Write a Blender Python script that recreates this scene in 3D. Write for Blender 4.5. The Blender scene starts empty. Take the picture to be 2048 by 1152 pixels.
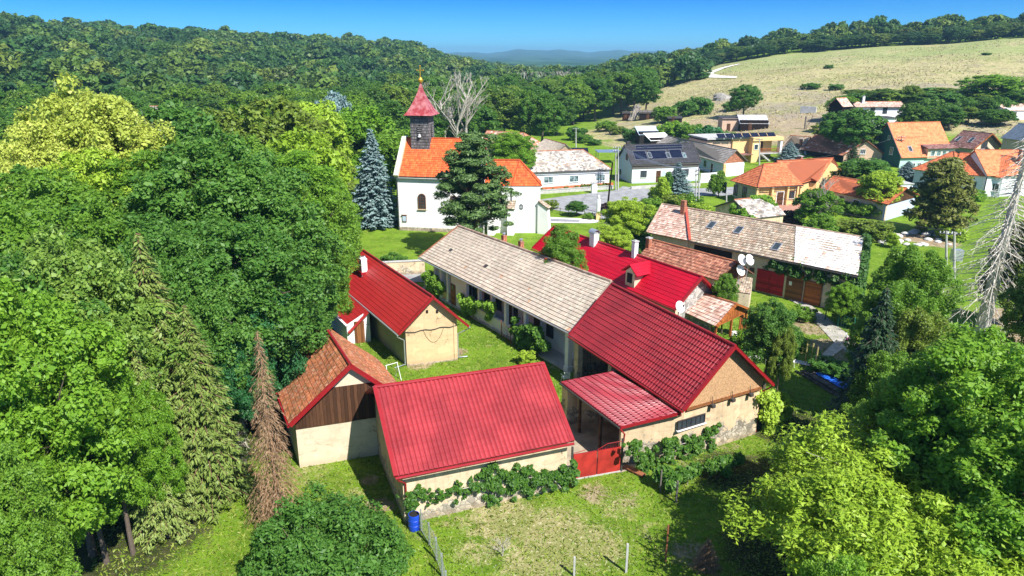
import bpy, math, random
import numpy as np
from mathutils import Vector, noise as mnoise

H = 23.0; FPX = 1420.0; PIT = math.radians(18.24)
scene = bpy.context.scene
COL = scene.collection
rad = math.radians
random.seed(7)
UP = np.array([0., 0., 1.])

# ------------------------------------------------------------------ camera geometry (used only to look up where things stand)
def ray(px, py):
    a = (px-1024)/FPX; b = -(py-576)/FPX
    return np.array([a, math.cos(PIT)+b*math.sin(PIT), -math.sin(PIT)+b*math.cos(PIT)])
def at(px, py, z=0.):
    r = ray(px, py); t = (z-H)/r[2]
    return np.array([0, 0, H])+r*t
def nrm(v):
    v = np.asarray(v, float); return v/max(np.linalg.norm(v), 1e-9)
def A3(*v): return np.array(v, float)
def lerp(a, b, t): return np.asarray(a)*(1-t)+np.asarray(b)*t

# ------------------------------------------------------------------ objects
ORG = {}
def tag(o, label=None, cat=None, group=None, kind=None):
    if label: o['label'] = label
    if cat: o['category'] = cat
    if group: o['group'] = group
    if kind: o['kind'] = kind
    return o
def empty(name, loc, label=None, cat=None, group=None, kind=None):
    o = bpy.data.objects.new(name, None); COL.objects.link(o)
    o.location = [float(c) for c in loc]; ORG[o.name] = np.array(loc, float)
    o.empty_display_size = .3
    return tag(o, label, cat, group, kind)
def link_mesh(me, name, mat, parent, org):
    o = bpy.data.objects.new(name, me); COL.objects.link(o)
    if mat is not None: me.materials.append(mat)
    if parent is not None:
        o.parent = parent; ORG[o.name] = ORG[parent.name]
    else:
        o.location = [float(c) for c in org]; ORG[o.name] = np.array(org, float)
    return o
class MB:
    def __init__(s): s.v = []; s.f = []; s.uv = []
    def vs(s, pts):
        n = len(s.v); s.v.extend([tuple(map(float, p)) for p in pts]); return list(range(n, n+len(pts)))
    def face(s, pts, uv=None):
        i = s.vs(pts); s.f.append(i); s.uv.append(uv or [(0, 0)]*len(i))
    def box(s, c, hx, hy, hz, ax=None, ay=None, az=None):
        c = np.array(c, float); ax = A3(1, 0, 0) if ax is None else nrm(ax)
        az = UP if az is None else nrm(az)
        ay = np.cross(az, ax) if ay is None else nrm(ay)
        P = [c+ax*hx*i+ay*hy*j+az*hz*k for k in (-1, 1) for j in (-1, 1) for i in (-1, 1)]
        i = s.vs(P)
        for q in ((0, 2, 3, 1), (4, 5, 7, 6), (0, 1, 5, 4), (2, 6, 7, 3), (0, 4, 6, 2), (1, 3, 7, 5)):
            s.f.append([i[k] for k in q])
            a, b, d = np.array(s.v[i[q[0]]]), np.array(s.v[i[q[1]]]), np.array(s.v[i[q[3]]])
            w, h = np.linalg.norm(b-a), np.linalg.norm(d-a)
            s.uv.append([(0, 0), (w, 0), (w, h), (0, h)])
        return s
    def zbox(s, x0, x1, y0, y1, z0, z1): return s.box(((x0+x1)/2, (y0+y1)/2, (z0+z1)/2), (x1-x0)/2, (y1-y0)/2, (z1-z0)/2)
    def prism(s, poly, d):      # poly: list of 3D points, extruded by vector d
        n = len(poly); a = s.vs(poly); b = s.vs([np.array(p)+d for p in poly])
        s.f.append(a[::-1]); s.uv.append([(0, 0)]*n); s.f.append(b); s.uv.append([(0, 0)]*n)
        for k in range(n):
            m = (k+1) % n; s.f.append([a[k], a[m], b[m], b[k]]); s.uv.append([(0, 0)]*4)
        return s
    def tube(s, pts, rs, n=8, cap=True):
        pts = [np.array(p, float) for p in pts]
        if np.isscalar(rs): rs = [rs]*len(pts)
        rings = []; ref = None
        for i, p in enumerate(pts):
            d = nrm(pts[min(i+1, len(pts)-1)]-pts[max(i-1, 0)])
            if ref is None: ref = A3(1, 0, 0) if abs(d[0]) < .8 else A3(0, 1, 0)
            a = nrm(np.cross(d, ref)); b = np.cross(d, a); ref = -b if False else ref
            rings.append(s.vs([p+(a*math.cos(t)+b*math.sin(t))*rs[i] for t in [2*math.pi*k/n for k in range(n)]]))
        for i in range(len(pts)-1):
            for k in range(n):
                m = (k+1) % n; s.f.append([rings[i][k], rings[i][m], rings[i+1][m], rings[i+1][k]]); s.uv.append([(0, 0)]*4)
        if cap:
            s.f.append(rings[0][::-1]); s.uv.append([(0, 0)]*n); s.f.append(rings[-1]); s.uv.append([(0, 0)]*n)
        return s
    def lathe(s, c, prof, n=12, ax=None):
        return s.tube([np.array(c)+UP*z for r, z in prof], [r for r, z in prof], n)
    def build(s, name, mat, parent=None, org=None, smooth=False):
        v = np.array(s.v)
        if parent is not None: org = ORG[parent.name]
        elif org is None: org = A3(v[:, 0].mean(), v[:, 1].mean(), v[:, 2].min())
        me = bpy.data.meshes.new(name)
        me.from_pydata([tuple(p) for p in (v-org)], [], s.f)
        uvl = me.uv_layers.new(name='UVMap')
        flat = np.array([c for f in s.uv for uv in f for c in uv], dtype=np.float32)
        uvl.data.foreach_set('uv', flat)
        if smooth: me.polygons.foreach_set('use_smooth', [True]*len(me.polygons))
        return link_mesh(me, name, mat, parent, org)
def quads_mesh(name, V, n=4):
    V = np.asarray(V, dtype=np.float32).reshape(-1, 3); nq = len(V)//n
    me = bpy.data.meshes.new(name)
    me.vertices.add(len(V)); me.vertices.foreach_set('co', V.ravel())
    me.loops.add(len(V)); me.loops.foreach_set('vertex_index', np.arange(len(V), dtype=np.int32))
    me.polygons.add(nq); me.polygons.foreach_set('loop_start', np.arange(0, len(V), n, dtype=np.int32))
    me.update(calc_edges=True); return me

# ------------------------------------------------------------------ materials
class NT:
    def __init__(s, name):
        s.m = bpy.data.materials.new(name); s.m.use_nodes = True; s.t = s.m.node_tree; s.t.nodes.clear()
        s.out = s.t.nodes.new('ShaderNodeOutputMaterial')
    def n(s, typ, ins=None, **kw):
        nd = s.t.nodes.new('ShaderNode'+typ)
        for k, v in kw.items(): setattr(nd, k, v)
        for k, v in (ins or {}).items(): s.set(nd.inputs[k], v)
        return nd
    def set(s, sock, v):
        if isinstance(v, bpy.types.NodeSocket): s.t.links.new(v, sock)
        elif isinstance(v, (tuple, list)) and sock.type == 'RGBA' and len(v) == 3: sock.default_value = (*v, 1)
        else: sock.default_value = v
    def math(s, op, a, b=0., c=0., clamp=False):
        nd = s.n('Math', operation=op, use_clamp=clamp); s.set(nd.inputs[0], a); s.set(nd.inputs[1], b); s.set(nd.inputs[2], c); return nd.outputs[0]
    def mix(s, f, a, b, blend='MIX'):
        nd = s.n('Mix', data_type='RGBA', blend_type=blend); s.set(nd.inputs[0], f); s.set(nd.inputs[6], a); s.set(nd.inputs[7], b); return nd.outputs[2]
    def noise(s, vec, scale, detail=4, rough=.55, dim='3D'):
        nd = s.n('TexNoise', {'Scale': scale, 'Detail': detail, 'Roughness': rough}, noise_dimensions=dim)
        if vec is not None: s.set(nd.inputs['Vector'], vec)
        return nd.outputs[0]
    def ramp(s, f, stops, interp='LINEAR'):
        nd = s.n('ValToRGB'); cr = nd.color_ramp; cr.interpolation = interp
        while len(cr.elements) < len(stops): cr.elements.new(.5)
        for e, (p, c) in zip(cr.elements, stops):
            e.position = p; e.color = (*c, 1) if len(c) == 3 else c
        s.set(nd.inputs[0], f); return nd.outputs[0]
    def step(s, f, a, b): 
        nd = s.n('MapRange', {'From Min': a, 'From Max': b}, interpolation_type='SMOOTHSTEP'); s.set(nd.inputs[0], f); return nd.outputs[0]
    def bump(s, h, strength=.5, dist=.05):
        nd = s.n('Bump', {'Strength': strength, 'Distance': dist}); s.set(nd.inputs['Height'], h); return nd.outputs[0]
    def bsdf(s, col, rough=.8, nor=None, spec=.3, metal=0.):
        nd = s.n('BsdfPrincipled'); s.set(nd.inputs['Base Color'], col); s.set(nd.inputs['Roughness'], rough)
        nd.inputs['Specular IOR Level'].default_value = spec; nd.inputs['Metallic'].default_value = metal
        if nor is not None: s.set(nd.inputs['Normal'], nor)
        s.t.links.new(nd.outputs[0], s.out.inputs[0]); return nd
    def obj(s): return s.n('TexCoord').outputs['Object']
    def uvn(s): return s.n('TexCoord').outputs['UV']
def hexlin(r, g, b):
    f = lambda c: (c/255/12.92) if c <= 10 else ((c/255+.055)/1.055)**2.4
    return (f(r), f(g), f(b))
def mul(c, k): return tuple(min(1, x*k) for x in c)

def plain(name, col, rough=.7, var=.25, scale=3., bump=.15, spec=.3, metal=0., fine=25.):
    t = NT(name); o = t.obj(); n1 = t.noise(o, scale, 5); n2 = t.noise(o, fine, 3)
    c = t.mix(t.step(n1, .3, .7), mul(col, 1-var), mul(col, 1+var*.6))
    c = t.mix(t.math('MULTIPLY', n2, var*.5), c, mul(col, .5))
    t.bsdf(c, rough, t.bump(n2, bump, .02), spec, metal); return t.m

def tiles(name, pal, w=.22, h=.33, dirt=(.12, .1, .08), dirt_amt=.35, gap=.35, moss=None, moss_amt=0., patch=None, sp=.2, big=.5, rough=.85, bump=.5, off=.0):
    """clay tile covering: pal = list of (weight, colour); cell noise picks the tile colour"""
    t = NT(name); uv = t.uvn(); sx = t.n('SeparateXYZ', {0: uv}); U, W = sx.outputs[0], sx.outputs[1]
    row = t.math('FLOOR', t.math('DIVIDE', W, h)); 
    us = t.math('ADD', t.math('DIVIDE', U, w), t.math('MULTIPLY', t.math('MODULO', row, 2.), .5*off))
    colm = t.math('FLOOR', us)
    cv = t.n('CombineXYZ', {0: colm, 1: row}).outputs[0]
    wn = t.n('TexWhiteNoise', noise_dimensions='2D'); t.set(wn.inputs['Vector'], cv)
    tot = sum(p for p, c in pal); acc = 0; st = []
    for p, c in pal: st.append((acc/tot, c)); acc += p
    c = t.ramp(wn.outputs[0], st, 'CONSTANT')
    wn2 = t.n('TexWhiteNoise', noise_dimensions='3D'); t.set(wn2.inputs['Vector'], t.n('CombineXYZ', {0: colm, 1: row, 2: 7.}).outputs[0])
    c = t.mix(sp, c, t.mix(t.math('GREATER_THAN', wn2.outputs[0], .5), (.02, .02, .02), (1, 1, 1)), 'OVERLAY')
    o = t.obj(); nb = t.noise(o, big, 5, .6); nf = t.noise(o, 9., 4, .6)
    c = t.mix(t.math('MULTIPLY', t.step(nb, .42, .7), dirt_amt), c, dirt)
    c = t.mix(t.math('MULTIPLY', t.step(nf, .5, .75), dirt_amt*.8), c, dirt)
    if moss: 
        nm = t.noise(o, big*2.3, 6, .7); c = t.mix(t.math('MULTIPLY', t.step(nm, .5, .62), moss_amt), c, moss)
    fu = t.math('FRACT', us); fv = t.math('FRACT', t.math('DIVIDE', W, h))
    gu = t.math('MINIMUM', fu, t.math('SUBTRACT', 1., fu)); gapm = t.step(gu, .10, .0)
    lowm = t.step(fv, .16, .0)
    g = t.math('MAXIMUM', gapm, lowm); c = t.mix(t.math('MULTIPLY', g, gap), c, mul(dirt, .6))
    hgt = t.math('ADD', t.math('MULTIPLY', t.step(gu, 0., .5), .7), t.math('MULTIPLY', wn.outputs[0], .3))
    t.bsdf(c, rough, t.bump(hgt, bump, .04), .2); return t.m

def sheet_metal(name, col, rough=.38, var=.12, spec=.5):
    t = NT(name); o = t.obj(); n1 = t.noise(o, .6, 5, .6); n2 = t.noise(o, 14, 3)
    c = t.mix(t.step(n1, .3, .7), mul(col, 1-var), mul(col, 1+var)); c = t.mix(t.math('MULTIPLY', t.step(n2, .55, .8), .18), c, (.35, .2, .18))
    t.bsdf(c, t.math('ADD', t.math('MULTIPLY', n1, .2), rough-.1), t.bump(n2, .08, .01), spec); return t.m

def plaster(name, col, stain=(.25, .2, .14), stone=None, stone_z=.8, amt=.35, bump=.25, crack=True):
    """weathered render; bare rubble stone shows low down and in ragged patches"""
    t = NT(name); o = t.obj(); sz = t.n('SeparateXYZ', {0: o}).outputs[2]
    n1 = t.noise(o, .7, 6, .65); n2 = t.noise(o, 3.2, 5, .6); n3 = t.noise(o, 22, 3)
    c = t.mix(t.math('MULTIPLY', t.step(n1, .48, .72), amt), col, stain)
    c = t.mix(t.math('MULTIPLY', t.step(n2, .55, .8), amt*.8), c, mul(stain, .8))
    c = t.mix(t.math('MULTIPLY', n3, .15), c, mul(col, .6))
    mpw = t.n('Mapping', {'Scale': (.6, .6, 2.2)}); t.set(mpw.inputs[0], o); nw = t.noise(mpw.outputs[0], 1.3, 6, .7); c = t.mix(t.math('MULTIPLY', t.step(nw, .47, .66), min(.9, amt*1.1)), c, mul(col, .72))
    # splash-back soiling at the foot of the wall, streaks below the eaves
    mp = t.n('Mapping', {'Scale': (3., 3., .25)}); t.set(mp.inputs[0], o); ns = t.noise(mp.outputs[0], 1.6, 4)
    c = t.mix(t.math('MULTIPLY', t.step(ns, .52, .75), amt*.5), c, mul(stain, .7))
    h = n3
    if stone:
        vo = t.n('TexVoronoi', {'Scale': 3.6}, feature='DISTANCE_TO_EDGE'); t.set(vo.inputs['Vector'], o)
        vc = t.n('TexVoronoi', {'Scale': 3.6}); t.set(vc.inputs['Vector'], o)
        sc = t.mix(t.n('SeparateColor', {0: vc.outputs['Color']}).outputs[0], mul(stone, .45), mul(stone, 1.15))
        sc = t.mix(t.step(vo.outputs[0], .08, .0), sc, mul(stone, .35))
        e = t.math('ADD', t.math('SUBTRACT', stone_z, sz), t.math('MULTIPLY', t.math('SUBTRACT', n1, .5), 5.))
        e = t.math('ADD', e, t.math('MULTIPLY', t.math('SUBTRACT', n2, .5), 1.6))
        m = t.step(e, .0, .12); c = t.mix(m, c, sc)
        h = t.math('ADD', n3, t.math('MULTIPLY', t.math('MULTIPLY', t.step(vo.outputs[0], 0., .2), m), 2.))
    dn = t.n('VectorMath', operation='ADD'); t.set(dn.inputs[0], o); nv = t.n('TexNoise', {'Scale': 1.8, 'Detail': 5}); t.set(nv.inputs['Vector'], o); t.set(dn.inputs[1], nv.outputs['Color'])
    vk = t.n('TexVoronoi', {'Scale': .55}, feature='DISTANCE_TO_EDGE'); t.set(vk.inputs['Vector'], dn.outputs[0])
    c = t.mix(t.math('MULTIPLY', t.math('MULTIPLY', t.step(vk.outputs[0], .014, .003), t.step(n1, .45, .6)), min(.8, amt*1.6)), c, mul(stain, .35))
    nq = t.noise(o, 1.1, 3, .5); c = t.mix(t.math('MULTIPLY', t.step(nq, .58, .61), amt*.8), c, mul(col, 1.2))
    c = t.mix(t.math('MULTIPLY', t.step(sz, .6, .05), amt*.8), c, mul(stain, .8))
    t.bsdf(c, .92, t.bump(h, bump, .03), .15); return t.m

def boards(name, col, w=.18, dark=.45, vert=True, rough=.8):
    t = NT(name); o = t.obj(); uv = t.uvn()
    s = t.n('SeparateXYZ', {0: uv}); u = t.math('DIVIDE', s.outputs[0 if vert else 1], w)
    wn = t.n('TexWhiteNoise', noise_dimensions='1D'); t.set(wn.inputs['W'], t.math('FLOOR', u))
    mp = t.n('Mapping', {'Scale': (9, 9, .7) if vert else (1, 1, 9)}); t.set(mp.inputs[0], o); n = t.noise(mp.outputs[0], 2.2, 5, .65)
    c = t.mix(wn.outputs[0], mul(col, .55), mul(col, 1.3)); c = t.mix(t.math('MULTIPLY', t.step(n, .4, .7), .6), c, mul(col, .35))
    f = t.math('FRACT', u); g = t.step(t.math('MINIMUM', f, t.math('SUBTRACT', 1., f)), .07, .0); c = t.mix(g, c, mul(col, dark*.25))
    t.bsdf(c, rough, t.bump(t.math('SUBTRACT', n, g), .4, .02), .2); return t.m

def leafmat(name, pal, trans=.3, tint=None, ovar=.35, rough=.5, spec=.3):
    """foliage: leaf-to-leaf tint by mesh island, tree-to-tree tint by object"""
    t = NT(name); g = t.n('NewGeometry'); oi = t.n('ObjectInfo')
    st = [(i/max(1, len(pal)-1), c) for i, c in enumerate(pal)]
    r = t.math('ADD', t.math('MULTIPLY', g.outputs['Random Per Island'], 1-ovar), t.math('MULTIPLY', oi.outputs['Random'], ovar))
    c = t.ramp(r, st)
    b = t.n('BsdfPrincipled'); t.set(b.inputs['Base Color'], c); b.inputs['Roughness'].default_value = rough
    b.inputs['Specular IOR Level'].default_value = spec
    tr = t.n('BsdfTranslucent'); t.set(tr.inputs[0], t.mix(.6, c, mul(tint or pal[-1], 1.5)))
    mx = t.n('MixShader', {0: trans}); t.t.links.new(b.outputs[0], mx.inputs[1]); t.t.links.new(tr.outputs[0], mx.inputs[2])
    t.t.links.new(mx.outputs[0], t.out.inputs[0]); return t.m
# ------------------------------------------------------------------ terrain heights: per bearing, (distance, height) or (distance, 'y', photo row)
def _z(px, r, py):
    d = ray(px, py); return H+r*d[2]/math.hypot(d[0], d[1])
def _y(px, l, dz=0):
    return [(r, (_z(px, r, v[1])-(v[2] if len(v) > 2 else 0)) if isinstance(v, tuple) else v) for r, v in l]
PROF = [
 (-500, [(0, 0), (150, 0), (260, 6), (420, 30), (620, 52), (900, 55), (1500, 40), (4000, 30), (9000, 30)]),
 (0, [(0, 0), (200, 0), (300, 4), (430, 18), (600, 34), (700, ('y', 52, 8)), (900, 44), (1500, 34), (4000, 25), (9000, 25)]),
 (120, [(0, 0), (200, 0), (300, 4), (430, 18), (600, 34), (700, ('y', 44, 8)), (900, 44), (1500, 34), (4000, 25), (9000, 25)]),
 (300, [(0, 0), (230, 0), (330, 4), (450, 15), (600, 28), (740, ('y', 66, 8)), (900, 34), (1500, 30), (4000, 25), (9000, 25)]),
 (600, [(0, 0), (250, 0), (350, 3), (480, 13), (640, 25), (780, ('y', 78, 8)), (1000, 26), (1500, 24), (4000, 25), (9000, 25)]),
 (850, [(0, 0), (300, 0), (420, 3), (560, 14), (720, 22), (850, ('y', 95, 8)), (1100, 12), (1500, 10), (4000, 20), (7000, 45), (9000, 30)]),
 (930, [(0, 0), (350, 0), (600, 4), (850, ('y', 118, 12)), (1100, 8), (1500, 8), (3000, 0), (6000, ('y', 107)), (7500, 50), (9000, 30)]),
 (1010, [(0, 0), (350, 0), (600, 0), (1000, ('y', 126, 14)), (1500, 6), (2500, 0), (4500, ('y', 111)), (6000, ('y', 102)), (9000, 30)]),
 (1120, [(0, 0), (350, 0), (600, 0), (1000, ('y', 130, 14)), (1500, 5), (2500, 0), (4500, ('y', 110)), (6000, ('y', 98)), (9000, 30)]),
 (1250, [(0, 0), (170, 0), (240, 2), (330, 5), (480, 8), (1000, ('y', 131, 14)), (1500, 4), (2500, 0), (4500, ('y', 111)), (6000, ('y', 100)), (9000, 30)]),
 (1340, [(0, 0), (165, 0), (200, 2.4), (250, 5.5), (330, ('y', 172)), (400, ('y', 145)), (470, ('y', 128, 6)), (700, 12), (1500, 4), (2500, 0), (4500, ('y', 112)), (6000, ('y', 106)), (9000, 30)]),
 (1430, [(0, 0), (165, 0), (200, 3.2), (260, ('y', 195)), (330, ('y', 153)), (385, ('y', 131)), (450, ('y', 92, 8)), (600, 22), (1500, 15), (4500, 30), (9000, 30)]),
 (1600, [(0, 0), (155, 0), (185, 4.2), (240, ('y', 206)), (320, ('y', 150)), (395, ('y', 114)), (450, ('y', 76, 8)), (600, 30), (1500, 20), (4500, 30), (9000, 30)]),
 (1800, [(0, 0), (155, 0), (190, 4.8), (240, ('y', 193)), (320, ('y', 143)), (395, ('y', 96)), (460, ('y', 58, 8)), (600, 34), (1500, 25), (9000, 30)]),
 (2048, [(0, 0), (155, 0), (200, 5.0), (250, ('y', 190)), (320, ('y', 140)), (410, ('y', 62)), (470, ('y', 56, 6)), (600, 40), (1500, 30), (9000, 30)]),
 (2500, [(0, 0), (150, 0), (200, 6.0), (250, 12), (320, 20), (410, 32), (470, 36), (600, 40), (1500, 30), (9000, 30)]),
]
def azof(px):
    d = ray(px, 150); return math.atan2(d[0], d[1])
_NA, _NR = 361, 420
_lr0, _lr1 = math.log(4), math.log(9000)
_ra = np.exp(np.linspace(_lr0, _lr1, _NR)); _az = np.linspace(-math.pi, math.pi, _NA)
_caz = np.array([azof(p[0]) for p in PROF]); _cz = np.array([np.interp(_ra, *zip(*_y(p[0], p[1]))) for p in PROF])
_caz = np.concatenate([[-math.pi, -1.6], _caz, [1.6, math.pi]]); _f = np.interp(_ra, [0, 300, 900, 9000], [0, 0, 15, 30])
_cz = np.concatenate([[_f, _f], _cz, [_f, _f]])
_T = np.array([np.interp(_az, _caz, _cz[:, j]) for j in range(_NR)]).T
def _blur(T, k, ax):
    w = np.exp(-.5*(np.arange(-3*k, 3*k+1)/k)**2); w /= w.sum(); o = 0
    Tp = np.pad(T, [(3*k, 3*k) if a == ax else (0, 0) for a in (0, 1)], mode='edge')
    for i, wi in enumerate(w):
        o = o+wi*(Tp[i:i+T.shape[0]] if ax == 0 else Tp[:, i:i+T.shape[1]])
    return o
_T = _blur(_blur(_T, 2, 0), 3, 1)
def gz(x, y):
    x = np.asarray(x, float); y = np.asarray(y, float)
    r = np.clip(np.hypot(x, y), 4.01, 8990); a = np.arctan2(x, y)
    u = (a+math.pi)/(2*math.pi)*(_NA-1); w = (np.log(r)-_lr0)/(_lr1-_lr0)*(_NR-1)
    i = np.clip(u.astype(int), 0, _NA-2); j = np.clip(w.astype(int), 0, _NR-2); fu = u-i; fw = w-j
    z = (_T[i, j]*(1-fu)+_T[i+1, j]*fu)*(1-fw)+(_T[i, j+1]*(1-fu)+_T[i+1, j+1]*fu)*fw
    q = np.clip((r-170)/150, 0, 1)
    z = z+q*(1.1*np.sin(x*.031+y*.013)*np.cos(y*.027-x*.011)+.5*np.sin(x*.09+1)*np.sin(y*.08))
    a_ = np.arctan2(x, y); z = z+np.clip((np.hypot(x, y)-3500)/1500, 0, 1)*(9*np.sin(a_*41+.6)+6*np.sin(a_*97+1)+2.5*np.sin(a_*230))
    return z
def g1(x, y): return float(gz(x, y))
def gnd(px, py):
    """where the line of sight through a photo point meets the ground"""
    d = ray(px, py); t = np.linspace(5, 1200, 6000)
    P = A3(0, 0, H)[None]+d[None]*t[:, None]; k = np.nonzero(P[:, 2] < gz(P[:, 0], P[:, 1]))[0]
    if not len(k): return P[-1]
    k = k[0]; a, b = t[k-1], t[k]
    for _ in range(20):
        m = (a+b)/2; p = A3(0, 0, H)+d*m
        if p[2] < g1(p[0], p[1]): b = m
        else: a = m
    p = A3(0, 0, H)+d*b; p[2] = g1(p[0], p[1]); return p

# colour zones of the ground: (photo x, photo y, radius m, channel, strength): 0 dry straw, 1 bare soil, 2 woodland floor
ZN = []
def zone(px, py, r, ch, s=1.):
    p = gnd(px, py); s = s*(.72 if ch == 0 and py > 900 else 1)
    ZN.append((p[0], p[1], r, ch, s))
for a in [(1230, 270, 9, 0, .9), (1262, 275, 8, 0, .9), (1285, 262, 8, 0, .7), (1215, 275, 8, 0, .8), (1240, 290, 6, 0, .7), (1190, 268, 6, 0, .6), (1010, 1040, 3.6, 0, .9), (1110, 1060, 3.2, 0, 1), (1180, 1090, 3, 0, .9), (1080, 1120, 3.5, 0, .8), (960, 1100, 2.2, 0, .7), (1230, 1010, 2.2, 0, .6), (1190, 985, 1.6, 1, .55), (1255, 1000, 1.4, 1, .4),
          (1290, 1060, 1.6, 1, .35), (1450, 900, 2.5, 1, .45), (1380, 930, 1.6, 1, .4), (1380, 1110, 2, 1, .5), (560, 1000, 2, 0, .5), (620, 950, 2.5, 0, .55), (330, 1040, 2.6, 1, .6), (400, 1000, 1.8, 1, .45), (280, 1080, 1.5, 1, .5),
          (700, 990, 1.6, 0, .6), (760, 1010, 1.2, 1, .7), (740, 960, .9, 1, .7), (870, 712, 1.8, 1, .75), (910, 705, 1.5, 1, .6), (840, 728, 1.6, 1, .7), (980, 690, .8, 1, .5), (1110, 735, 1, 1, .5), (1060, 700, 1, 1, .3),
          (1620, 655, 2.4, 1, 1), (1655, 690, 2.2, 1, .9), (1690, 715, 2.4, 1, .9), (1640, 740, 1.2, 1, .5), (1590, 690, 1.2, 1, .7), (2040, 640, 4.5, 1, 1), (2048, 690, 4, 1, 1), (1860, 735, 1.6, 1, .7),
          (790, 700, 1, 1, .4), (1830, 475, 4, 1, .8), (1870, 485, 4, 1, .8), (1790, 470, 3, 1, .6), (1200, 262, 10, 0, .8), (1225, 285, 8, 0, .5), (1250, 250, 9, 0, .5), (1000, 960, 1.2, 1, .35), (900, 1040, 1.3, 1, .4), (850, 1070, 1, 1, .4)]:
    zone(*a)
def _pt(az_px, r): a = azof(az_px); return math.sin(a)*r, math.cos(a)*r
for px in range(1330, 2300, 40):            # the dry hillside meadow
    for r in range(215, 420, 18):
        if px < 1440 and r > 330: continue
        x, y = _pt(px, r); ZN.append((x, y, 26, 0, .95))
for px in range(1420, 1680, 40):            # worn paddock below it
    for r in (185, 200, 214): x, y = _pt(px, r); ZN.append((x, y, 14, 1, .62))
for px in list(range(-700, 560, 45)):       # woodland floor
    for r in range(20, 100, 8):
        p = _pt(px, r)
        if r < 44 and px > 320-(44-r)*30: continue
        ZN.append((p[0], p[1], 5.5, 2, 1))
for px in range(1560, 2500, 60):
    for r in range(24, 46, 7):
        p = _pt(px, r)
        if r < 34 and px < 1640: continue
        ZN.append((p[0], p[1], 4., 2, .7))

# ------------------------------------------------------------------ ground sheet (polar grid: fine near, coarse far)
fw = np.arange(-42, 42.01, .3)
azs = np.radians(np.concatenate([np.arange(-180, -42, 4.), fw, np.arange(46, 180.1, 4.)]))
rs = [4.]
while rs[-1] < 9000: rs.append(rs[-1]+max(.32, rs[-1]*(.011 if rs[-1] < 130 else .018 if rs[-1] < 700 else .04)))
rs = np.array(rs); AZ, RR = np.meshgrid(azs, rs, indexing='ij')
X = np.sin(AZ)*RR; Y = np.cos(AZ)*RR; Z = gz(X, Y)
na, nr = X.shape
ZC = np.zeros((na*nr, 3)); fx, fy = X.ravel(), Y.ravel()
for (zx, zy, zr, ch, s) in ZN:
    k = np.nonzero((abs(fx-zx) < zr) & (abs(fy-zy) < zr))[0]
    d = np.hypot(fx[k]-zx, fy[k]-zy)/zr; w = s*np.clip(1-d, 0, 1)*1.6; w = np.minimum(w, s)
    ZC[k, ch] = np.maximum(ZC[k, ch], w)
me = bpy.data.meshes.new('ground')
idx = np.arange(na*nr).reshape(na, nr)
Q = np.stack([idx[:-1, :-1], idx[:-1, 1:], idx[1:, 1:], idx[1:, :-1]], -1).reshape(-1, 4)
Q = Q[:, ::-1]
me.vertices.add(na*nr); me.vertices.foreach_set('co', np.stack([fx, fy, Z.ravel()], -1).ravel().astype(np.float32))
me.loops.add(Q.size); me.loops.foreach_set('vertex_index', Q.ravel().astype(np.int32))
me.polygons.add(len(Q)); me.polygons.foreach_set('loop_start', np.arange(0, Q.size, 4, dtype=np.int32))
me.polygons.foreach_set('use_smooth', [True]*len(Q)); me.update(calc_edges=True)
ca = me.color_attributes.new('zone', 'FLOAT_COLOR', 'POINT')
ca.data.foreach_set('color', np.concatenate([ZC, np.ones((len(ZC), 1))], 1).ravel().astype(np.float32))
t = NT('ground_cover'); P_ = t.n('NewGeometry').outputs['Position']
va = t.n('Attribute', attribute_name='zone'); zs = t.n('SeparateColor', {0: va.outputs['Color']})
n0 = t.noise(P_, .05, 4); n1 = t.noise(P_, .35, 6, .65); n2 = t.noise(P_, 1.7, 6, .7); n3 = t.noise(P_, 9., 4, .7); n4 = t.noise(P_, 40., 3, .6)
grass = t.mix(t.step(n1, .35, .65), (.115, .215, .012), (.21, .355, .022))
grass = t.mix(t.step(n2, .48, .68), grass, (.30, .37, .055))
grass = t.mix(t.math('MULTIPLY', t.step(n3, .45, .7), .55), grass, (.05, .11, .01))
DST = t.n('VectorMath', operation='LENGTH'); t.set(DST.inputs[0], P_); FARM = t.step(DST.outputs['Value'], 120., 220.)
straw = t.mix(t.step(n2, .35, .65), (.40, .34, .15), (.58, .50, .26)); straw = t.mix(t.step(n1, .5, .66), straw, (.20, .25, .05))
straw = t.mix(t.math('MULTIPLY', t.step(t.math('ADD', n0, t.math('MULTIPLY', t.math('SUBTRACT', n1, .5), .5)), .52, .6), .7), straw, (.27, .30, .08)); straw = t.mix(t.math('MULTIPLY', t.math('MULTIPLY', FARM, t.step(t.noise(P_, .12, 6, .75), .5, .62)), .6), straw, (.27, .20, .15)); straw = t.mix(t.math('MULTIPLY', t.step(n3, .45, .65), .5), straw, (.16, .15, .05))
soil = t.mix(t.step(n2, .35, .65), (.30, .20, .12), (.52, .40, .27)); soil = t.mix(t.math('MULTIPLY', t.step(n3, .5, .7), .6), soil, (.16, .14, .05))
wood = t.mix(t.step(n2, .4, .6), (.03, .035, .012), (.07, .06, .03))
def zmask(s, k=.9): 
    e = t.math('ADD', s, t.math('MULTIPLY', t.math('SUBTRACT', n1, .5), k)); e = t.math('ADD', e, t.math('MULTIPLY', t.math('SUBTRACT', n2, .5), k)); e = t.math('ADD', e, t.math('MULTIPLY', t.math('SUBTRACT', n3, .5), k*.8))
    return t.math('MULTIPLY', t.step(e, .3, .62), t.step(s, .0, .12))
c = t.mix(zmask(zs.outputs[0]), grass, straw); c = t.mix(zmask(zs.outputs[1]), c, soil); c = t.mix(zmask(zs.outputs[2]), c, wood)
nA = t.noise(P_, 4.5, 5, .75); nB = t.noise(P_, 16., 4, .7); nC = t.noise(P_, .9, 6, .8)
NEAR = t.step(DST.outputs['Value'], 120., 60.)
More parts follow.
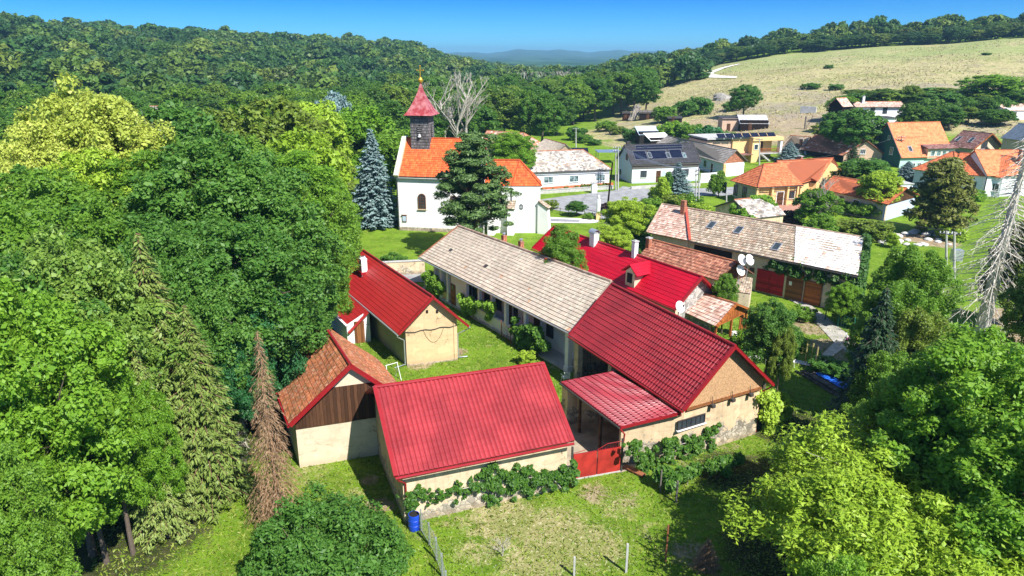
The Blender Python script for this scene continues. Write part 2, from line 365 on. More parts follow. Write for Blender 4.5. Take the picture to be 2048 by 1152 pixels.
c = t.mix(t.math('MULTIPLY', t.math('MULTIPLY', t.step(nA, .56, .64), NEAR), t.math('ADD', t.math('MULTIPLY', zs.outputs[0], .85), .14)), c, (.95, .85, .60))
c = t.mix(t.math('MULTIPLY', t.math('MULTIPLY', t.step(nB, .50, .62), NEAR), .45), c, t.mix(zs.outputs[0], (.07, .17, .01), (.24, .18, .07)))
c = t.mix(t.math('MULTIPLY', t.math('MULTIPLY', t.step(nC, .53, .60), FARM), zs.outputs[0]), c, (.31, .28, .15))
c = t.mix(t.math('MULTIPLY', t.math('MULTIPLY', t.step(nC, .46, .40), FARM), zs.outputs[0]), c, (.64, .55, .32))
UPB = t.math('MULTIPLY', t.step(DST.outputs['Value'], 330., 375.), t.step(t.math('ADD', n0, t.math('MULTIPLY', n1, .3)), .45, .62))
c = t.mix(t.math('MULTIPLY', t.math('MULTIPLY', UPB, zs.outputs[0]), .65), c, (.27, .34, .11))
LOB = t.math('MULTIPLY', t.math('MULTIPLY', t.step(DST.outputs['Value'], 300., 270.), FARM), t.step(t.noise(P_, .07, 6, .7), .48, .60))
c = t.mix(t.math('MULTIPLY', t.math('MULTIPLY', LOB, zs.outputs[0]), .7), c, (.33, .27, .22))
c = t.mix(t.math('MULTIPLY', n4, .25), c, (.05, .07, .01))
ln = t.n('VectorMath', operation='LENGTH'); t.set(ln.inputs[0], P_)
nF = t.noise(P_, .0035, 6, .7); farc = t.mix(t.step(nF, .66, .70), t.mix(t.step(t.noise(P_, .006, 6, .7), .42, .58), (.015, .045, .03), (.05, .11, .05)), (.30, .28, .14))
c = t.mix(t.step(ln.outputs['Value'], 900., 1100.), c, farc)
hh = t.math('ADD', t.math('MULTIPLY', n3, 1.), t.math('MULTIPLY', n4, .6))
t.bsdf(c, .95, t.bump(hh, .7, .12), .1)
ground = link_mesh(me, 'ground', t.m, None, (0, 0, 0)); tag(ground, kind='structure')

def drape(name, poly_px, mat, lift=.03, cell=2.0, pts=None):
    """a flat surface laid on the ground: the outline is given by photo points on the ground"""
    P = [gnd(*p) for p in poly_px] if pts is None else [A3(p[0], p[1], g1(p[0], p[1])) for p in pts]
    import bmesh
    bm = bmesh.new(); vs = [bm.verts.new((p[0], p[1], 0)) for p in P]; bm.faces.new(vs)
    x0, x1 = min(p[0] for p in P), max(p[0] for p in P); y0, y1 = min(p[1] for p in P), max(p[1] for p in P)
    for k in np.arange(math.floor(x0), x1, cell): bmesh.ops.bisect_plane(bm, geom=bm.verts[:]+bm.edges[:]+bm.faces[:], plane_co=(float(k), 0, 0), plane_no=(1, 0, 0))
    for k in np.arange(math.floor(y0), y1, cell): bmesh.ops.bisect_plane(bm, geom=bm.verts[:]+bm.edges[:]+bm.faces[:], plane_co=(0, float(k), 0), plane_no=(0, 1, 0))
    for v in bm.verts: v.co.z = g1(v.co.x, v.co.y)+lift
    bmesh.ops.recalc_face_normals(bm, faces=bm.faces)
    if sum(f.normal.z for f in bm.faces) < 0: bmesh.ops.reverse_faces(bm, faces=bm.faces)
    me = bpy.data.meshes.new(name); bm.to_mesh(me); bm.free()
    o = link_mesh(me, name, mat, None, (0, 0, 0)); tag(o, kind='structure'); return o
def strip(a, b, w):
    a, b = np.array(a)[:2], np.array(b)[:2]; d = nrm(b-a); n = A3(-d[1], d[0])*w/2; return [a+n, a-n, b-n, b+n]
asph = plain('asphalt', (.30, .30, .30), .9, .25, .8, .2)
concrete = plain('concrete', (.42, .39, .34), .9, .25, 1.2, .2)
palestone = plain('pale_kerb_stone', (.62, .60, .56), .85, .15, 2, .1)
drape('road', [(1078, 400), (1120, 394), (1180, 387), (1232, 381), (1245, 373), (1300, 379), (1400, 377), (1520, 372), (1560, 366), (1560, 374), (1450, 392), (1392, 392), (1330, 398), (1290, 402), (1262, 412), (1248, 428), (1235, 447), (1200, 447), (1200, 434), (1130, 424), (1085, 416)], asph, .05)
_a, _b = gnd(560, 560), gnd(856, 553); drape('road', None, asph, .04, pts=strip(_a, _b, 4.0))
drape('churchyard_path', [(1084, 446), (1180, 447), (1222, 443), (1222, 438), (1180, 438), (1084, 434)], palestone, .05, 1.)
drape('churchyard_path', [(1084, 443), (1158, 444.5), (1160, 441), (1084, 437)], plain('grey_gravel', (.28, .28, .30), .95, .3, 4), .07, 1.)
drape('yard_path', [(1560, 590), (1600, 612), (1640, 655), (1672, 690), (1705, 712), (1730, 705), (1690, 665), (1650, 632), (1620, 610), (1585, 585)], concrete, .05, 1.)
drape('yard_path', [(1672, 682), (1700, 688), (1648, 726), (1628, 726)], plain('worn_slabs', (.58, .48, .36), .9, .25, 2), .07, 1.)
drape('garden_path', [(1496, 712), (1560, 714), (1610, 724), (1720, 738), (1860, 722), (1862, 728), (1722, 746), (1608, 731), (1560, 720), (1496, 718)], palestone, .045, 1.)
drape('yard_paving', [(1120, 960), (1245, 945), (1360, 905), (1300, 830), (1150, 800), (1130, 850)], plain('yard_paving', (.38, .31, .22), .95, .35, 1.), .03, 1.)
drape('terrace', [(1495, 402), (1580, 396), (1690, 400), (1700, 412), (1620, 424), (1540, 424)], plain('red_pavers', (.42, .22, .16), .9, .25, 3), .05, 1.)
drape('dirt_track', None, plain('white_gravel', (.72, .68, .60), .95, .12, 1), .25, 3., pts=[_pt(p, r) for p, r in ((1405, 336), (1403, 350), (1412, 368), (1440, 384), (1475, 396), (1478, 390), (1448, 378), (1428, 362), (1426, 350), (1440, 335), (1475, 322), (1473, 317), (1430, 328))])
# ------------------------------------------------------------------ building kit
M = {}
M['red_tile_pink'] = sheet_metal('red_metal_tile', (.32, .036, .042), .48, .2, .3)
M['red_tile_dark'] = sheet_metal('deep_red_metal_tile', (.235, .012, .018), .42, .18, .3)
M['red_tile_bright'] = sheet_metal('bright_red_metal_tile', (.40, .022, .022), .4, .1)
M['red_tile_magenta'] = sheet_metal('crimson_metal_tile', (.46, .002, .018), .42, .12, .35)
M['red_trim'] = sheet_metal('red_metal_trim', (.28, .012, .016), .35, .08)
M['zinc'] = plain('zinc', (.55, .57, .60), .35, .1, 3, .05, .5, .6)
M['dark_metal'] = plain('dark_metal', (.06, .055, .05), .5, .2, 3, .1)
M['white_paint'] = plain('white_paint', (.80, .80, .78), .6, .06, 1.2, .1)
M['white_frame'] = plain('white_window_frame', (.82, .82, .80), .4, .05)
M['brown_frame'] = plain('brown_window_frame', (.16, .07, .035), .5, .15)
M['dark_frame'] = plain('dark_window_frame', (.045, .04, .04), .5, .1)
t = NT('window_glass'); nn = t.noise(t.obj(), 1.2, 2); t.bsdf(t.mix(nn, (.015, .02, .025), (.07, .09, .10)), .08, None, .6); M['glass'] = t.m
t = NT('curtained_glass'); nn = t.noise(t.obj(), 2.2, 2); t.bsdf(t.mix(t.step(nn, .4, .6), (.05, .09, .09), (.20, .28, .28)), .1, None, .6); M['glass_light'] = t.m
M['dark_in'] = plain('painted_opening_shade', (.018, .016, .014), .95, .1)  # near-black colour stands for the shade inside openings
M['wood_dark'] = boards('dark_brown_boards', (.10, .045, .022), .2)
M['wood_orange'] = boards('varnished_orange_boards', (.42, .13, .03), .14)
M['wood_door'] = boards('brown_door_boards', (.25, .10, .035), .16)
M['wood_grey'] = boards('weathered_grey_boards', (.16, .14, .12), .22)
M['shingle'] = tiles('grey_wood_shingles', [(1, (.14, .13, .125)), (1, (.24, .22, .215)), (1, (.18, .17, .17))], .16, .38, dirt=(.05, .045, .04), dirt_amt=.4, gap=.7, off=1.)
M['brick'] = tiles('chimney_brick', [(1, (.40, .14, .07)), (1, (.50, .20, .11)), (1, (.34, .12, .07))], .25, .08, dirt=(.2, .13, .1), dirt_amt=.4, gap=.5, off=1.)
M['clay_ridge'] = plain('clay_ridge', (.42, .16, .08), .85, .3, 2)
M['old_ridge'] = plain('old_ridge_tiles', (.42, .30, .22), .85, .35, 2)
M['pw'] = plaster('white_render', (.82, .82, .82), (.52, .52, .50), None, amt=.12)
M['pchurch'] = plaster('church_whitewash', (.82, .81, .79), (.45, .43, .40), None, amt=.10)
M['pA'] = plaster('cream_render_on_stone', (.66, .52, .34), (.38, .29, .18), (.52, .46, .36), .75, .65)
M['pAg'] = plaster('peeling_render_on_stone', (.58, .46, .30), (.30, .23, .14), (.46, .42, .35), 1.3, .5)
M['pE'] = plaster('ochre_render_on_rubble', (.64, .48, .30), (.36, .27, .16), (.46, .40, .31), 1.3, .7)
M['pC'] = plaster('yellow_cream_render', (.66, .48, .27), (.40, .30, .18), (.50, .44, .33), -.2, .5)
M['pcream'] = plaster('cream_render', (.68, .56, .40), (.42, .33, .22), None, amt=.45)
M['posb'] = plain('chipboard', (.50, .30, .15), .9, .4, 14, .3)
M['mossy'] = tiles('mossy_orange_tiles', [(3, (.46, .15, .06)), (2, (.52, .19, .09)), (2, (.40, .13, .06)), (1, (.50, .26, .16))], .16, .155, dirt=(.16, .09, .05), dirt_amt=.45, moss=(.17, .11, .035), moss_amt=.6, big=.7)
M['tan'] = tiles('weathered_tan_tiles', [(4, (.52, .43, .33)), (3, (.60, .50, .39)), (3, (.47, .40, .32)), (1, (.52, .42, .33)), (4, (.52, .44, .35)), (.06, (.50, .27, .16))], .25, .345, dirt=(.34, .29, .22), dirt_amt=.3, gap=.8, big=.35, sp=.10)
M['tan2'] = tiles('lichen_tan_tiles', [(4, (.46, .37, .27)), (3, (.55, .45, .34)), (3, (.37, .29, .20)), (1, (.50, .33, .22))], .21, .345, dirt=(.17, .135, .10), dirt_amt=.6, gap=.8, big=1.1)
M['whitet'] = tiles('white_washed_tiles', [(5, (.78, .74, .70)), (3, (.70, .65, .59)), (3, (.74, .68, .62)), (.5, (.66, .48, .36))], .3, .36, dirt=(.40, .33, .26), dirt_amt=.25, gap=.6, big=.8)
M['pinkt'] = tiles('pink_faded_tiles', [(4, (.56, .38, .30)), (3, (.64, .50, .41)), (2, (.50, .29, .22))], .24, .36, dirt=(.35, .24, .18), dirt_amt=.3, gap=.6, big=.8)
M['redbrown'] = tiles('red_brown_tiles', [(3, (.42, .17, .10)), (3, (.50, .24, .15)), (2, (.34, .13, .08))], .25, .33, dirt=(.18, .09, .06), dirt_amt=.35, gap=.8)
M['church_tile'] = tiles('orange_tiles', [(3, (.66, .12, .03)), (3, (.74, .16, .045)), (2, (.58, .10, .03))], .3, .4, dirt=(.42, .09, .04), dirt_amt=.25, gap=.35, sp=.08)
M['orange'] = tiles('terracotta_tiles', [(3, (.60, .17, .07)), (3, (.68, .21, .09)), (2, (.52, .14, .06))], .3, .36, dirt=(.30, .10, .05), dirt_amt=.3, gap=.55, sp=.1)
M['orange_light'] = tiles('light_orange_tiles', [(3, (.78, .24, .10)), (3, (.84, .28, .12)), (2, (.72, .20, .08))], .3, .4, dirt=(.55, .18, .08), dirt_amt=.3, gap=.4, sp=.06)
M['patched'] = tiles('red_tiles_with_pale_patches', [(5, (.40, .15, .09)), (4, (.48, .20, .12)), (.8, (.75, .58, .48))], .5, .36, dirt=(.22, .09, .06), dirt_amt=.3, gap=.6)
M['mottled'] = tiles('mottled_grey_white_slates', [(4, (.52, .47, .41)), (4, (.62, .58, .52)), (2, (.28, .25, .22)), (2, (.40, .35, .30)), (.4, (.52, .34, .22))], .38, .3, dirt=(.14, .12, .10), dirt_amt=.6, gap=.6, big=.6, off=1.)
M['greyt'] = tiles('grey_cement_tiles', [(3, (.33, .29, .25)), (3, (.38, .34, .30)), (1, (.28, .25, .22))], .35, .4, dirt=(.2, .17, .14), dirt_amt=.3, gap=.6, sp=.08)
M['black_tile'] = tiles('anthracite_tiles', [(3, (.05, .05, .055)), (3, (.065, .063, .07))], .3, .36, dirt=(.04, .04, .04), dirt_amt=.2, gap=.6, sp=.05)
M['brown_tile'] = tiles('brown_red_tiles', [(3, (.22, .10, .085)), (3, (.28, .14, .12)), (1, (.36, .24, .21))], .35, .36, dirt=(.14, .08, .06), dirt_amt=.3, gap=.6)
M['blue_tin'] = plain('blue_grey_sheet', (.16, .22, .32), .45, .1, 1.5, .05, .5)
M['light_tin'] = plain('pale_blue_sheet', (.45, .56, .68), .4, .1, 1.5, .05, .5)
M['rusty_tin'] = plain('rust_spotted_sheet', (.50, .50, .52), .5, .35, 2.5, .1, .4)
M['solar'] = tiles('solar_cells', [(1, (.006, .008, .022)), (1, (.009, .012, .03))], .5, .5, dirt=(.10, .11, .14), dirt_amt=0., gap=.3, sp=0, rough=.15, bump=.0)
M['concrete'] = plain('pole_concrete', (.46, .45, .42), .9, .15, 2, .1)
M['teal_wall'] = plaster('dark_teal_render', (.045, .12, .12), (.03, .08, .08), None, amt=.2)
M['mint'] = plaster('mint_render', (.45, .66, .58), (.3, .45, .4), None, amt=.15)
M['yellowh'] = plaster('apricot_render', (.78, .52, .24), (.6, .4, .2), None, amt=.1)
M['beige'] = plaster('beige_render', (.46, .41, .30), (.32, .28, .2), None, amt=.2)
M['blueish'] = plaster('pale_blue_and_shade_render', (.50, .56, .66), (.4, .44, .5), None, amt=.15)  # bluish shade of white walls put in the colour; plain pale blue elsewhere
M['brickwall'] = plaster('bare_block_wall', (.60, .42, .30), (.45, .30, .22), None, amt=.4)

def slope(mb, E0, E1, R0, R1, style='clay', seed=0, sag=.0):
    E0, E1, R0, R1 = [np.array(p, float) for p in (E0, E1, R0, R1)]
    e = nrm(E1-E0); mid = (R0+R1)/2-E0; up = mid-e*(mid@e); Hs = np.linalg.norm(up); up = nrm(up); n = np.cross(e, up)
    if n[2] < 0: n = -n; 
    flip = np.cross(e, up)[2] < 0
    Lw = np.linalg.norm(E1-E0)
    row = {'rib': .37, 'seam': .36, 'pan': .37, 'clay': .345, 'flat': 9., 'fine': .31}[style]
    nrow = max(1, round(Hs/row)); rh = Hs/nrow
    tv = []
    for k in range(nrow): tv += [(k*rh+.012 if k else 0., 1.), ((k+1)*rh, 0.)]
    nu = {'rib': int(Lw/.25*6), 'seam': int(Lw/.2*4), 'pan': int(Lw/.25*6), 'clay': max(2, int(Lw/.4)), 'flat': max(2, int(Lw/1.5)), 'fine': max(2, int(Lw/.4))}[style]
    amp = {'rib': .05, 'seam': .012, 'pan': .036, 'clay': .0, 'flat': 0, 'fine': 0}[style]; lip = {'rib': .02, 'seam': .022, 'pan': .045, 'clay': .04, 'flat': 0., 'fine': .03}[style]
    G = []; UV = []
    rng = random.Random(seed)
    for (v, l) in tv:
        tt = v/Hs; a = lerp(E0, R0, tt); b = lerp(E1, R1, tt); rw = []; ru = []
        for i in range(nu+1):
            s = i/nu; p = lerp(a, b, s); u = float((p-E0)@e)
            h = l*lip
            if amp: w = (u/.25) % 1.; h += amp*(math.sin(w*2*math.pi)*.75+.25*math.cos(4*math.pi*w))
            if style == 'clay' and 0 < i < nu: h += (rng.random()-.5)*.02*(1 if l else .3)
            if sag and 0 < tt < 1: h += sag*mnoise.noise(Vector((u*.35, v*.5, seed)))
            rw.append(p+n*h); ru.append((u, v+ (.003 if l else -.003)))
        G.append(rw); UV.append(ru)
    ids = [mb.vs(r) for r in G]
    for j in range(len(G)-1):
        for i in range(nu):
            q = [(j, i), (j, i+1), (j+1, i+1), (j+1, i)]
            if flip: q = q[::-1]
            mb.f.append([ids[a][b] for a, b in q]); mb.uv.append([UV[a][b] for a, b in q])
    th = n*.09-0; lowq = [E0-th, E1-th, R1-th, R0-th]
    mb.face(lowq if flip else lowq[::-1])
    for a, b in ((E0, E1), (E1, R1), (R0, E0)):
        mb.face([a-th, b-th, b+n*.01, a+n*.01])

class House:
    def __init__(s, name, label, cat, E0, E1, R0, R1, he, hr, g=0., ovE=.4, ovF=.4, og0=.3, og1=.3, hip0=False, hip1=False, group=None, world=False, wF=None, pitch=None, flipn=False):
        if world: s.E0, s.R0, s.R1 = [np.array(p, float) for p in (E0, R0, R1)]; s.E1 = np.array(E1, float)
        else:
            s.E0 = at(*E0, g+he); s.R0 = at(*R0, g+hr); s.R1 = at(*R1, g+hr)
            s.E1 = at(*E1, g+he) if E1 is not None else s.E0+(s.R1-s.R0)
        if pitch:   # rectangular plan: the ridge sits above the middle, at the roof pitch given
            e2 = nrm((s.E1-s.E0)*[1, 1, 0]); ni = A3(-e2[1], e2[0], 0)
            if ni[1] < 0: ni = -ni
            if flipn: ni = -ni
            tp = math.tan(rad(pitch)); py = (R0[1]+R1[1])/2; m_ = (s.E0+s.E1)/2
            def prow(p): z = p[2]-H; return 576-FPX*(p[1]*math.sin(PIT)+z*math.cos(PIT))/(p[1]*math.cos(PIT)-z*math.sin(PIT))
            lo, hi = 1.2, 12.
            for _ in range(30):
                k = (lo+hi)/2
                if prow(m_+ni*k+UP*k*tp) > py: lo = k
                else: hi = k
            L_ = np.linalg.norm(s.E1-s.E0); s.R0 = s.E0+ni*k+UP*k*tp; s.R1 = s.E1+ni*k+UP*k*tp; hr = he+k*tp
            if hip0: s.R0 = s.R0+e2*min(k, L_*.48)
            if hip1: s.R1 = s.R1-e2*min(k, L_*.48)
        s.he, s.hr, s.g = he, hr, g; s.hip0, s.hip1 = hip0, hip1; s.og = (og0, og1); s.ov = (ovE, ovF)
        d = nrm((s.R1-s.R0)[:2]); nn = A3(-d[1], d[0], 0); d3 = A3(d[0], d[1], 0)
        def mir(E, R, hip):
            if hip:
                k = (E-s.R0)@nn; return E-nn*2*k
            F = 2*R-E; F[2] = E[2]; return F
        s.F0, s.F1 = mir(s.E0, s.R0, hip0), mir(s.E1, s.R1, hip1)
        if wF: # shallower / deeper far slope
            s.F0 = s.R0+(s.F0-s.R0)*wF; s.F1 = s.R1+(s.F1-s.R1)*wF; s.F0[2] = s.F1[2] = s.E0[2]
        c = (s.E0+s.E1+s.F0+s.F1)/4; s.root = empty(name, (c[0], c[1], g), label, cat, group)
        ex = nrm((s.E1-s.E0)*[1, 1, 0]); fx = nrm((s.F1-s.F0)*[1, 1, 0])
        def ins(E, F, ov, og, ex, sg):
            inw = nrm((F-E)*[1, 1, 0]); w = np.linalg.norm((F-E)[:2]); return E+inw*ov+ex*og*sg
        s.WE0 = ins(s.E0, s.F0, ovE, og0, ex, 1); s.WE1 = ins(s.E1, s.F1, ovE, og1, ex, -1)
        s.WF0 = ins(s.F0, s.E0, ovF, og0, fx, 1); s.WF1 = ins(s.F1, s.E1, ovF, og1, fx, -1)
        for w in (s.WE0, s.WE1, s.WF0, s.WF1): w[2] = g
        s.cen = c
    def zt(s, p):       # roof underside height above a plan point
        d = nrm((s.R1-s.R0)[:2]); d3 = A3(d[0], d[1], 0); nn = A3(-d[1], d[0], 0); k = (np.array(p)-s.R0)@nn
        u0, u1 = (s.E0-s.R0)@d3, (s.E1-s.R0)@d3; t_ = ((np.array(p)-s.R0)@d3-u0)/(u1-u0); t_ = min(1, max(0, t_)); ke = (lerp(s.E0, s.E1, t_)-s.R0)@nn; kf = (lerp(s.F0, s.F1, t_)-s.R0)@nn
        q = k/ke if k*ke > 0 else k/kf
        return s.hr+(s.he-s.hr)*min(1.1, max(0, q))-.14
    def roof(s, mat, style='clay', mat2=None, ridge=None, seed=1, sag=0., ridge_r=.09, skip_far=False):
        mb = MB(); slope(mb, s.E0, s.E1, s.R0, s.R1, style, seed, sag)
        slope(mb, s.F1, s.F0, s.R1, s.R0, style if not skip_far else 'flat', seed+1, sag)
        if s.hip0: slope(mb, s.F0, s.E0, s.R0, s.R0+1e-3*nrm(s.E0-s.F0), 'clay' if style != 'flat' else style, seed)
        if s.hip1: slope(mb, s.E1, s.F1, s.R1, s.R1+1e-3*nrm(s.F1-s.E1), 'clay' if style != 'flat' else style, seed)
        s.rf = mb.build('roof', mat, s.root)
        rb = MB(); rm = ridge or M['clay_ridge']
        def cap(a, b):
            n = max(2, int(np.linalg.norm(b-a)/.4)); pts = [lerp(a, b, i/n)+UP*.03 for i in range(n+1)]
            rb.tube(pts, [ridge_r*(1 if i % 2 else 1.12) for i in range(n+1)], 8)
        cap(s.R0, s.R1)
        if s.hip0: cap(s.E0, s.R0); cap(s.F0, s.R0)
        if s.hip1: cap(s.E1, s.R1); cap(s.F1, s.R1)
        rb.build('ridge_cap', rm, s.rf); return s
    def outline(s, face):
        g = s.g
        if face == 'E': a, b = s.WE0, s.WE1
        elif face == 'F': a, b = s.WF1, s.WF0
        elif face == 'g0': a, b = s.WF0, s.WE0
        else: a, b = s.WE1, s.WF1
        return a, b
    def wallpoly(s, face, z0=0., z1=99., inset=.0):
        a, b = s.outline(face); d = nrm((b-a)*[1, 1, 0]); a = a+d*inset; b = b-d*inset
        gab = (face == 'g0' and not s.hip0) or (face == 'g1' and not s.hip1)
        pts = []
        N = 24 if gab else 1
        tops = [(lerp(a, b, i/N)) for i in range(N+1)]
        if gab: # exact apex
            dd = nrm((s.R1-s.R0)[:2]); nn = A3(-dd[1], dd[0], 0); ka, kb = (a-s.R0)@nn, (b-s.R0)@nn; q = ka/(ka-kb)
            tops = [a, lerp(a, b, q), b]
        T = [A3(p[0], p[1], s.g+(s.zt(p) if gab else (s.zt(p) if not (s.hip0 or s.hip1) else s.he-.02))) for p in tops]
        z0 += s.g; z1 += s.g
        # clip polygon between z0 and z1
        poly = [A3(a[0], a[1], z0), A3(b[0], b[1], z0)]+T[::-1]
        def clip(poly, z, keep_below):
            out = []
            for i in range(len(poly)):
                p, q = poly[i], poly[(i+1) % len(poly)]
                ip = (p[2] <= z) if keep_below else (p[2] >= z); iq = (q[2] <= z) if keep_below else (q[2] >= z)
                if ip: out.append(p)
                if ip != iq: out.append(lerp(p, q, (z-p[2])/(q[2]-p[2])))
            return out
        if poly[0][2] > s.g+.01:
            full = [A3(a[0], a[1], s.g), A3(b[0], b[1], s.g)]+T[::-1]; poly = clip(full, z0, False)
        return clip(poly, z1, True)
    def outn(s, face):
        a, b = s.outline(face); d = nrm((b-a)*[1, 1, 0]); n = A3(d[1], -d[0], 0)
        if n@((a+b)/2-s.cen) < 0: n = -n
        n[2] = 0; return nrm(n)
    def walls(s, mat, faces=('E', 'F', 'g0', 'g1'), th=.28, z0=-.6, mats=None):
        for f in faces:
            mb = MB(); P = s.wallpoly(f, inset=(.004 if f[0] == 'g' else 0.)); P = [p+(UP*z0 if abs(p[2]-s.g) < .01 else 0) for p in P]
            mb.prism(P, -s.outn(f)*th); mb.build('wall', (mats or {}).get(f, mat), s.root)
        return s
    def panel(s, face, z0, z1, mat, name='gable_panel', off=.06, inset=0.):
        P = s.wallpoly(face, z0, z1, inset); n = s.outn(face); P = [p+n*off for p in P]
        d = nrm(s.outline(face)[1]-s.outline(face)[0]); mb = MB(); mb.prism(P, -n*(off-.002))
        mb.uv = []
        for f in mb.f: mb.uv.append([(float((np.array(mb.v[i])-P[0])@d), mb.v[i][2]) for i in f])
        return mb.build(name, mat, s.root)
    def plane(s, face): a, b = s.outline(face); return a, s.outn(face)
    def hit(s, face, px, py):
        if face in ('rE', 'rF'):
            a = s.E0 if face == 'rE' else s.F0; b = s.E1 if face == 'rE' else s.F1; n = nrm(np.cross(b-a, s.R0-a)); n = n if n[2] > 0 else -n
        else: a, n = s.plane(face)
        d = ray(px, py); o = A3(0, 0, H); return o+d*(((a-o)@n)/(d@n)), n
    def window(s, face, px, py, w, h, frame='white_frame', pane='glass', nx=2, ny=1, sill=True, z=None, name='window', arch=False, parent=None):
        p, n = s.hit(face, px, py); 
        if z is not None: p = A3(p[0], p[1], s.g+z)
        ax = nrm(np.cross(UP, n)); mb = MB(); t_ = .055
        c = p+n*.03
        for sx in (-1, 1): mb.box(c+ax*sx*(w/2-t_/2), t_/2, .045, h/2, ax, n)
        for sz in (-1, 1): mb.box(c+UP*sz*(h/2-t_/2), w/2-t_, .045, t_/2, ax, n)
        for i in range(1, nx): mb.box(c+ax*(-w/2+w*i/nx), .022, .035, h/2-t_, ax, n)
        for i in range(1, ny): mb.box(c+UP*(-h/2+h*i/ny), w/2-t_, .03, .018, ax, n)
        fo = mb.build(name, M[frame], s.root if parent is None else parent)
        g_ = MB(); g_.box(p+n*.012, w/2-t_, .012, h/2-t_, ax, n); g_.build('pane', M[pane], fo)
        if sill: k = MB(); k.box(p+n*.08-UP*(h/2+.03), w/2+.06, .08, .025, ax, n); k.build('sill', M['white_frame'], fo)
        return fo
    def door(s, face, px, py, w, h, mat='wood_door', name='door', frame='white_frame', z0=.05):
        p, n = s.hit(face, px, py); c = A3(p[0], p[1], s.g+z0+h/2); ax = nrm(np.cross(UP, n)); mb = MB(); 
        mb.box(c+n*.035, w/2, .035, h/2, ax, n); do = mb.build(name, M[mat], s.root)
        fr = MB()
        for sx in (-1, 1): fr.box(c+n*.04+ax*sx*(w/2+.05), .05, .05, h/2, ax, n)
        fr.box(c+n*.04+UP*(h/2+.05), w/2+.1, .05, .05, ax, n); fr.build('frame', M[frame], do)
        hd = MB(); hd.box(c+n*.1+ax*(w/2-.12), .02, .03, .07, ax, n); hd.build('handle', M['dark_metal'], do); return do
    def chimney(s, face, px, py, w=.5, d=.5, h=1.3, mat='brick', cap=True, capmat='concrete', down=.7, round_cap=False):
        p, n = s.hit(face, px, py); ax = nrm((s.E1-s.E0)*[1, 1, 0]); mb = MB()
        mb.box(p+UP*((h-down)/2), w/2, d/2, (h+down)/2, ax); o = mb.build('chimney', M[mat], s.rf)
        if cap and not round_cap:
            k = MB(); k.box(p+UP*(h+.05), w/2+.06, d/2+.06, .05, ax); k.box(p+UP*(h+.13), w/2-.08, d/2-.08, .03, ax); k.build('cap', M[capmat], s.rf)
        if round_cap:
            k = MB(); ay = nrm(np.cross(UP, ax)); N = 10
            pts = [p+UP*(h+.02)+ay*math.cos(a)*(d/2+.08)+UP*math.sin(a)*(d/2+.12) for a in [math.pi*i/N for i in range(N+1)]]
            for i in range(N): k.prism([pts[i]-ax*(w/2+.1), pts[i+1]-ax*(w/2+.1), pts[i+1]*.95+(p+UP*h)*.05-ax*(w/2+.1), pts[i]*.95+(p+UP*h)*.05-ax*(w/2+.1)], ax*(w+.2))
            k.box(p+UP*(h+.1)-ax*0, w/2-.06, d/2-.06, .1, ax); k.build('cap', M[capmat], s.rf)
        return o
    def roofbox(s, face, px, py, w, h, name, mat, frame='dark_frame', pane=None, lift=.06, thick=.04, fb=.07):
        p, n = s.hit(face, px, py); ax = nrm((s.E1-s.E0)*[1, 1, 0]); ax = nrm(ax-n*(ax@n)); ay = np.cross(n, ax); mb = MB(); c = p+n*(lift+.02)
        if fb:
            for sx in (-1, 1): mb.box(c+ax*sx*(w/2), fb/2, h/2+fb/2, thick, ax, ay, n)
            for sy in (-1, 1): mb.box(c+ay*sy*(h/2), w/2-fb/2, fb/2, thick, ax, ay, n)
            o = mb.build(name, M[frame], s.rf); g_ = MB(); g_.box(c-n*.01, w/2-fb/2, h/2-fb/2, .02, ax, ay, n); g_.build('pane', M[mat], s.rf)
        else: mb.box(c, w/2, h/2, .025, ax, ay, n); o = mb.build(name, M[mat], s.rf)
        return o
    def skylight(s, face, px, py, w=.75, h=1.1): return s.roofbox(face, px, py, w, h, 'skylight', 'glass', 'zinc')
    def barge(s, mat='red_trim', ends=(0, 1), name='barge_board', w=.085, t_=.02):
        for e in ends:
            for (E, R, Eo) in ((s.E0 if e == 0 else s.E1, s.R0 if e == 0 else s.R1, s.E1 if e == 0 else s.E0), (s.F0 if e == 0 else s.F1, s.R0 if e == 0 else s.R1, s.F1 if e == 0 else s.F0)):
                out = nrm((E-Eo)*[1, 1, 0]); d = nrm(R-E); up = nrm(UP-d*(UP@d)); mb = MB(); c = (E+R)/2+out*.03
                mb.box(c-up*.02, np.linalg.norm(R-E)/2, .03, w, d, nrm(np.cross(up, d)), up)
                mb.box(c-out*.06+up*.055, np.linalg.norm(R-E)/2, .1, .014, d, nrm(np.cross(up, d)), up)
                mb.build(name, M[mat], s.rf)
        return s
    def gutter(s, mat='zinc', sides='E', r=.065):
        for f in sides:
            a, b = (s.E0, s.E1) if f == 'E' else (s.F0, s.F1); out = s.outn(f)
            mb = MB(); a2, b2 = a+out*.07-UP*.08, b+out*.07-UP*.12; mb.tube([a2, b2], r, 8); mb.build('gutter', M[mat], s.rf)
        return s
    def pipe(s, pts, mat='zinc', r=.05, name='downpipe'):
        mb = MB(); mb.tube(pts, r, 8); mb.build(name, M[mat], s.root); return s
    def downpipe(s, side, end, mat='zinc', foot=.15, kick=None):
        c = {'E0': s.E0, 'E1': s.E1, 'F0': s.F0, 'F1': s.F1}[side+end]; w = {'E0': s.WE0, 'E1': s.WE1, 'F0': s.WF0, 'F1': s.WF1}[side+end]
        n = s.outn(side); ax = nrm(s.E1-s.E0)*[1, 1, 0]; sg = 1 if end == '0' else -1
        top = c+n*.07-UP*.12+ax*sg*.15; wt = A3(w[0], w[1], s.g+s.he-.75)+n*.1+ax*sg*.12; b = A3(wt[0], wt[1], s.g+foot)
        pts = [top, top-UP*.12, wt, b]
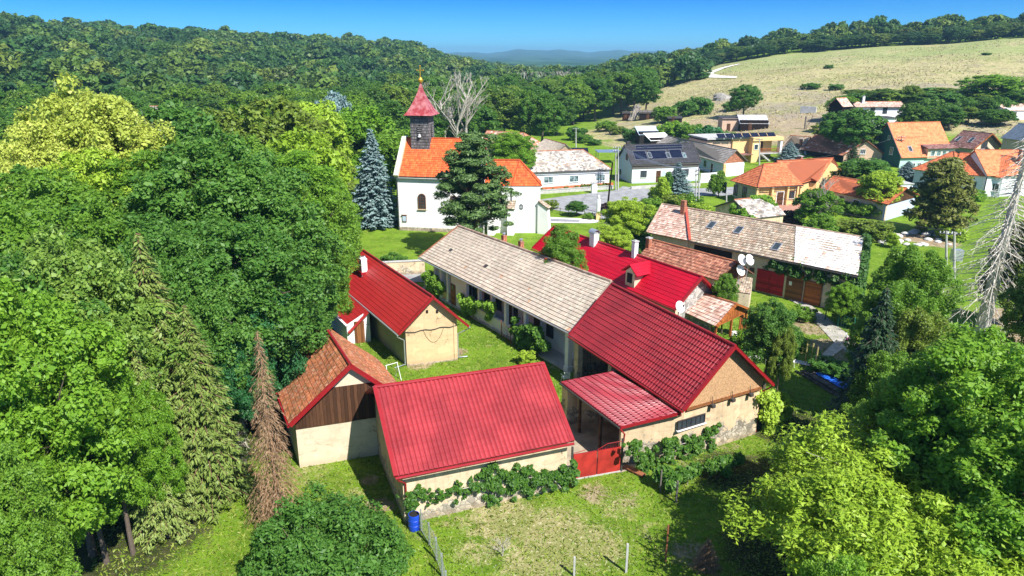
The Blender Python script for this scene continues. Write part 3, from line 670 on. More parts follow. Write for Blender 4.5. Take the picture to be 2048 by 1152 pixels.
        if kick is not None: pts.append(b-UP*.1+n*kick)
        return s.pipe(pts, mat)
    def plinth(s, mat, h=.5, faces=('E',)):
        for f in faces:
            a, b = s.outline(f); n = s.outn(f); mb = MB(); mb.prism([A3(a[0], a[1], s.g-.3), A3(b[0], b[1], s.g-.3), A3(b[0], b[1], s.g+h), A3(a[0], a[1], s.g+h)], n*.05); mb.build('plinth', M[mat], s.root)
        return s
# ------------------------------------------------------------------ the farmyard
F_ = 'farm outbuildings round the inner yard'
# A: front barn
hA = House('front_barn', 'long low barn with a pinkish red metal roof, grapevine trained along its cream front wall', 'barn', (790, 953), (1147, 882), (748, 775), (1087, 727), 3.2, 5.9, ovE=.45, ovF=.5, og0=.45, og1=.15, group=F_)
hA.roof(M['red_tile_pink'], 'rib', ridge=M['red_trim'], ridge_r=.1); hA.walls(M['pA'], mats={'g0': M['pAg']}); hA.barge(); hA.gutter('red_trim', 'EF', .075)
hA.downpipe('E', '0', 'red_trim', 1.0); hA.downpipe('F', '0', 'red_trim', .2)
hA.door('g0', 752, 930, 1.1, 1.9, 'wood_grey', frame='wood_grey')
# B: mossy barn
hB = House('mossy_barn', 'small barn with a mossy orange tile roof, red barge boards and a dark boarded gable', 'barn', (579, 851), (546, 757), (701, 731), (647, 649), 3.0, 6.2, ovE=.35, ovF=.35, og0=.3, og1=.2, group=F_)
hB.roof(M['mossy'], 'fine', ridge=M['clay_ridge'], seed=3, sag=.10); hB.walls(M['pcream']); hB.barge('red_trim', (0,), w=.13)
rm = MB(); rm.tube([hB.R0+UP*.06, hB.R1+UP*.06], .1, 6); rm.build('ridge_flashing', M['red_trim'], hB.rf)
hB.panel('g0', 2.55, 4.85, M['wood_dark'], 'gable_boarding', .05); hB.gutter('red_trim', 'E')
# C: cream building
hC = House('cream_outbuilding', 'cream rendered outbuilding with a bright red metal roof, white chimney and two gable vent holes', 'outbuilding', (797, 669), None, (866, 594), (727, 501), 2.9, 5.6, ovE=.7, ovF=.75, og0=.45, og1=.3, group=F_)
hC.roof(M['red_tile_bright'], 'seam', ridge=M['red_trim'], ridge_r=.09); hC.walls(M['pC'], mats={'E': M['beige']}); hC.barge('red_trim', (0, 1)); hC.gutter('zinc', 'EF')
hC.downpipe('E', '0', 'zinc', .15, .9); hC.downpipe('F', '0', 'zinc', .15, .8)
hC.plinth('pA', .12, ('g0',))
for px in (854, 874): 
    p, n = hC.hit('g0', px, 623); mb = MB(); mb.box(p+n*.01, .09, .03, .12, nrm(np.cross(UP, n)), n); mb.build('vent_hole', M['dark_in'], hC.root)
p, n = hC.hit('g0', 860, 660); ax = nrm(np.cross(UP, n)); mb = MB()
mb.tube([p+n*.05+ax*(-2.3+4.6*k/12)+UP*(.0+.06*math.sin(k*1.7)+k*.012) for k in range(13)], .03, 5); mb.build('cable', M['dark_metal'], hC.root)
p, n = hC.hit('g0', 887, 655); mb = MB(); mb.tube([p+n*.05+ax*(-1.6*k/9)-UP*(1.1*math.sin(math.pi*k/9)**.8) for k in range(10)], .012, 4); mb.build('cable', M['dark_metal'], hC.root)
# white chimney with an opening on top
p, n = hC.hit('rE', 727, 545); ax = nrm(hC.R1-hC.R0); mb = MB(); mb.box(p+UP*.45, .38, .26, .8, ax); mb.box(p+UP*1.3, .40, .28, .05, ax); ch = mb.build('chimney', M['white_paint'], hC.rf)
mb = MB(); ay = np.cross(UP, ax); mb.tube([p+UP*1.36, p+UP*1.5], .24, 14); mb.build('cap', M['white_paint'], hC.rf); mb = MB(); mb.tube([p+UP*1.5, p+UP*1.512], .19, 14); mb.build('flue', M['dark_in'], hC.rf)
mb = MB(); mb.box(p+UP*.02, .46, .36, .12, ax); mb.build('flashing', M['red_trim'], hC.rf)
# its side wing, roof continuing down the slope
a = nrm((hC.E1-hC.E0)*[1, 1, 0]); Lc = np.linalg.norm(hC.E1-hC.E0); sE = hC.E0+a*Lc*.40; eE = hC.E0+a*Lc*.99; dn = nrm(hC.E0-hC.R0)
o1, o2 = sE+dn*2.6, eE+dn*2.6
mb = MB(); slope(mb, o1, o2, sE-dn*.05, eE-dn*.05, 'seam'); mb.build('roof', M['red_tile_bright'], hC.root)
mb = MB(); dh = nrm(dn*[1, 1, 0]); q0 = sE+a*.3; q1 = eE-a*.3
for (u, v) in ((q0, q0+dh*1.9), (q0+dh*1.9, q1+dh*1.9), (q1+dh*1.9, q1)):
    u = u*[1, 1, 0]-UP*.3; v = v*[1, 1, 0]-UP*.3; zt = 1.55
    mb.prism([u, v, v+UP*(zt+.35), u+UP*(zt+.35)] if u is not q0*[1, 1, 0] and (u-v)@dh == 0 else [u, v, v+UP*(zt+.3), u+UP*(zt+.3)], nrm(np.cross(UP, v-u))*-.2)
mb.build('wing_wall', M['pw'], hC.root)
mb = MB(); c = q0+dh*.9; c = A3(c[0], c[1], 1.0)-a*.06; mb.box(c, .4, .04, .95, dh, a); mb.build('door', M['wood_door'], hC.root)
mb = MB(); fl = [q0*[1, 1, 0]+dh*.0+UP*1.6, q0*[1, 1, 0]+dh*1.95+UP*1.6, q0*[1, 1, 0]+UP*2.75]; mb.prism(fl, a*.2); mb.build('wing_gable', M['pw'], hC.root)
# D: the long dwelling
hD = House('long_farmhouse', 'long farmhouse with a weathered tan tile roof and a white columned porch along the yard', 'farmhouse', (1140, 665), (838, 514), (1222, 563), (917, 452), 3.4, 6.2, ovE=1.75, ovF=.4, og0=.05, og1=.3)
hD.roof(M['tan'], 'clay', ridge=M['old_ridge'], seed=5, sag=.07, ridge_r=.11); hD.walls(M['pw'], faces=('E', 'F', 'g1')); hD.gutter('zinc', 'E'); hD.barge('clay_ridge', (1,), w=.06)
nD = hD.outn('E'); eD = nrm((hD.E1-hD.E0)*[1, 1, 0]); LD = np.linalg.norm(hD.E1-hD.E0)
def onD(px, py, inset=.3):      # a point on the line of the porch columns
    a = hD.E0-nD*inset; d = ray(px, py); o = A3(0, 0, H); p = o+d*(((a-o)@nD)/(d@nD)); return p
for px, py in ((872, 560), (884, 566), (897, 572), (934, 590), (960, 605), (986, 618), (1013, 640), (1052, 660), (1137, 705)):
    p = onD(px, py); w = .2 if px > 1100 else .15
    mb = MB(); mb.box((p[0], p[1], 1.62), w, w, 1.72, eD); mb.box((p[0], p[1], .2), w+.06, w+.06, .25, eD); mb.box((p[0], p[1], 3.2), w+.04, w+.04, .06, eD); mb.build('column', M['white_paint'], hD.root)
mb = MB(); c0, c1 = hD.E0-nD*.3+eD*.2, hD.E1-nD*.3-eD*.3; mb.box(((c0+c1)/2)*[1, 1, 0]+UP*3.28, LD/2-.3, .12, .12, eD, nD); mb.build('porch_beam', M['white_paint'], hD.root)
mb = MB(); m_ = (hD.E0+hD.E1)/2-nD*1.0; mb.box(m_*[1, 1, 0]+UP*.06, LD/2-.3, .95, .14, eD, nD); mb.build('porch_floor', M['concrete'], hD.root)
def para(pxa, pxb, h, mat, nm, py=640, th=.12, z0=-.2, inset=.3, py2=None):
    a_, b_ = onD(pxa, py, inset), onD(pxb, py2 or py, inset); mb = MB(); c = (a_+b_)/2; mb.box((c[0], c[1], z0/2+h/2), np.linalg.norm((b_-a_)[:2])/2, th, (h-z0)/2, eD, nD); return mb.build(nm, mat, hD.root)
para(905, 935, 3.2, M['pw'], 'porch_wall', 590, .1, py2=600); para(950, 1062, 1.15, M['pw'], 'parapet_wall', 615, py2=650); para(850, 900, 1.0, M['pA'], 'parapet_wall', 570, py2=590)
p = onD(909, 588, .3); mb = MB(); mb.box(A3(p[0], p[1], 1.2)+nD*.13, .42, .04, 1.05, eD, nD); dd_ = mb.build('door', M['wood_door'], hD.root)
mb = MB(); mb.box(A3(p[0], p[1], 1.95)+nD*.18, .15, .015, .2, eD, nD); mb.build('pane', M['glass_light'], dd_)
for px, py in ((925, 592), (952, 605), (975, 612), (998, 628), (1030, 640), (1100, 680)): hD.window('E', px, py, .9, 1.4, 'dark_frame', 'glass', z=1.75, sill=False)
for px, py in ((940, 600), (1020, 640), (1075, 672)): hD.door('E', px, py, .95, 2.1, 'wood_dark', z0=.15)
for px, py in ((903, 502), (973, 534)):
    p, n = hD.hit('rE', px, py); mb = MB()
    mb.box(p+n*.08, .2, .16, .1, nrm(hD.E1-hD.E0), None, n); mb.build('roof_vent', M['dark_metal'], hD.rf)
for px in (1031, 998):
    k_ = min(np.linspace(0, 1, 200), key=lambda q: abs((lambda p: 1024+FPX*p[0]/(p[1]*math.cos(PIT)-(p[2]-H)*math.sin(PIT)))(lerp(hD.R0, hD.R1, q))-px)); q = lerp(hD.R0, hD.R1, k_)-nD*.6
    mb = MB(); mb.box(q-UP*.1, .2, .2, .55, eD); c_ = mb.build('chimney', M['brick'], hD.rf); mb = MB(); mb.tube([q+UP*.45, q+UP*.62, q+UP*.64, q+UP*.72], [.12, .12, .2, .02], 8); mb.build('cap', M['zinc'], hD.rf)
# E: big red barn
hE = House('big_red_barn', 'tall barn with a dark red metal tile roof and chipboard gable over ochre stone', 'barn', (1367, 821), (1138, 670), (1471, 693), (1224, 568), 3.6, 6.85, ovE=.5, ovF=.5, og0=.5, og1=.02, group=F_)
hE.roof(M['red_tile_dark'], 'pan', ridge=M['red_trim'], ridge_r=.1); hE.walls(M['pE'], faces=('F', 'g0', 'g1'))
hE.barge('red_trim', (0, 1)); hE.gutter('red_trim', 'EF', .075); hE.panel('g0', 3.35, 9, M['posb'], 'gable_boarding', .05)
p0_, p1_ = hE.outline('g0'); n = hE.outn('g0'); ax = nrm((p1_-p0_)*[1, 1, 0]); mb = MB(); c = (p0_+p1_)/2
mb.box(A3(c[0], c[1], 3.3)+n*.1, np.linalg.norm(p1_-p0_)/2-.1, .05, .08, ax, n); mb.build('gable_beam', M['wood_door'], hE.root)
for k in (-1.1, .5, 2.0):
    mb = MB(); q = A3(c[0], c[1], 3.15)+ax*k*-1+n*.2; mb.box(q, .13, .16, .1, ax, n); mb.tube([q+UP*.1, q+UP*.55-n*.05], .02, 5); mb.build('bracket', M['dark_metal'], hE.root)
hE.window('g0', 1382, 843, 2.1, .6, 'dark_frame', 'glass', nx=6, sill=True)
hE.downpipe('F', '0', 'red_trim', .1); hE.downpipe('E', '0', 'red_trim', .2)
nE = hE.outn('E'); eE_ = nrm((hE.E1-hE.E0)*[1, 1, 0]); LE = np.linalg.norm(hE.E1-hE.E0)
for k in (.30, .62, .95):
    q = hE.E0-nE*.5+eE_*LE*k; mb = MB(); mb.box(A3(q[0], q[1], 1.7), .2, .2, 1.75, eE_); mb.build('pillar', M['pA'], hE.root)
mb = MB(); q = hE.E0-nE*.5+eE_*LE*.5; mb.box(A3(q[0], q[1], 3.42), LE/2-.5, .1, .1, eE_); mb.build('eaves_beam', M['wood_door'], hE.root)
q = hE.E0-nE*.5+eE_*1.75; mb = MB(); mb.box(A3(q[0], q[1], 1.6), .9, .14, 1.85, eE_); mb.build('wall', M['pE'], hE.root)
# ladder leaning inside the open bay
q = hE.E1-nE*.9-eE_*1.6; r_ = empty('ladder', (q[0], q[1], 0), 'long wooden ladder leaning in the shadow of the open red barn bay', 'ladder')
mb = MB(); l0, l1 = A3(q[0], q[1], .05), A3(q[0], q[1], 3.2)-nE*-.5-eE_*.5
for sg in (-.2, .2): mb.tube([l0+eE_*sg, l1+eE_*sg*.8], .03, 6)
mb.build('rail', M['wood_grey'], r_)
for k in range(1, 10): c = lerp(l0, l1, k/10); mb = MB(); mb.tube([c-eE_*.19, c+eE_*.19], .02, 5); mb.build('rung', M['wood_grey'], r_)
# F: lean-to beside the gate
rt = empty('gate_shelter', at(1240, 850, 0)*[1, 1, 0], 'open lean-to shelter with a shallow glossy red metal roof between gate and tall barn', 'shelter', F_)
f0, f1, f2, f3 = at(1242, 854, 2.75), at(1122, 764, 2.75), at(1362, 825, 3.35), at(1226, 743, 3.35)
mb = MB(); slope(mb, f0, f1, f2, f3, 'pan'); rfF = mb.build('roof', sheet_metal('glossy_red_metal_tile', (.26, .018, .028), .34, .2, .5), rt)
mb = MB(); ex_ = nrm((f1-f0)*[1, 1, 0]); ey_ = nrm((f2-f0)*[1, 1, 0])
for (u, v, w_) in ((f0, f2, .09), (f0, f1, .07), (f1, f3, .07)):
    d = nrm(v-u); mb.box((u+v)/2-UP*.05, np.linalg.norm(v-u)/2, .035, w_, d)
mb.build('fascia', M['red_trim'], rfF)
mb = MB(); mb.tube([f0-UP*.08-ey_*.08, f1-UP*.1-ey_*.08], .06, 8); mb.build('gutter', M['dark_metal'], rfF)
nf_ = hE.outn('g0'); g0_, g1_ = hE.outline('g0'); near = g0_ if np.linalg.norm(g0_-f2) < np.linalg.norm(g1_-f2) else g1_
wl = f0*[1, 1, 0]+ex_*.35+ey_*.25; wr = near*[1, 1, 0]
wr = wr-nf_*.01
mb = MB(); d = nrm(wr-wl); 
mb.prism([wl-UP*.4, wr-UP*.4, wr+UP*3.1, wl+UP*2.62], -nrm(np.cross(UP, d))*-.3 if (np.cross(UP, d)@nf_) < 0 else -nrm(np.cross(UP, d))*.3); mb.build('wall', M['pE'], rt)
mb = MB(); c = f1*[1, 1, 0]-ex_*.5+ey_*.3
mb.box(A3(c[0], c[1], 1.25), .35, .35, 1.4, ex_); mb.build('stone_pillar', M['pAg'], rt)
c2 = f3*[1, 1, 0]-ex_*.6-ey_*.2; mb = MB(); mb.box((c+c2)/2*[1, 1, 0]+UP*1.1-ex_*0, np.linalg.norm(c2-c)/2, .12, 1.2, nrm(c2-c)); mb.build('wall', M['pAg'], rt)
for k in (.35, .7): c = lerp(f0, f1, k)*[1, 1, 0]+ey_*.2; mb = MB(); mb.box(A3(c[0], c[1], 1.3), .07, .07, 1.35, ex_); mb.build('post', M['wood_dark'], rt)
mb = MB(); mb.tube([f0-UP*.12-ey_*.05, f0-UP*.45+ex_*.3+ey_*.2-nf_*-.35, A3(*(wl[:2]), .2)+nf_*.12+ex_*.0], .05, 8); mb.build('downpipe', M['red_trim'], rt)
# gate
gl, gr = at(1145, 960, 0), at(1240, 943, 0); gx = nrm(gr-gl); gn = np.cross(gx, UP); Lg = np.linalg.norm(gr-gl)
gt = empty('yard_gate', (gl+gr)/2, 'low red sheet metal double gate closing the farmyard', 'gate')
for k in (0, 1):
    c = gl+gx*Lg*(.25+.5*k)+UP*.85; mb = MB(); mb.box(c, Lg/4-.03, .02, .78, gx, gn); lf = mb.build('gate_leaf', M['red_trim'] if False else plain('red_gate_paint', (.40, .03, .022), .55, .3, 1.5, .1), gt)
    mb = MB()
    for sz in (-.75, .75): mb.box(c+UP*sz-gn*.04, Lg/4-.03, .03, .03, gx, gn)
    for sx in (-1, 1): mb.box(c+gx*sx*(Lg/4-.06)-gn*.04, .03, .03, .72, gx, gn)
    mb.build('frame', M['red_trim'], lf)
mb = MB(); mb.tube([gl+UP*1.72, gl+UP*1.82+gx*Lg*.25], .02, 5); mb.tube([gl+gx*Lg*.5+UP*1.7, gl+gx*Lg*.7+UP*1.98, gl+gx*Lg+UP*2.0], .02, 5)
for k in range(8): mb.tube([gl+gx*Lg*(.55+.055*k)+UP*1.63, gl+gx*Lg*(.55+.055*k)+UP*(1.75+.03*k)], .012, 4)
mb.build('top_rail', M['red_trim'], gt)
mb = MB(); mb.box(gl+gx*Lg*.5+UP*1.0-gn*.07, .03, .04, .12, gx, gn); mb.build('latch', M['dark_metal'], gt)
for q, nm in ((gl-gx*.06, 'dark post'), (gr+gx*.06, 'dark post')): mb = MB(); mb.box(q+UP*1.05, .05, .05, 1.1, gx, gn); mb.build('post', M['dark_metal'], gt)
mb = MB(); mb.box((gl+gr)/2+UP*.03-gn*.1, Lg/2, .15, .06, gx, gn); mb.build('threshold', M['concrete'], gt)
# G: crimson roofed house
hG = House('crimson_roof_house', 'house with a vivid crimson metal roof, a small dormer and a pale pebbly gable', 'house', (1352, 619), (1064, 496), (1405, 554), (1107, 453), 3.3, 5.6, ovE=.5, ovF=.5, og0=.55, og1=.4)
hG.roof(M['red_tile_magenta'], 'seam', ridge=M['red_trim'], ridge_r=.09); hG.walls(M['pcream'], mats={'g0': plaster('pebbly_grey_render', (.58, .53, .46), (.3, .27, .24), (.5, .47, .43), 9, .4)}); hG.barge(); hG.gutter('red_trim', 'EF')
hG.chimney('rF', 1188, 487, .75, .6, 1.0, 'white_paint', round_cap=True, capmat='zinc'); hG.chimney('rF', 1269, 512, .42, .42, 1.35, 'pw')
p, n = hG.hit('rE', 1270, 560)
ax = nrm((hG.E0-hG.R0)*[1, 1, 0]); ay = nrm((hG.E0-hG.E1)*[1, 1, 0]); cz = p[2]+.25
dc = p*[1, 1, 0]
mb = MB(); a0 = A3(dc[0], dc[1], cz)
fr = a0+ax*.75+UP*.15; bk = a0-ax*2.3+UP*.15
mb2 = MB(); slope(mb2, fr+ay*1.1+UP*.35, bk+ay*1.1+UP*.35, fr+UP*1.15, bk+UP*1.15, 'seam'); slope(mb2, bk-ay*1.1+UP*.35, fr-ay*1.1+UP*.35, bk+UP*1.15, fr+UP*1.15, 'seam'); dr = mb2.build('dormer_roof', M['red_tile_magenta'], hG.rf)
mb.prism([fr-ax*.15+ay*.62-UP*.9, fr-ax*.15-ay*.62-UP*.9, fr-ax*.15-ay*.62+UP*.42, fr-ax*.15+UP*.88, fr-ax*.15+ay*.62+UP*.42], -ax*1.9); mb.build('dormer_wall', M['pcream'], hG.rf)
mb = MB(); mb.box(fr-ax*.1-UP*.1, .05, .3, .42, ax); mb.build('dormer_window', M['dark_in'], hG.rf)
# Y: long ivy covered barn house with patched roof
hY = House('ivy_clad_house', 'long house with lichen spotted tan tiles, a white tiled end and red garage doors', 'house', (1380, 482), (1716, 552), (1372, 416), (1727, 475), 3.9, 6.3, ovE=.5, ovF=.5, og0=.0, og1=.4)
hY.roof(M['tan2'], 'clay', ridge=M['old_ridge'], seed=8, sag=.07, ridge_r=.1); hY.walls(M['pcream']); hY.gutter('dark_metal', 'E')
# white tiled end laid over the same slope
mb = MB(); k0 = .66; Ea, Ra = lerp(hY.E0, hY.E1, k0), lerp(hY.R0, hY.R1, k0); nn_ = nrm(np.cross(hY.E1-hY.E0, hY.R0-hY.E0)); nn_ = nn_ if nn_[2] > 0 else -nn_
slope(mb, Ea+nn_*.05, hY.E1+nn_*.05, Ra+nn_*.05, hY.R1+nn_*.05, 'clay', 9, .04); mb.build('whitewashed_tiles', M['whitet'], hY.rf)
for px, py in ((1423, 451), (1477, 461), (1553, 494)): hY.skylight('rE', px, py, .7, 1.05)
hY.chimney('rE', 1366, 427, .5, .5, 1.5, 'brick', cap=False)
p, n = hY.hit('E', 1540, 563); ax = nrm(np.cross(UP, n)); 
ga = empty('tmp', (0, 0, 0)); bpy.data.objects.remove(ga)
mb = MB()
for sg in (-1, 1): mb.box(A3(p[0], p[1], 1.3)+n*.04+ax*sg*.72, .70, .04, 1.15, ax, n)
mb.uv = [[(u*1., v) for u, v in f] for f in mb.uv]; mb.build('garage_door', boards('red_board_door', (.48, .02, .025), .2), hY.root)
hY.door('E', 1588, 580, 1.5, 2.9, 'wood_door', frame='wood_door'); hY.door('E', 1625, 590, 1.5, 2.2, 'wood_orange', frame='wood_door')
hY.window('E', 1504, 541, .5, .6, 'brown_frame', 'glass', sill=False)
for px, py in ((1400, 508), (1425, 513), (1450, 518)):
    p, n = hY.hit('E', px, py); mb = MB(); mb.box(A3(p[0], p[1], 2.4)+n*.02, .75, .03, 1.1, nrm(np.cross(UP, n)), n); mb.build('open_bay_shade', M['dark_in'], hY.root)  # dark panels on the closed wall, painting the shade inside the bays
mb = MB(); p, n = hY.hit('E', 1582, 566); mb.box(p+n*.12, .14, .01, .2, nrm(np.cross(UP, n)), n); mb.build('notice', M['white_paint'], hY.root)
# Y2: pink end of the same house, hipped
hY2 = House('pink_tiled_house', 'hipped house with faded pink tiles, one red patch, a roof window and brick chimney', 'house', (1300, 483), (1362, 481), (1319, 412), (1372, 416), 3.9, 6.3, ovE=.5, ovF=.5, og0=.4, og1=.02, hip0=True) if False else None
R0 = hY.R0; dY = nrm((hY.R1-hY.R0)*[1, 1, 0]); R0b = R0-dY*3.2; E0b = hY.E0-dY*.2
hY2 = House('pink_tiled_house', 'hipped house end with faded pink tiles, a roof window and a brick chimney', 'house', hY.E0-dY*5.6, hY.E0-dY*.03, R0b, R0-dY*.03, 3.9, 6.3, ovE=.5, ovF=.5, og0=.4, og1=.02, hip0=True, world=True)
hY2.roof(M['pinkt'], 'clay', ridge=M['old_ridge'], seed=10, sag=.05); hY2.walls(M['pcream'])
hY2.skylight('rE', 1300, 438, .8, 1.1) if False else None
mb = MB(); c = hY2.R1; d_ = nrm(hY2.E1-hY2.R1); mb.box((hY2.R1+hY2.E1)/2+UP*.16, np.linalg.norm(hY2.E1-hY2.R1)/2, .14, .06, d_); mb.build('fire_wall', plain('red_oxide', (.45, .08, .05), .8), hY2.rf)
# Z: small house with old red brown tiles
hZ = House('old_tile_house', 'small old house under sagging red brown tiles with a brick chimney, behind the crimson roof', 'house', (1434, 561), (1278, 512), (1475, 524), (1306, 480), 2.8, 4.3, ovE=.3, ovF=.4, og0=.4, og1=.3)
hZ.roof(M['redbrown'], 'clay', ridge=M['clay_ridge'], seed=12, sag=.16); hZ.walls(M['pcream']); hZ.panel('g0', 1.6, 9, M['wood_dark'], 'gable_boarding'); hZ.chimney('rE', 1297, 497, .45, .45, 1.1, 'brick')
p = at(1268, 505, 3.2)
# small lean-to roof by the garage
q0, q1, q2, q3 = at(1420, 576, 2.0), at(1432, 545, 2.6), at(1500, 588, 1.9), at(1506, 556, 2.5)
rr = empty('low_tiled_shed', ((q0+q2)/2)*[1, 1, 0], 'low shed with a shallow grey brown tile roof beside the red garage doors', 'shed'); mb = MB(); slope(mb, q0, q2, q1, q3, 'clay', 3, .08); mb.build('roof', M['tan2'], rr)
mb = MB(); 
for (u, v) in ((q0, q2), (q2, q3), (q0, q1)): u = u*[1, 1, 0]; v = v*[1, 1, 0]; mb.prism([u, v, v+UP*1.85, u+UP*1.85], nrm(np.cross(UP, v-u))*.12)
mb.build('wall', M['pcream'], rr)
# gazebo
hg = House('timber_gazebo', 'open timber gazebo with orange varnished gable and pinkish tile roof', 'gazebo', (1434, 654), (1365, 623), (1474, 608), (1398, 585), 2.5, 3.75, ovE=.35, ovF=.35, og0=.35, og1=.3)
hg.roof(M['pinkt'], 'clay', ridge=M['clay_ridge'], seed=4); hg.barge('wood_orange', (0, 1)); hg.panel('g0', 2.45, 9, M['wood_orange'], 'gable_boarding')
for w_ in (hg.WE0, hg.WE1, hg.WF0, hg.WF1, (hg.WE0+hg.WF0)/2):
    mb = MB(); mb.box(A3(w_[0], w_[1], 1.2), .08, .08, 1.25, dY); 
    mb.build('post', M['wood_orange'], hg.root)
mb = MB()
for (u, v) in ((hg.WE0, hg.WE1), (hg.WF0, hg.WF1), (hg.WE0, hg.WF0), (hg.WE1, hg.WF1)): mb.box((u+v)/2*[1, 1, 0]+UP*2.4, np.linalg.norm(v-u)/2+.1, .06, .09, nrm(v-u))
mb.build('beam', M['wood_orange'], hg.root)
# ------------------------------------------------------------------ church
zc = 0.
ch = House('church', 'white village church with orange tile roof, wooden bell turret and gold cross', 'church', (787, 352), (957, 357), (814, 277), (985, 277), 7.5, 12.3, ovE=.35, ovF=.35, og0=.25, og1=.25, pitch=47)
ch.roof(M['church_tile'], 'clay', ridge=M['church_tile'], seed=20); ch.walls(M['pchurch'], th=.6)
uC = nrm((ch.R1-ch.R0)*[1, 1, 0]); nC = ch.outn('E')
PPM = plaster('lichened_parapet', (.62, .63, .50), (.35, .37, .25), None, amt=.4)
for f in ('g0', 'g1'):
    P = ch.wallpoly(f); top = P[2:]; n = ch.outn(f); a, apex, b = P[4], P[3], P[2]
    for (u, v) in ((P[2], P[3]), (P[4], P[3])):
        d = nrm(v-u); o_ = nrm((u-ch.cen)*[1, 1, 0]-n*((u-ch.cen)@n)); 
        u2 = u+o_*.5-UP*.35; mb = MB()
        up = nrm(UP-d*(UP@d)); mb.box((u2+v)/2+up*.28-n*.18, np.linalg.norm(v-u2)/2, .30, .24, d, n, up); mb.build('gable_parapet', PPM, ch.root)
mb = MB(); c = (ch.WE0+ch.WE1)/2; mb.box(A3(c[0], c[1], 7.28)+nC*.12, np.linalg.norm(ch.WE1-ch.WE0)/2, .12, .16, uC, nC); mb.build('cornice', M['pchurch'], ch.root)
ch.plinth('pA', .5, ('E', 'g0')); ch.gutter('dark_metal', 'E'); ch.downpipe('E', '0', 'dark_metal')
def arch_win(H_, face, px, py, w, h, mat='brown_frame'):
    p, n = H_.hit(face, px, py); ax = nrm(np.cross(UP, n)); rr_ = w/2; zb = -h/2; zs = h/2-rr_
    prof = [p+ax*-rr_+UP*zb, p+ax*rr_+UP*zb]+[p+ax*rr_*math.cos(a)+UP*(zs+rr_*math.sin(a)) for a in [math.pi*i/10 for i in range(11)]]
    mb = MB(); N = len(prof)
    for i in range(N):
        u, v = prof[i], prof[(i+1) % N]; 
        if np.linalg.norm(u-v) > 1e-6: mb.box((u+v)/2+n*.05, np.linalg.norm(u-v)/2+.02, .05, .05, nrm(v-u), n, nrm(np.cross(nrm(v-u), n)))
    for k in (-.33, .33): mb.box(p+ax*rr_*k+n*.04, .02, .03, h/2-.1, ax, n)
    for k in (-.6, -.2, .2, .5): mb.box(p+UP*(h/2)*k+n*.04, rr_-.03, .03, .02, ax, n)
    fo = mb.build('window', M[mat], H_.root); g_ = MB(); g_.prism([q+n*.03 for q in prof], -n*.025); g_.build('pane', M['glass'], fo)
    k = MB(); k.box(p+UP*(zb-.06)+n*.1, rr_+.12, .1, .05, ax, n); k.build('sill', M['pA'], fo)
arch_win(ch, 'E', 844, 403, 1.0, 2.05); arch_win(ch, 'E', 908, 407, 1.0, 2.05)
p, n = ch.hit('E', 809, 437); mb = MB(); mb.box(p+n*.05, .3, .05, .45, nrm(np.cross(UP, n)), n); mb.box(p+n*.1+UP*.5, .38, .1, .03, nrm(np.cross(UP, n)), n); pl = mb.build('notice_case', M['brown_frame'], ch.root); mb = MB(); mb.box(p+n*.11, .24, .01, .36, nrm(np.cross(UP, n)), n); mb.build('pane', M['light_tin'], pl)
# choir with a three sided end
CR0, CR1 = at(985, 320, 9.6), at(1039, 320, 9.6); cE1 = at(1023, 372, 6.4); cA1 = at(1082, 364, 6.4); un = nrm((CR1-CR0)*[1, 1, 0]); vn = A3(un[1], -un[0], 0)
if vn[1] > 0: vn = -vn
CR0 = CR0-un*1.0
hw = (cE1-CR1)@vn; cE0 = CR0+vn*hw; cE0[2] = 6.4; cE1 = CR1+vn*hw+un*((cE1-CR1)@un); cE1[2] = 6.4
ak, av = (cA1-CR1)@un, (cA1-CR1)@vn; av = max(1.6, min(av, hw-.8)); cA1 = CR1+un*ak+vn*av; cA1[2] = 6.4; cA2 = CR1+un*ak-vn*av; cA2[2] = 6.4; cF1 = CR1-vn*hw+un*((cE1-CR1)@un); cF1[2] = 6.4; cF0 = CR0-vn*hw; cF0[2] = 6.4
mb = MB(); slope(mb, cE0, cE1, CR0, CR1, 'clay', 30); e_ = 1e-3
for (u, v) in ((cE1, cA1), (cA1, cA2), (cA2, cF1)): slope(mb, u, v, CR1, CR1+e_*nrm(v-u), 'clay', 31)
slope(mb, cF1, cF0, CR1, CR0, 'clay', 32); cr = mb.build('choir_roof', M['church_tile'], ch.root)
mb = MB()
for u in (CR0, cE1, cA1, cA2): mb.tube([u+UP*.04, CR1+UP*.04], .09, 6)
mb.build('ridge_cap', M['church_tile'], cr)
cc = (cE0+cE1+cA1+cA2+cF1+cF0)/6; wp = [cc*[1, 1, 0]+(q-cc)*[1, 1, 0]*.95 for q in (cE0, cE1, cA1, cA2, cF1, cF0)]
mb = MB(); mb.prism([q-UP*.5 for q in wp], UP*6.85); mb.build('choir_wall', M['pchurch'], ch.root)
mb = MB(); mb.prism([cc*[1, 1, 0]+(q-cc*[1, 1, 0])*1.015+UP*6.12 for q in wp], UP*.22); mb.build('choir_cornice', M['pchurch'], ch.root)
def choir_pt(px, py, a, b):
    n = nrm(A3((b-a)[1], -(b-a)[0], 0)); 
    if n@(a-cc) < 0: n = -n
    d = ray(px, py); o = A3(0, 0, H); return o+d*(((a-o)@n)/(d@n)), n
p, n = choir_pt(1042, 414, wp[1], wp[2]); ax = nrm(np.cross(UP, n)); mb = MB(); 
ell = [p+ax*.33*math.cos(a)+UP*.5*math.sin(a) for a in [2*math.pi*i/16 for i in range(16)]]
for i in range(16): u, v = ell[i], ell[(i+1) % 16]; mb.box((u+v)/2+n*.04, np.linalg.norm(u-v)/2+.01, .04, .05, nrm(v-u), n, nrm(np.cross(nrm(v-u), n)))
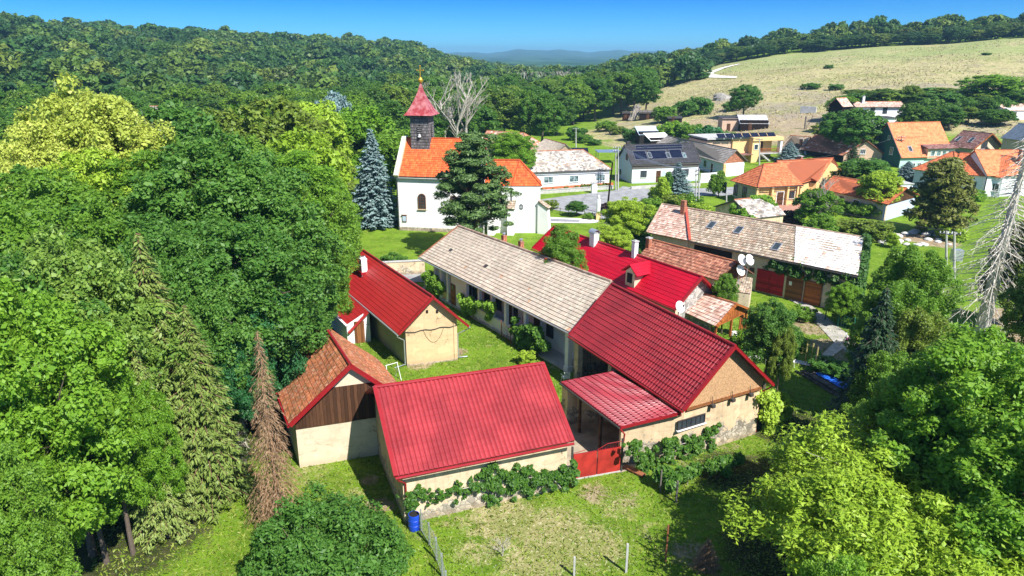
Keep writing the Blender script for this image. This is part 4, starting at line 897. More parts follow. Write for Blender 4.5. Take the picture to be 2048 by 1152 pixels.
mb.box(p+n*.04, .02, .03, .42, ax, n); mb.box(p+n*.04, .26, .03, .02, ax, n); fo = mb.build('oval_window', M['white_frame'], ch.root); mb = MB(); mb.prism([q+n*.02 for q in ell], -n*.015); mb.build('pane', M['glass'], fo)
for (px, py, q) in ((1024, 410, wp[1]), (1078, 405, wp[2]), (960, 410, wp[0]*.75+wp[1]*.25)):
    o_ = nrm((q-cc)*[1, 1, 0]) if px != 960 else nC; b0 = q*[1, 1, 0]; ax = o_; ay = np.cross(UP, ax)
    mb = MB(); mb.prism([b0-ay*.45-UP*.4-ax*.2, b0-ay*.45-UP*.4+ax*1.5, b0-ay*.45+UP*3.6+ax*1.15, b0-ay*.45+UP*4.3-ax*.2], ay*.9); mb.build('buttress', M['pchurch'], ch.root)
    mb = MB(); slope(mb, b0+ax*1.4+UP*3.55-ay*.6, b0+ax*1.4+UP*3.55+ay*.6, b0-ax*.1+UP*4.5-ay*.6, b0-ax*.1+UP*4.5+ay*.6, 'clay'); mb.build('buttress_cap', M['tan2'], ch.root)
mb = MB(); u = wp[1]+nrm((wp[1]-cc)*[1, 1, 0])*.12; mb.tube([u+UP*6.2, u+UP*.3], .06, 6); mb.build('downpipe', M['dark_metal'], ch.root)
# bell turret
tc = ch.R0+uC*((at(838, 279, ch.R0[2])-ch.R0)@uC); w = 1.28; zb, zt_ = 10.2, 15.25
ayC = np.cross(UP, uC); mb = MB(); mb.box(A3(tc[0], tc[1], (zb+zt_)/2), w, w, (zt_-zb)/2, uC); tur = mb.build('bell_turret', M['shingle'], ch.root)
mb = MB()
for k in range(13): z = zb+.35+k*.38; mb.box(A3(tc[0], tc[1], z), w+.035, w+.035, .015, uC)
mb.box(A3(tc[0], tc[1], zt_-.1), w+.15, w+.15, .12, uC); mb.build('shingle_course', M['shingle'], tur)
for (n, px) in ((nC, 0), (uC, 1)):
    ax = nrm(np.cross(UP, n)); c = A3(tc[0], tc[1], 13.15)+n*(w+.05); mb = MB()
    pr = [c-ax*.32-UP*.75, c+ax*.32-UP*.75]+[c+ax*.32*math.cos(a)+UP*(.45+.32*math.sin(a)) for a in [math.pi*i/8 for i in range(9)]]
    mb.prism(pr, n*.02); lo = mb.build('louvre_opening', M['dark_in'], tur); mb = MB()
    for k in range(6): mb.box(c+n*.05+UP*(-.65+.24*k), .3, .06, .03, ax, nrm(n-UP*.6))
    mb.build('louvre', M['shingle'], lo)
mb = MB(); c = A3(tc[0], tc[1], 12.5)+nC*(w+.12); mb.tube([c+UP*.3, c+UP*.2, c, c-UP*.12], [.05, .14, .2, .26], 12); mb.build('bell', plain('pale_bell_metal', (.6, .58, .55), .4), tur)
# spire: flared pyramid
prof = [(w+.68, zt_-.02), (w+.34, zt_+.35), (w-.02, zt_+.95), (w-.5, zt_+1.9), (.34, zt_+3.0), (.06, zt_+4.1)]
t_ = NT('faded_red_tin'); o_ = t_.obj(); n1 = t_.noise(o_, 1.3, 6, .7); n2 = t_.noise(o_, 6, 4); cl = t_.mix(t_.step(n1, .38, .62), (.30, .03, .035), (.46, .17, .17)); cl = t_.mix(t_.math('MULTIPLY', t_.step(n2, .5, .7), .5), cl, (.36, .05, .05)); t_.bsdf(cl, .5, None, .4)
mb = MB(); rings = []
for r_, z in prof: rings.append([A3(tc[0], tc[1], z)+uC*r_*a+ayC*r_*b for a, b in ((-1, -1), (0, -1), (1, -1), (1, 0), (1, 1), (0, 1), (-1, 1), (-1, 0))])
for i in range(len(rings)-1):
    for k in range(8): mb.face([rings[i][k], rings[i][(k+1) % 8], rings[i+1][(k+1) % 8], rings[i+1][k]])
mb.face(rings[0]); mb.face(rings[-1]); sp = mb.build('spire', t_.m, ch.root)
gold = plain('gilding', (.75, .45, .05), .3, .1, 3, .05, .5, .7); mb = MB(); zz = zt_+4.05; c = A3(tc[0], tc[1], 0)
mb.tube([c+UP*zz, c+UP*(zz+.2), c+UP*(zz+.45), c+UP*(zz+.7), c+UP*(zz+.8)], [.1, .33, .36, .2, .08], 12); mb.box(c+UP*(zz+1.45), .06, .06, .75, uC); mb.box(c+UP*(zz+1.65), .42, .06, .06, uC)
for q in (c+UP*(zz+1.65)+uC*.45, c+UP*(zz+1.65)-uC*.45, c+UP*(zz+2.2)): mb.tube([q-UP*.1, q, q+UP*.1], [.03, .12, .03], 8)
mb.build('gold_cross', gold, sp)
def vg(px, py): return float(gnd(px, py)[2])
# H white house, hipped mottled roof
hH = House('slate_roof_house', 'long white house with a mottled grey white hipped roof across the road from the church', 'house', (1008, 347), (1225, 339), (1043, 303), (1179, 300), 3.2, 5.9, pitch=36, ovE=.4, ovF=.4, og0=.4, og1=.4, hip0=True, hip1=True)
hH.roof(M['mottled'], 'clay', ridge=M['clay_ridge'], seed=40, sag=.05); hH.walls(M['pw']); hH.gutter('dark_metal', 'E')
for px, py in ((1097, 358), (1148, 357), (1201, 354)):
    hH.window('E', px, py, 1.7, 1.2, 'white_frame', 'glass_light', nx=2, z=1.75)
# V, W old roofs behind
hV = House('old_red_roof_house', 'long old house with patchy red and grey tiles behind the white slate roofed house', 'house', (955, 292), (1060, 300), (957, 265), (1086, 264), 3.0, 6.4, hip1=True, pitch=38)
hV.roof(tiles('patchy_red_grey_tiles', [(3, (.52, .17, .10)), (2, (.60, .26, .17)), (2, (.56, .44, .35)), (1, (.42, .32, .26))], .6, .5, dirt=(.50, .40, .32), dirt_amt=.6, gap=.5, big=.4), 'clay', seed=41); hV.walls(M['pcream'])
hW = House('tan_roof_annex', 'small annex with a tan tile roof between two old houses behind the church', 'house', (1055, 306), (1107, 309), (1090, 277), (1133, 289), 2.8, 5.0)
hW.roof(M['tan'], 'clay', seed=42); hW.walls(M['pinkt'] if False else M['brickwall']); hW.roofbox('rE', 1136, 297, .1, .1, 'vent', 'dark_metal', fb=0) if False else None
rS = empty('solar_rack', gnd(1150, 305), 'low rack of blue solar panels behind the slate roofed white house', 'solar panels'); q = at(1148, 302, 2.4); mb = MB(); mb.box(q, 3.2, 1.3, .04, (1, 0, 0), nrm((0, .9, .4))); mb.build('panel', M['solar'], rS)
mb = MB()
for sx in (-2.6, 2.6): mb.tube([q+A3(sx, 0, 0), A3(q[0]+sx, q[1], 0)], .06, 6)
mb.build('post', M['zinc'], rS)
# I black roofed house (half hipped, curved)
hI = House('solar_roof_house', 'white house with an anthracite half hipped roof carrying solar panels', 'house', (1263, 329), (1403, 324), (1252, 289), (1374, 287), 3.6, 6.8, pitch=38, ovE=.35, ovF=.4, og0=.35, og1=.35)
hI.roof(M['black_tile'], 'clay', ridge=M['black_tile'], seed=43); hI.walls(M['pw'], mats={'g0': M['blueish'], 'g1': M['blueish']}); hI.gutter('dark_metal', 'E'); hI.plinth('blueish', .3, ('E',)); hI.barge('dark_frame')  # white house gables take a bluish colour for the shade on them
mb = MB(); a_, b_ = hI.outline('E'); n = hI.outn('E'); c = (a_+b_)/2; mb.box(A3(c[0], c[1], 3.15)+n*.07, np.linalg.norm(b_-a_)/2, .07, .42, nrm(b_-a_), n); mb.build('timber_frieze', M['wood_grey'], hI.root)
for px, py in ((1287, 349), (1371, 346)): hI.window('E', px, py, 1.25, 1.25, 'dark_frame', 'glass', z=1.7)
hI.door('E', 1317, 350, 1.1, 2.2, 'wood_dark'); hI.door('E', 1326, 350, .8, 2.2, 'light_tin')
hI.window('g0', 1241, 344, .7, 1.0, 'dark_frame'); hI.window('g0', 1254, 316, .9, 1.1, 'dark_frame', z=4.5) 
for px, py, w, h in ((1280, 311, 2.5, 2.2), (1317, 310, 3.4, 2.2), (1352, 308, 2.5, 2.2)): hI.roofbox('rE', px, py, w, h, 'solar_panel', 'solar', 'zinc', fb=.03)
for py in (293, 297): hI.roofbox('rE', 1318, py, 9.5, .7, 'solar_panel', 'solar', 'zinc', fb=.02)
for px, m_ in ((1299, 'glass'), (1336, 'glass'), (1368, 'glass_light')): hI.roofbox('rE', px, 311, .7, 1.3, 'skylight', m_, 'zinc')
hI.chimney('rF', 1256, 292, .7, .6, .9, 'dark_metal', cap=False)
# car port beside
cpz = gnd(1215, 330); cp = empty('blue_carport', cpz, 'small open carport with a flat blue sheet roof left of the solar roof house', 'carport'); q = at(1216, 302, 2.6)
mb = MB(); mb.box(q, 2.6, 2.2, .05, (1, .05, 0)); mb.build('roof', M['blue_tin'], cp); mb = MB()
for i in (-1, 1):
    for j in (-1, 1): mb.tube([A3(q[0]+2.4*i, q[1]+2*j, 0), A3(q[0]+2.4*i, q[1]+2*j, 2.6)], .06, 6)
mb.build('post', M['dark_metal'], cp)
# J grey roof house
hJ = House('grey_roof_house', 'long white house with a pale grey tile roof and a reddish boarded gable', 'house', (1446, 327), (1352, 300), (1474, 300), (1365, 278), 2.8, 5.2, ovE=.6, ovF=.5, og0=.5, og1=.3)
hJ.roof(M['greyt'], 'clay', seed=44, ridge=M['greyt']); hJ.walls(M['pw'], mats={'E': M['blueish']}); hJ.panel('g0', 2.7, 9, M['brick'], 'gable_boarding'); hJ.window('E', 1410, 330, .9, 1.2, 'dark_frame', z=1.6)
hJ.door('E', 1424, 338, .9, 2, 'wood_dark'); pp = hJ.WE0; mb = MB(); mb.box(A3(pp[0], pp[1], 1.3)+hJ.outn('g0')*.25, .25, .25, 1.3); mb.build('porch_pillar', M['yellowh'], hJ.root)
hJb = House('grey_roof_annex', 'lower grey tiled wing running behind the solar roof house', 'house', (1310, 288), (1345, 292), (1335, 271), (1365, 279), 3.2, 5.0); hJb.roof(M['greyt'], 'clay', seed=45, ridge=M['greyt']); hJb.walls(M['pw'])
# K orange hipped house + wing
hK = House('terracotta_hip_house', 'beige house with a bright terracotta hipped roof and a pillared veranda', 'house', (1515, 375), (1607, 370), (1528, 328), (1560, 326), 3.2, 6.2, ovE=.7, ovF=.7, og0=.6, og1=.5, hip0=True)
hK.roof(M['orange'], 'clay', seed=46, ridge=M['orange']); hK.walls(M['beige'], mats={'E': M['yellowh']}); hK.gutter('dark_metal', 'E')
for px, py in ((1449, 380), (1471, 384), (1489, 387)): hK.window('g0', px, py, 1.0, 1.8, 'dark_frame', z=1.7)
nK = hK.outn('E'); exK = nrm((hK.E1-hK.E0)*[1, 1, 0]); 
for k in (.03, .36, .7, .98): q = lerp(hK.E0, hK.E1, k)-nK*.35; mb = MB(); mb.box(A3(q[0], q[1], 1.5), .17, .17, 1.6, exK); mb.build('veranda_pillar', M['yellowh'], hK.root)
hK.door('E', 1560, 390, 1.2, 2.1, 'wood_dark'); hK.window('E', 1582, 386, 1.2, 1.2, 'brown_frame', z=1.6)
hK2 = House('terracotta_wing_house', 'long wing with a terracotta gable roof and brick chimney behind the hipped house', 'house', (1602, 367), (1685, 344), (1553, 322), (1667, 316), 3.3, 6.4, ovE=.5, ovF=.5, og0=.1, og1=.4)
hK2.roof(M['orange'], 'clay', seed=47, ridge=M['orange']); hK2.walls(M['yellowh']); hK2.chimney('rE', 1598, 331, .7, .7, 1.5, 'brick'); 
for px in (1630, 1655): hK2.window('E', px, 372, 1.3, 1.4, 'brown_frame', z=1.6)
# L orange barn
hL = House('garden_outbuilding', 'low outbuilding with a worn terracotta roof and dark open gable beside the lawn', 'outbuilding', (1640, 377), (1776, 409), (1667, 352), (1814, 376), 2.6, 4.35, ovE=.4, ovF=.4, og0=.3, og1=.5)
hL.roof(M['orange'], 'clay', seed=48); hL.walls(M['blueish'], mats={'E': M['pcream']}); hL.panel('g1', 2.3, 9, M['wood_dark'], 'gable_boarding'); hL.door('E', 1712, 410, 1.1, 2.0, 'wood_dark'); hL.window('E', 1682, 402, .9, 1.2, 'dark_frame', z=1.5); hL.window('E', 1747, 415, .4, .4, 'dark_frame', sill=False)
# M teal house with tall orange roof
gM = -.5
hM = House('teal_gable_house', 'tall house with dark teal gable wall, steep light orange roof and long dormer', 'house', (1802, 316), None, (1783, 246), (1889, 244), 3.8, 10.1, g=gM, pitch=48, ovE=.5, ovF=.5, og0=.3, og1=.3)
hM.roof(M['orange_light'], 'clay', seed=49, ridge=M['orange_light']); hM.walls(M['teal_wall'], mats={'E': M['mint']}); hM.barge('dark_frame', (0,)); hM.window('g0', 1784, 297, .95, 1.5, 'white_frame', z=4.3-gM); hM.window('g0', 1779, 272, .7, .8, 'white_frame', z=7.3)
hM.skylight('rE', 1820, 298, .8, 1.2); 
for px in (1828, 1840): hM.window('E', px, 321, .8, .9, 'white_frame', z=2.2)
p, n = hM.hit('rE', 1878, 305); ax = nrm((hM.E1-hM.E0)*[1, 1, 0]); of = hM.outn('E'); mb = MB(); 
q = p+of*.35; mb.box(q-of*.9-UP*.1, 3.1, 1.2, .95, ax, of); mb.build('dormer_wall', M['pcream'], hM.rf)
mb = MB(); slope(mb, q+of*.8-ax*3.5+UP*.95, q+of*.8+ax*3.5+UP*.95, q-of*2.6-ax*3.5+UP*1.7, q-of*2.6+ax*3.5+UP*1.7, 'clay'); mb.build('dormer_roof', M['brown_tile'], hM.rf)
for k in (-2.0, -.65, .65, 2.0):
    mb = MB(); c = q+of*.33+ax*k-UP*.05; mb.box(c, .55, .04, .55, ax, of); fo = mb.build('dormer_window', M['white_frame'], hM.rf); mb = MB(); mb.box(c+of*.03, .44, .02, .44, ax, of); mb.build('pane', M['glass_light'], fo)
# N brown roof house
hN = House('brown_roof_house', 'house with a brown tile roof, two roof windows and a pale half hipped gable', 'house', (1890, 291), (1948, 299), (1895, 259), (1976, 269), 4.2, 8.0, pitch=36, ovE=.5, ovF=.5, og0=.3, og1=.9)
hN.roof(M['brown_tile'], 'clay', seed=50, ridge=M['brown_tile']); hN.walls(M['pcream'], mats={'E': M['beige']}); hN.barge('wood_orange', (1,)); hN.skylight('rE', 1917, 278, .9, 1.4); hN.skylight('rE', 1943, 280, .9, 1.4)
hN.panel('g1', 3.6, 6.4, M['wood_door'], 'gable_boarding') if False else None; hN.window('g1', 1968, 292, 1.6, 1.8, 'brown_frame', z=5.0)
# O orange multi roof house on the right
hO = House('right_hip_house', 'wide white house with a terracotta hipped roof on the right edge of the village', 'house', (1824, 338), (1912, 350), (1893, 305), (1905, 302), 3.4, 6.6, pitch=32, hip0=True, hip1=True)
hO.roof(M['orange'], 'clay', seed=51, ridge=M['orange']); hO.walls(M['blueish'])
hO2 = House('right_long_house', 'long white walled house with an orange gable roof behind the dead spruce', 'house', (1905, 347), (2010, 356), (1927, 312), (2050, 306), 3.4, 6.4, pitch=34)
hO2.roof(M['orange'], 'clay', seed=52, ridge=M['orange']); hO2.walls(M['pw']); hO2.window('E', 1941, 369, 1.8, 1.4, 'white_frame', z=1.7); hO2.window('E', 1990, 372, 1.2, 1.3, 'white_frame', z=1.7)
hO3 = House('right_tall_house', 'orange roofed house with a thick chimney at the right edge behind the dead tree', 'house', (1975, 352), (2075, 352), (1968, 301), (2080, 299), 3.6, 7.2, pitch=38); hO3.roof(M['orange_light'], 'clay', seed=53, ridge=M['orange']); hO3.walls(M['pw']); hO3.chimney('rE', 2040, 328, .9, .7, 2.4, 'orange' if False else 'brick')
wl_ = gnd(1777, 388); rW = empty('white_garden_shed', wl_, 'plain white flat roofed garage between the garden outbuilding and the terracotta hipped house', 'garage')
q = at(1785, 368, 2.6); mb = MB(); mb.box(A3(q[0], q[1]+2, 1.25), 3.0, 2.6, 1.35, (1, .1, 0)); mb.build('wall', M['pw'], rW); mb = MB(); mb.box(A3(q[0], q[1]+2, 2.68), 3.15, 2.75, .06, (1, .1, 0)); mb.build('roof', M['concrete'], rW)
# P patched roof, Q pinkish
hP = House('patched_roof_house', 'dark walled old house with red tiles dotted by pale patches and two satellite dishes', 'house', (1599, 299), (1685, 311), (1629, 270), (1735, 281), 3.0, 6.1, ovE=.7, ovF=.6, og0=.4, og1=.5)
hP.roof(M['patched'], 'clay', seed=54, sag=.06); hP.walls(M['brickwall'], mats={'E': M['wood_grey']}); hP.window('g1', 1726, 301, 1.1, 1.0, 'white_frame', nx=3, z=3.8); hP.chimney('rF', 1679, 277, .6, .6, .9, 'brick')
hQ = House('pale_pink_roof_house', 'low old house with faded pinkish tiles beside the patched red roof', 'house', (1556, 296), (1600, 302), (1580, 271), (1622, 274), 2.8, 5.6); hQ.roof(M['tan2'], 'clay', seed=55, sag=.08); hQ.walls(M['brickwall']); hQ.chimney('rE', 1602, 286, .5, .5, .8, 'brick')
# R yellow flat-roofed house
g_R = 0.; a_ = at(1504, 276, 6.0); dR = nrm(A3(1, .25, 0)); nR = A3(dR[1], -dR[0], 0)
rR = empty('flat_roof_house', A3(a_[0]+6, a_[1]+6, 0), 'two storey apricot house with a flat roof, solar panels, balcony and outside stair', 'house')
def rbx(u0, u1, v0, v1, z0, z1, nm, mat): 
    mb = MB(); c = a_*[1, 1, 0]+dR*(u0+u1)/2-nR*(v0+v1)/2; mb.box(A3(c[0], c[1], (z0+z1)/2), (u1-u0)/2, (v1-v0)/2, (z1-z0)/2, dR, nR); return mb.build(nm, M[mat], rR)
rbx(-3.5, 0.3, 1.6, 9, -.3, 5.7, 'side_wing', 'yellowh'); rbx(-9.5, -3.5, 2.0, 10, -.3, 5.3, 'rear_wing', 'brickwall'); rbx(-9.7, .5, 1.4, 10.2, 5.7, 6.0, 'roof', 'concrete')
rbx(.3, 2.2, 0, 8, -.3, 5.7, 'wall', 'yellowh'); rbx(2.2, 6.4, 2.2, 8, -.3, 5.7, 'wall', 'yellowh'); rbx(.2, 7.6, -.3, 8, 5.35, 6.1, 'parapet', 'yellowh'); rbx(2.2, 7.4, -.1, 2.2, 2.5, 2.7, 'balcony', 'concrete'); rbx(7.0, 7.5, -.1, 1.0, 2.5, 5.4, 'pillar', 'pw')
mb = MB()
for k in range(18): c = a_*[1, 1, 0]+dR*(2.3+k*.27)+nR*.05; mb.box(A3(c[0], c[1], 3.2), .03, .03, .45, dR)
c = a_*[1, 1, 0]+dR*4.7+nR*.05; mb.box(A3(c[0], c[1], 3.7), 2.5, .04, .04, dR); mb.build('balustrade', M['wood_orange'], rR)
mb = MB()
for k in range(9): c = a_*[1, 1, 0]+dR*(2.4+k*.38)+nR*.8; mb.box(A3(c[0], c[1], 2.4-k*.29), .22, .45, .08, dR, nR)
mb.build('stair', M['concrete'], rR); rbx(3.2, 4.2, 2.1, 2.3, 3.0, 5.0, 'door', 'wood_dark')
mb = MB(); c = a_*[1, 1, 0]+dR*1.2+nR*.05; mb.box(A3(c[0], c[1], 4.1), .5, .05, .6, dR, nR); w_ = mb.build('window', M['white_frame'], rR); mb = MB(); mb.box(A3(c[0], c[1], 4.1)+nR*.05, .4, .02, .5, dR, nR); mb.build('pane', M['glass'], w_)
for k in range(7): 
    c = a_*[1, 1, 0]+dR*(-6.6+k*2.0)-nR*1.3; mb = MB(); mb.box(A3(c[0], c[1], 6.5), .92, .6, .03, dR, nrm(-nR+UP*.75)); mb.build('solar_panel', M['solar'], rR)
rbx(-3.6, .2, -.9, 1.6, 2.5, 2.62, 'canopy', 'brown_tile')
# X small ivy building
hX = House('ivy_garden_shed', 'small garden building with a pale lichened roof half covered by climbing ivy', 'shed', (1508, 437), (1572, 430), (1468, 400), (1540, 393), 2.5, 4.2, ovE=.2, ovF=.2); hX.roof(M['mottled'], 'clay', seed=56, sag=.06); hX.walls(M['pA'])
# U slate blue roof on the right
gU = vg(2020, 300); hU = House('slate_blue_roof_house', 'house with a slate blue roof at the right edge above the village', 'house', (2000, 276), (2090, 286), (2005, 250), (2085, 252), 3.2, 6.0, g=gU, pitch=32); hU.roof(plain('slate_blue', (.10, .13, .17), .6, .2, 2, .1), 'flat', ridge=M['blue_tin']); hU.walls(M['beige'])
# T upper farmhouse
gT = vg(1760, 250)
hT = House('upper_farmhouse', 'long white two storey farmhouse with a low patched tile roof on the slope', 'farmhouse', (1711, 214), (1812, 214), (1709, 204), (1820, 203), 4.2, 5.2, g=gT, pitch=22, ovE=.6, ovF=.5); hT.roof(M['mottled'] if False else M['pinkt'], 'clay', seed=57); hT.walls(M['pw']); hT.chimney('rE', 1726, 206, .5, .5, 1.6, 'pw')
for px in (1745, 1770): hT.window('E', px, 221, 1.1, 1.5, 'dark_frame', sill=False)
rt_ = empty('lower_white_shed', gnd(1755, 248), 'white flat roofed lean-to in front of the upper farmhouse', 'shed'); q = at(1752, 236, gT+2.5); mb = MB(); mb.box(q+A3(0, 2, -1.5), 4.4, 2, 1.5, (1, 0, 0)); mb.build('wall', M['pw'], rt_); mb = MB(); mb.box(q+A3(0, 2, .05), 4.7, 2.3, .08); mb.build('roof', M['dark_metal'], rt_)
gT2 = vg(1690, 225); hT2 = House('upper_barn', 'small barn with a pink and white tile roof left of the upper farmhouse', 'barn', (1686, 214), (1707, 213), (1668, 196), (1690, 196), 3.4, 5.8, g=gT2, pitch=40); hT2.roof(M['pinkt'], 'clay', seed=58, sag=.1); hT2.walls(M['wood_dark'])
# R2 small barn beside yellow house, S sheds
gS = vg(1545, 285); hS = House('gabled_shed', 'small dark boarded shed with a tan tile roof behind the flat roofed house', 'shed', (1556, 282), (1528, 278), (1567, 259), (1540, 257), 2.8, 4.6, g=0); hS.roof(M['tan2'], 'clay', seed=59); hS.walls(M['wood_dark'])
def shed(label, px, py, w, d, h, hd, wall, roof, tilt=.15, nm='shed', cat='shed'):
    """lean-to shed: photo point of the front foot, size in metres, heading of the front"""
    b = gnd(px, py); a = rad(hd); ex = A3(math.cos(a), -math.sin(a), 0); ey = A3(math.sin(a), math.cos(a), 0); r = empty(nm, b, label, cat); c = b+ey*d/2
    mb = MB(); mb.prism([b-ex*w/2-UP*.5, b+ex*w/2-UP*.5, b+ex*w/2+UP*h, b-ex*w/2+UP*h], ey*d); mb.build('wall', M[wall], r)
    mb = MB(); up = nrm(UP-ey*tilt); mb.box(c+UP*(h+.12+tilt*d*.5*0), w/2+.25, d/2+.3, .05, ex, nrm(np.cross(up, ex)), up); mb.build('roof', M[roof], r)
    mb = MB(); mb.box(b-ex*w*.15+UP*.95-ey*.03, .45, .03, .95, ex); mb.build('door', M['wood_dark'], r); return r
shed('shed with a light blue metal roof above a white roofed one', 1298, 287, 5.2, 3.5, 3.0, -10, 'wood_grey', 'light_tin', .5)
shed('shed with a gleaming white sheet roof and dark side wall', 1322, 296, 5.5, 4.2, 2.4, -15, 'wood_dark', 'white_paint', .3)
shed('bare block shed with a dark flat roof on the slope', 1462, 262, 5, 4, 3.2, 0, 'brickwall', 'dark_metal', .1)
shed('dark open shed with a rust spotted tin roof on the paddock edge', 1508, 260, 7, 4, 2.4, 5, 'wood_dark', 'rusty_tin', .45)
shed('little orange doored hut below the pile of poles', 1253, 241, 2.2, 2, 2.4, 0, 'wood_orange', 'dark_metal', .2, 'garden_hut', 'hut')
shed('low dark open animal shelter beside the stacked poles', 1302, 238, 7, 3, 2.0, 5, 'wood_dark', 'wood_grey', .2, 'animal_shelter', 'shelter')
shed('small tin roofed kennel among bushes on the slope', 1350, 247, 4, 2, 1.6, 0, 'wood_grey', 'dark_metal', .2, 'low_shelter', 'shelter')
shed('tiny white walled garden hut above the orange gable house', 1925, 205, 4, 3, 2.2, 0, 'pw', 'rusty_tin', .2)
shed('white hut with a pale tiled roof at the right edge of the slope', 2034, 240, 6, 4, 2.8, 0, 'pw', 'pinkt', .3)
b = gnd(1272, 240); r_ = empty('pole_stack', b, 'tepee shaped stack of bleached wooden poles leaning together', 'pole stack'); mb = MB(); rg = random.Random(3)
for k in range(40): a = rg.random()*6.28; mb.tube([b+A3(math.cos(a)*2.6, math.sin(a)*2.2, 0), b+A3(rg.gauss(0, .5), rg.gauss(0, .4), 4.2+rg.random())], [.11, .06], 5)
mb.build('poles', plain('bleached_wood', (.42, .37, .31), .9, .3), r_)
# distant houses left and centre
for (px, py, D, w, roof, wall, lab) in ((292, 212, 210, 9, 'greyt', 'pw', 'far white gabled house with a grey roof between the trees'), (8, 222, 220, 7, 'greyt', 'pw', 'white house glimpsed at the left edge beyond the wood'), (395, 246, 170, 6, 'orange', 'pcream', 'red roof just showing above the forest trees'), (790, 222, 260, 12, 'mottled', 'pw', 'long pale shed glimpsed left of the bell turret')):
    d = ray(px, py); t_ = D/math.hypot(d[0], d[1]); c = A3(0, 0, H)+d*t_; g_ = g1(c[0], c[1]); zr = max(c[2], g_+4.5)
    hh_ = House('distant_house', lab, 'house', A3(c[0]-w/2, c[1]-4, zr-2.6), A3(c[0]+w/2, c[1]-4.6, zr-2.6), A3(c[0]-w/2, c[1], zr), A3(c[0]+w/2, c[1]-.6, zr), zr-2.6-g_, zr-g_, g=g_, world=True)
    hh_.he, hh_.hr = zr-2.6, zr; 
    hh_.roof(M[roof], 'clay', seed=60)
    mb = MB(); mb.prism([A3(q[0], q[1], g_-1) for q in (hh_.WE0, hh_.WE1, hh_.WF1, hh_.WF0)], UP*(zr-2.7-g_+1)); mb.build('wall', M[wall], hh_.root)
# ------------------------------------------------------------------ low walls, fences, poles
def wall_line(name, label, pts, h, th, mat, cat='wall', cap=None):
    P = [gnd(*p) for p in pts]; r = empty(name, P[0], label, cat); mb = MB(); cb = MB()
    for u, v in zip(P[:-1], P[1:]):
        d = nrm((v-u)*[1, 1, 0]); L = np.linalg.norm((v-u)[:2]); c = (u+v)/2; mb.box(c+UP*(h/2-.15), L/2, th/2, h/2+.15, d)
        if cap: cb.box(c+UP*(h+.04), L/2+.03, th/2+.06, .04, d)
    mb.build('wall_body', mat, r)
    if cap: cb.build('coping', cap, r)
    return r
wall_line('churchyard_wall', 'weathered cream retaining wall along the front of the churchyard lawn', [(640, 560), (770, 551), (850, 547)], 1.5, .35, M['pA'], cap=M['concrete'])
wall_line('garden_wall', 'long low grey garden wall in front of the white slate roofed house', [(1066, 388), (1080, 388), (1226, 378)], .6, .3, M['concrete'], cap=M['concrete'])
wall_line('front_garden_wall', 'low concrete wall before the white house with solar panels', [(1262, 379), (1305, 376), (1400, 372)], .55, .3, M['concrete'])
wall_line('white_boundary_wall', 'bright white boundary wall beside the thuja trees', [(1400, 366), (1445, 363)], 1.8, .2, M['pw'])
wall_line('paddock_wall', 'pale grey block wall at the top corner of the worn paddock', [(1600, 226), (1632, 226)], 1.8, .25, plain('blockwork', (.72, .71, .67), .9, .2, 1), cap=None)
wall_line('tiled_garden_edge', 'strip of slanted orange roof tiles edging the front garden', [(1084, 385), (1226, 375)], .9, .25, M['orange'], 'garden edging')
def fence(name, label, pts, h, n, matp, rails=(.3, .9), mesh=None, cat='fence', r=.04):
    P = [gnd(*p) for p in pts]; ro = empty(name, P[0], label, cat); cum = [0]
    for u, v in zip(P[:-1], P[1:]): cum.append(cum[-1]+np.linalg.norm(v-u))
    for k in range(n):
        s = cum[-1]*k/(n-1); i = max(0, min(len(P)-2, int(np.searchsorted(cum, s, 'right'))-1)); p = lerp(P[i], P[i+1], (s-cum[i])/(cum[i+1]-cum[i])); mb = MB(); mb.box(p+UP*h/2, r, r, h/2+.1); mb.build('post', matp, ro)
    mb = MB()
    for z in rails:
        for u, v in zip(P[:-1], P[1:]): mb.tube([u+UP*h*z, v+UP*h*z], .012 if mesh else .02, 4)
    if mesh:
        for u, v in zip(P[:-1], P[1:]):
            L = np.linalg.norm(v-u); m_ = int(L/mesh)
            for k in range(m_): mb.tube([lerp(u, v, k/m_), lerp(u, v, min(1, k/m_))+UP*h], .006, 3, False)
            for k in range(1, int(h/mesh)): mb.tube([u+UP*k*mesh, v+UP*k*mesh], .006, 3, False)
    mb.build('rail' if not mesh else 'wire_mesh', matp, ro); return ro
gal = M['zinc']; rust = plain('rusty_iron', (.25, .09, .04), .8, .3)
fence('churchyard_fence', 'low dark iron fence between churchyard lawn and road', [(1088, 424), (1160, 433), (1200, 440)], .9, 8, M['dark_metal'])
fence('wire_fence', 'rusty wire mesh fence running downhill from the blue barrel', [(843, 1062), (868, 1105), (884, 1150), (893, 1190)], 1.2, 5, M['zinc'], (.05, .95), mesh=.22)
fence('chicken_pen', 'small rusty wire pen against the farmhouse porch', [(1003, 675), (1024, 690), (1050, 682), (1046, 668)], 1.5, 4, rust, (.05, .95), mesh=.25)
fence('green_fence', 'green wire garden fence along the concrete yard path', [(1650, 640), (1690, 662), (1740, 680), (1790, 690)], 1.4, 5, plain('green_paint', (.03, .16, .10), .6), (.1, .95), mesh=.3)
fence('garden_fence', 'weathered wood and wire fence at the end of the garden path', [(1590, 722), (1615, 726), (1630, 740)], 1.8, 4, plain('yellowed_wood', (.40, .34, .12), .9), (.4, .85), mesh=.4)
fence('paddock_fence', 'thin post and wire fence across the worn paddock', [(1612, 262), (1625, 240), (1660, 250), (1672, 262)], 1.3, 6, M['wood_grey'], (.4, .8))
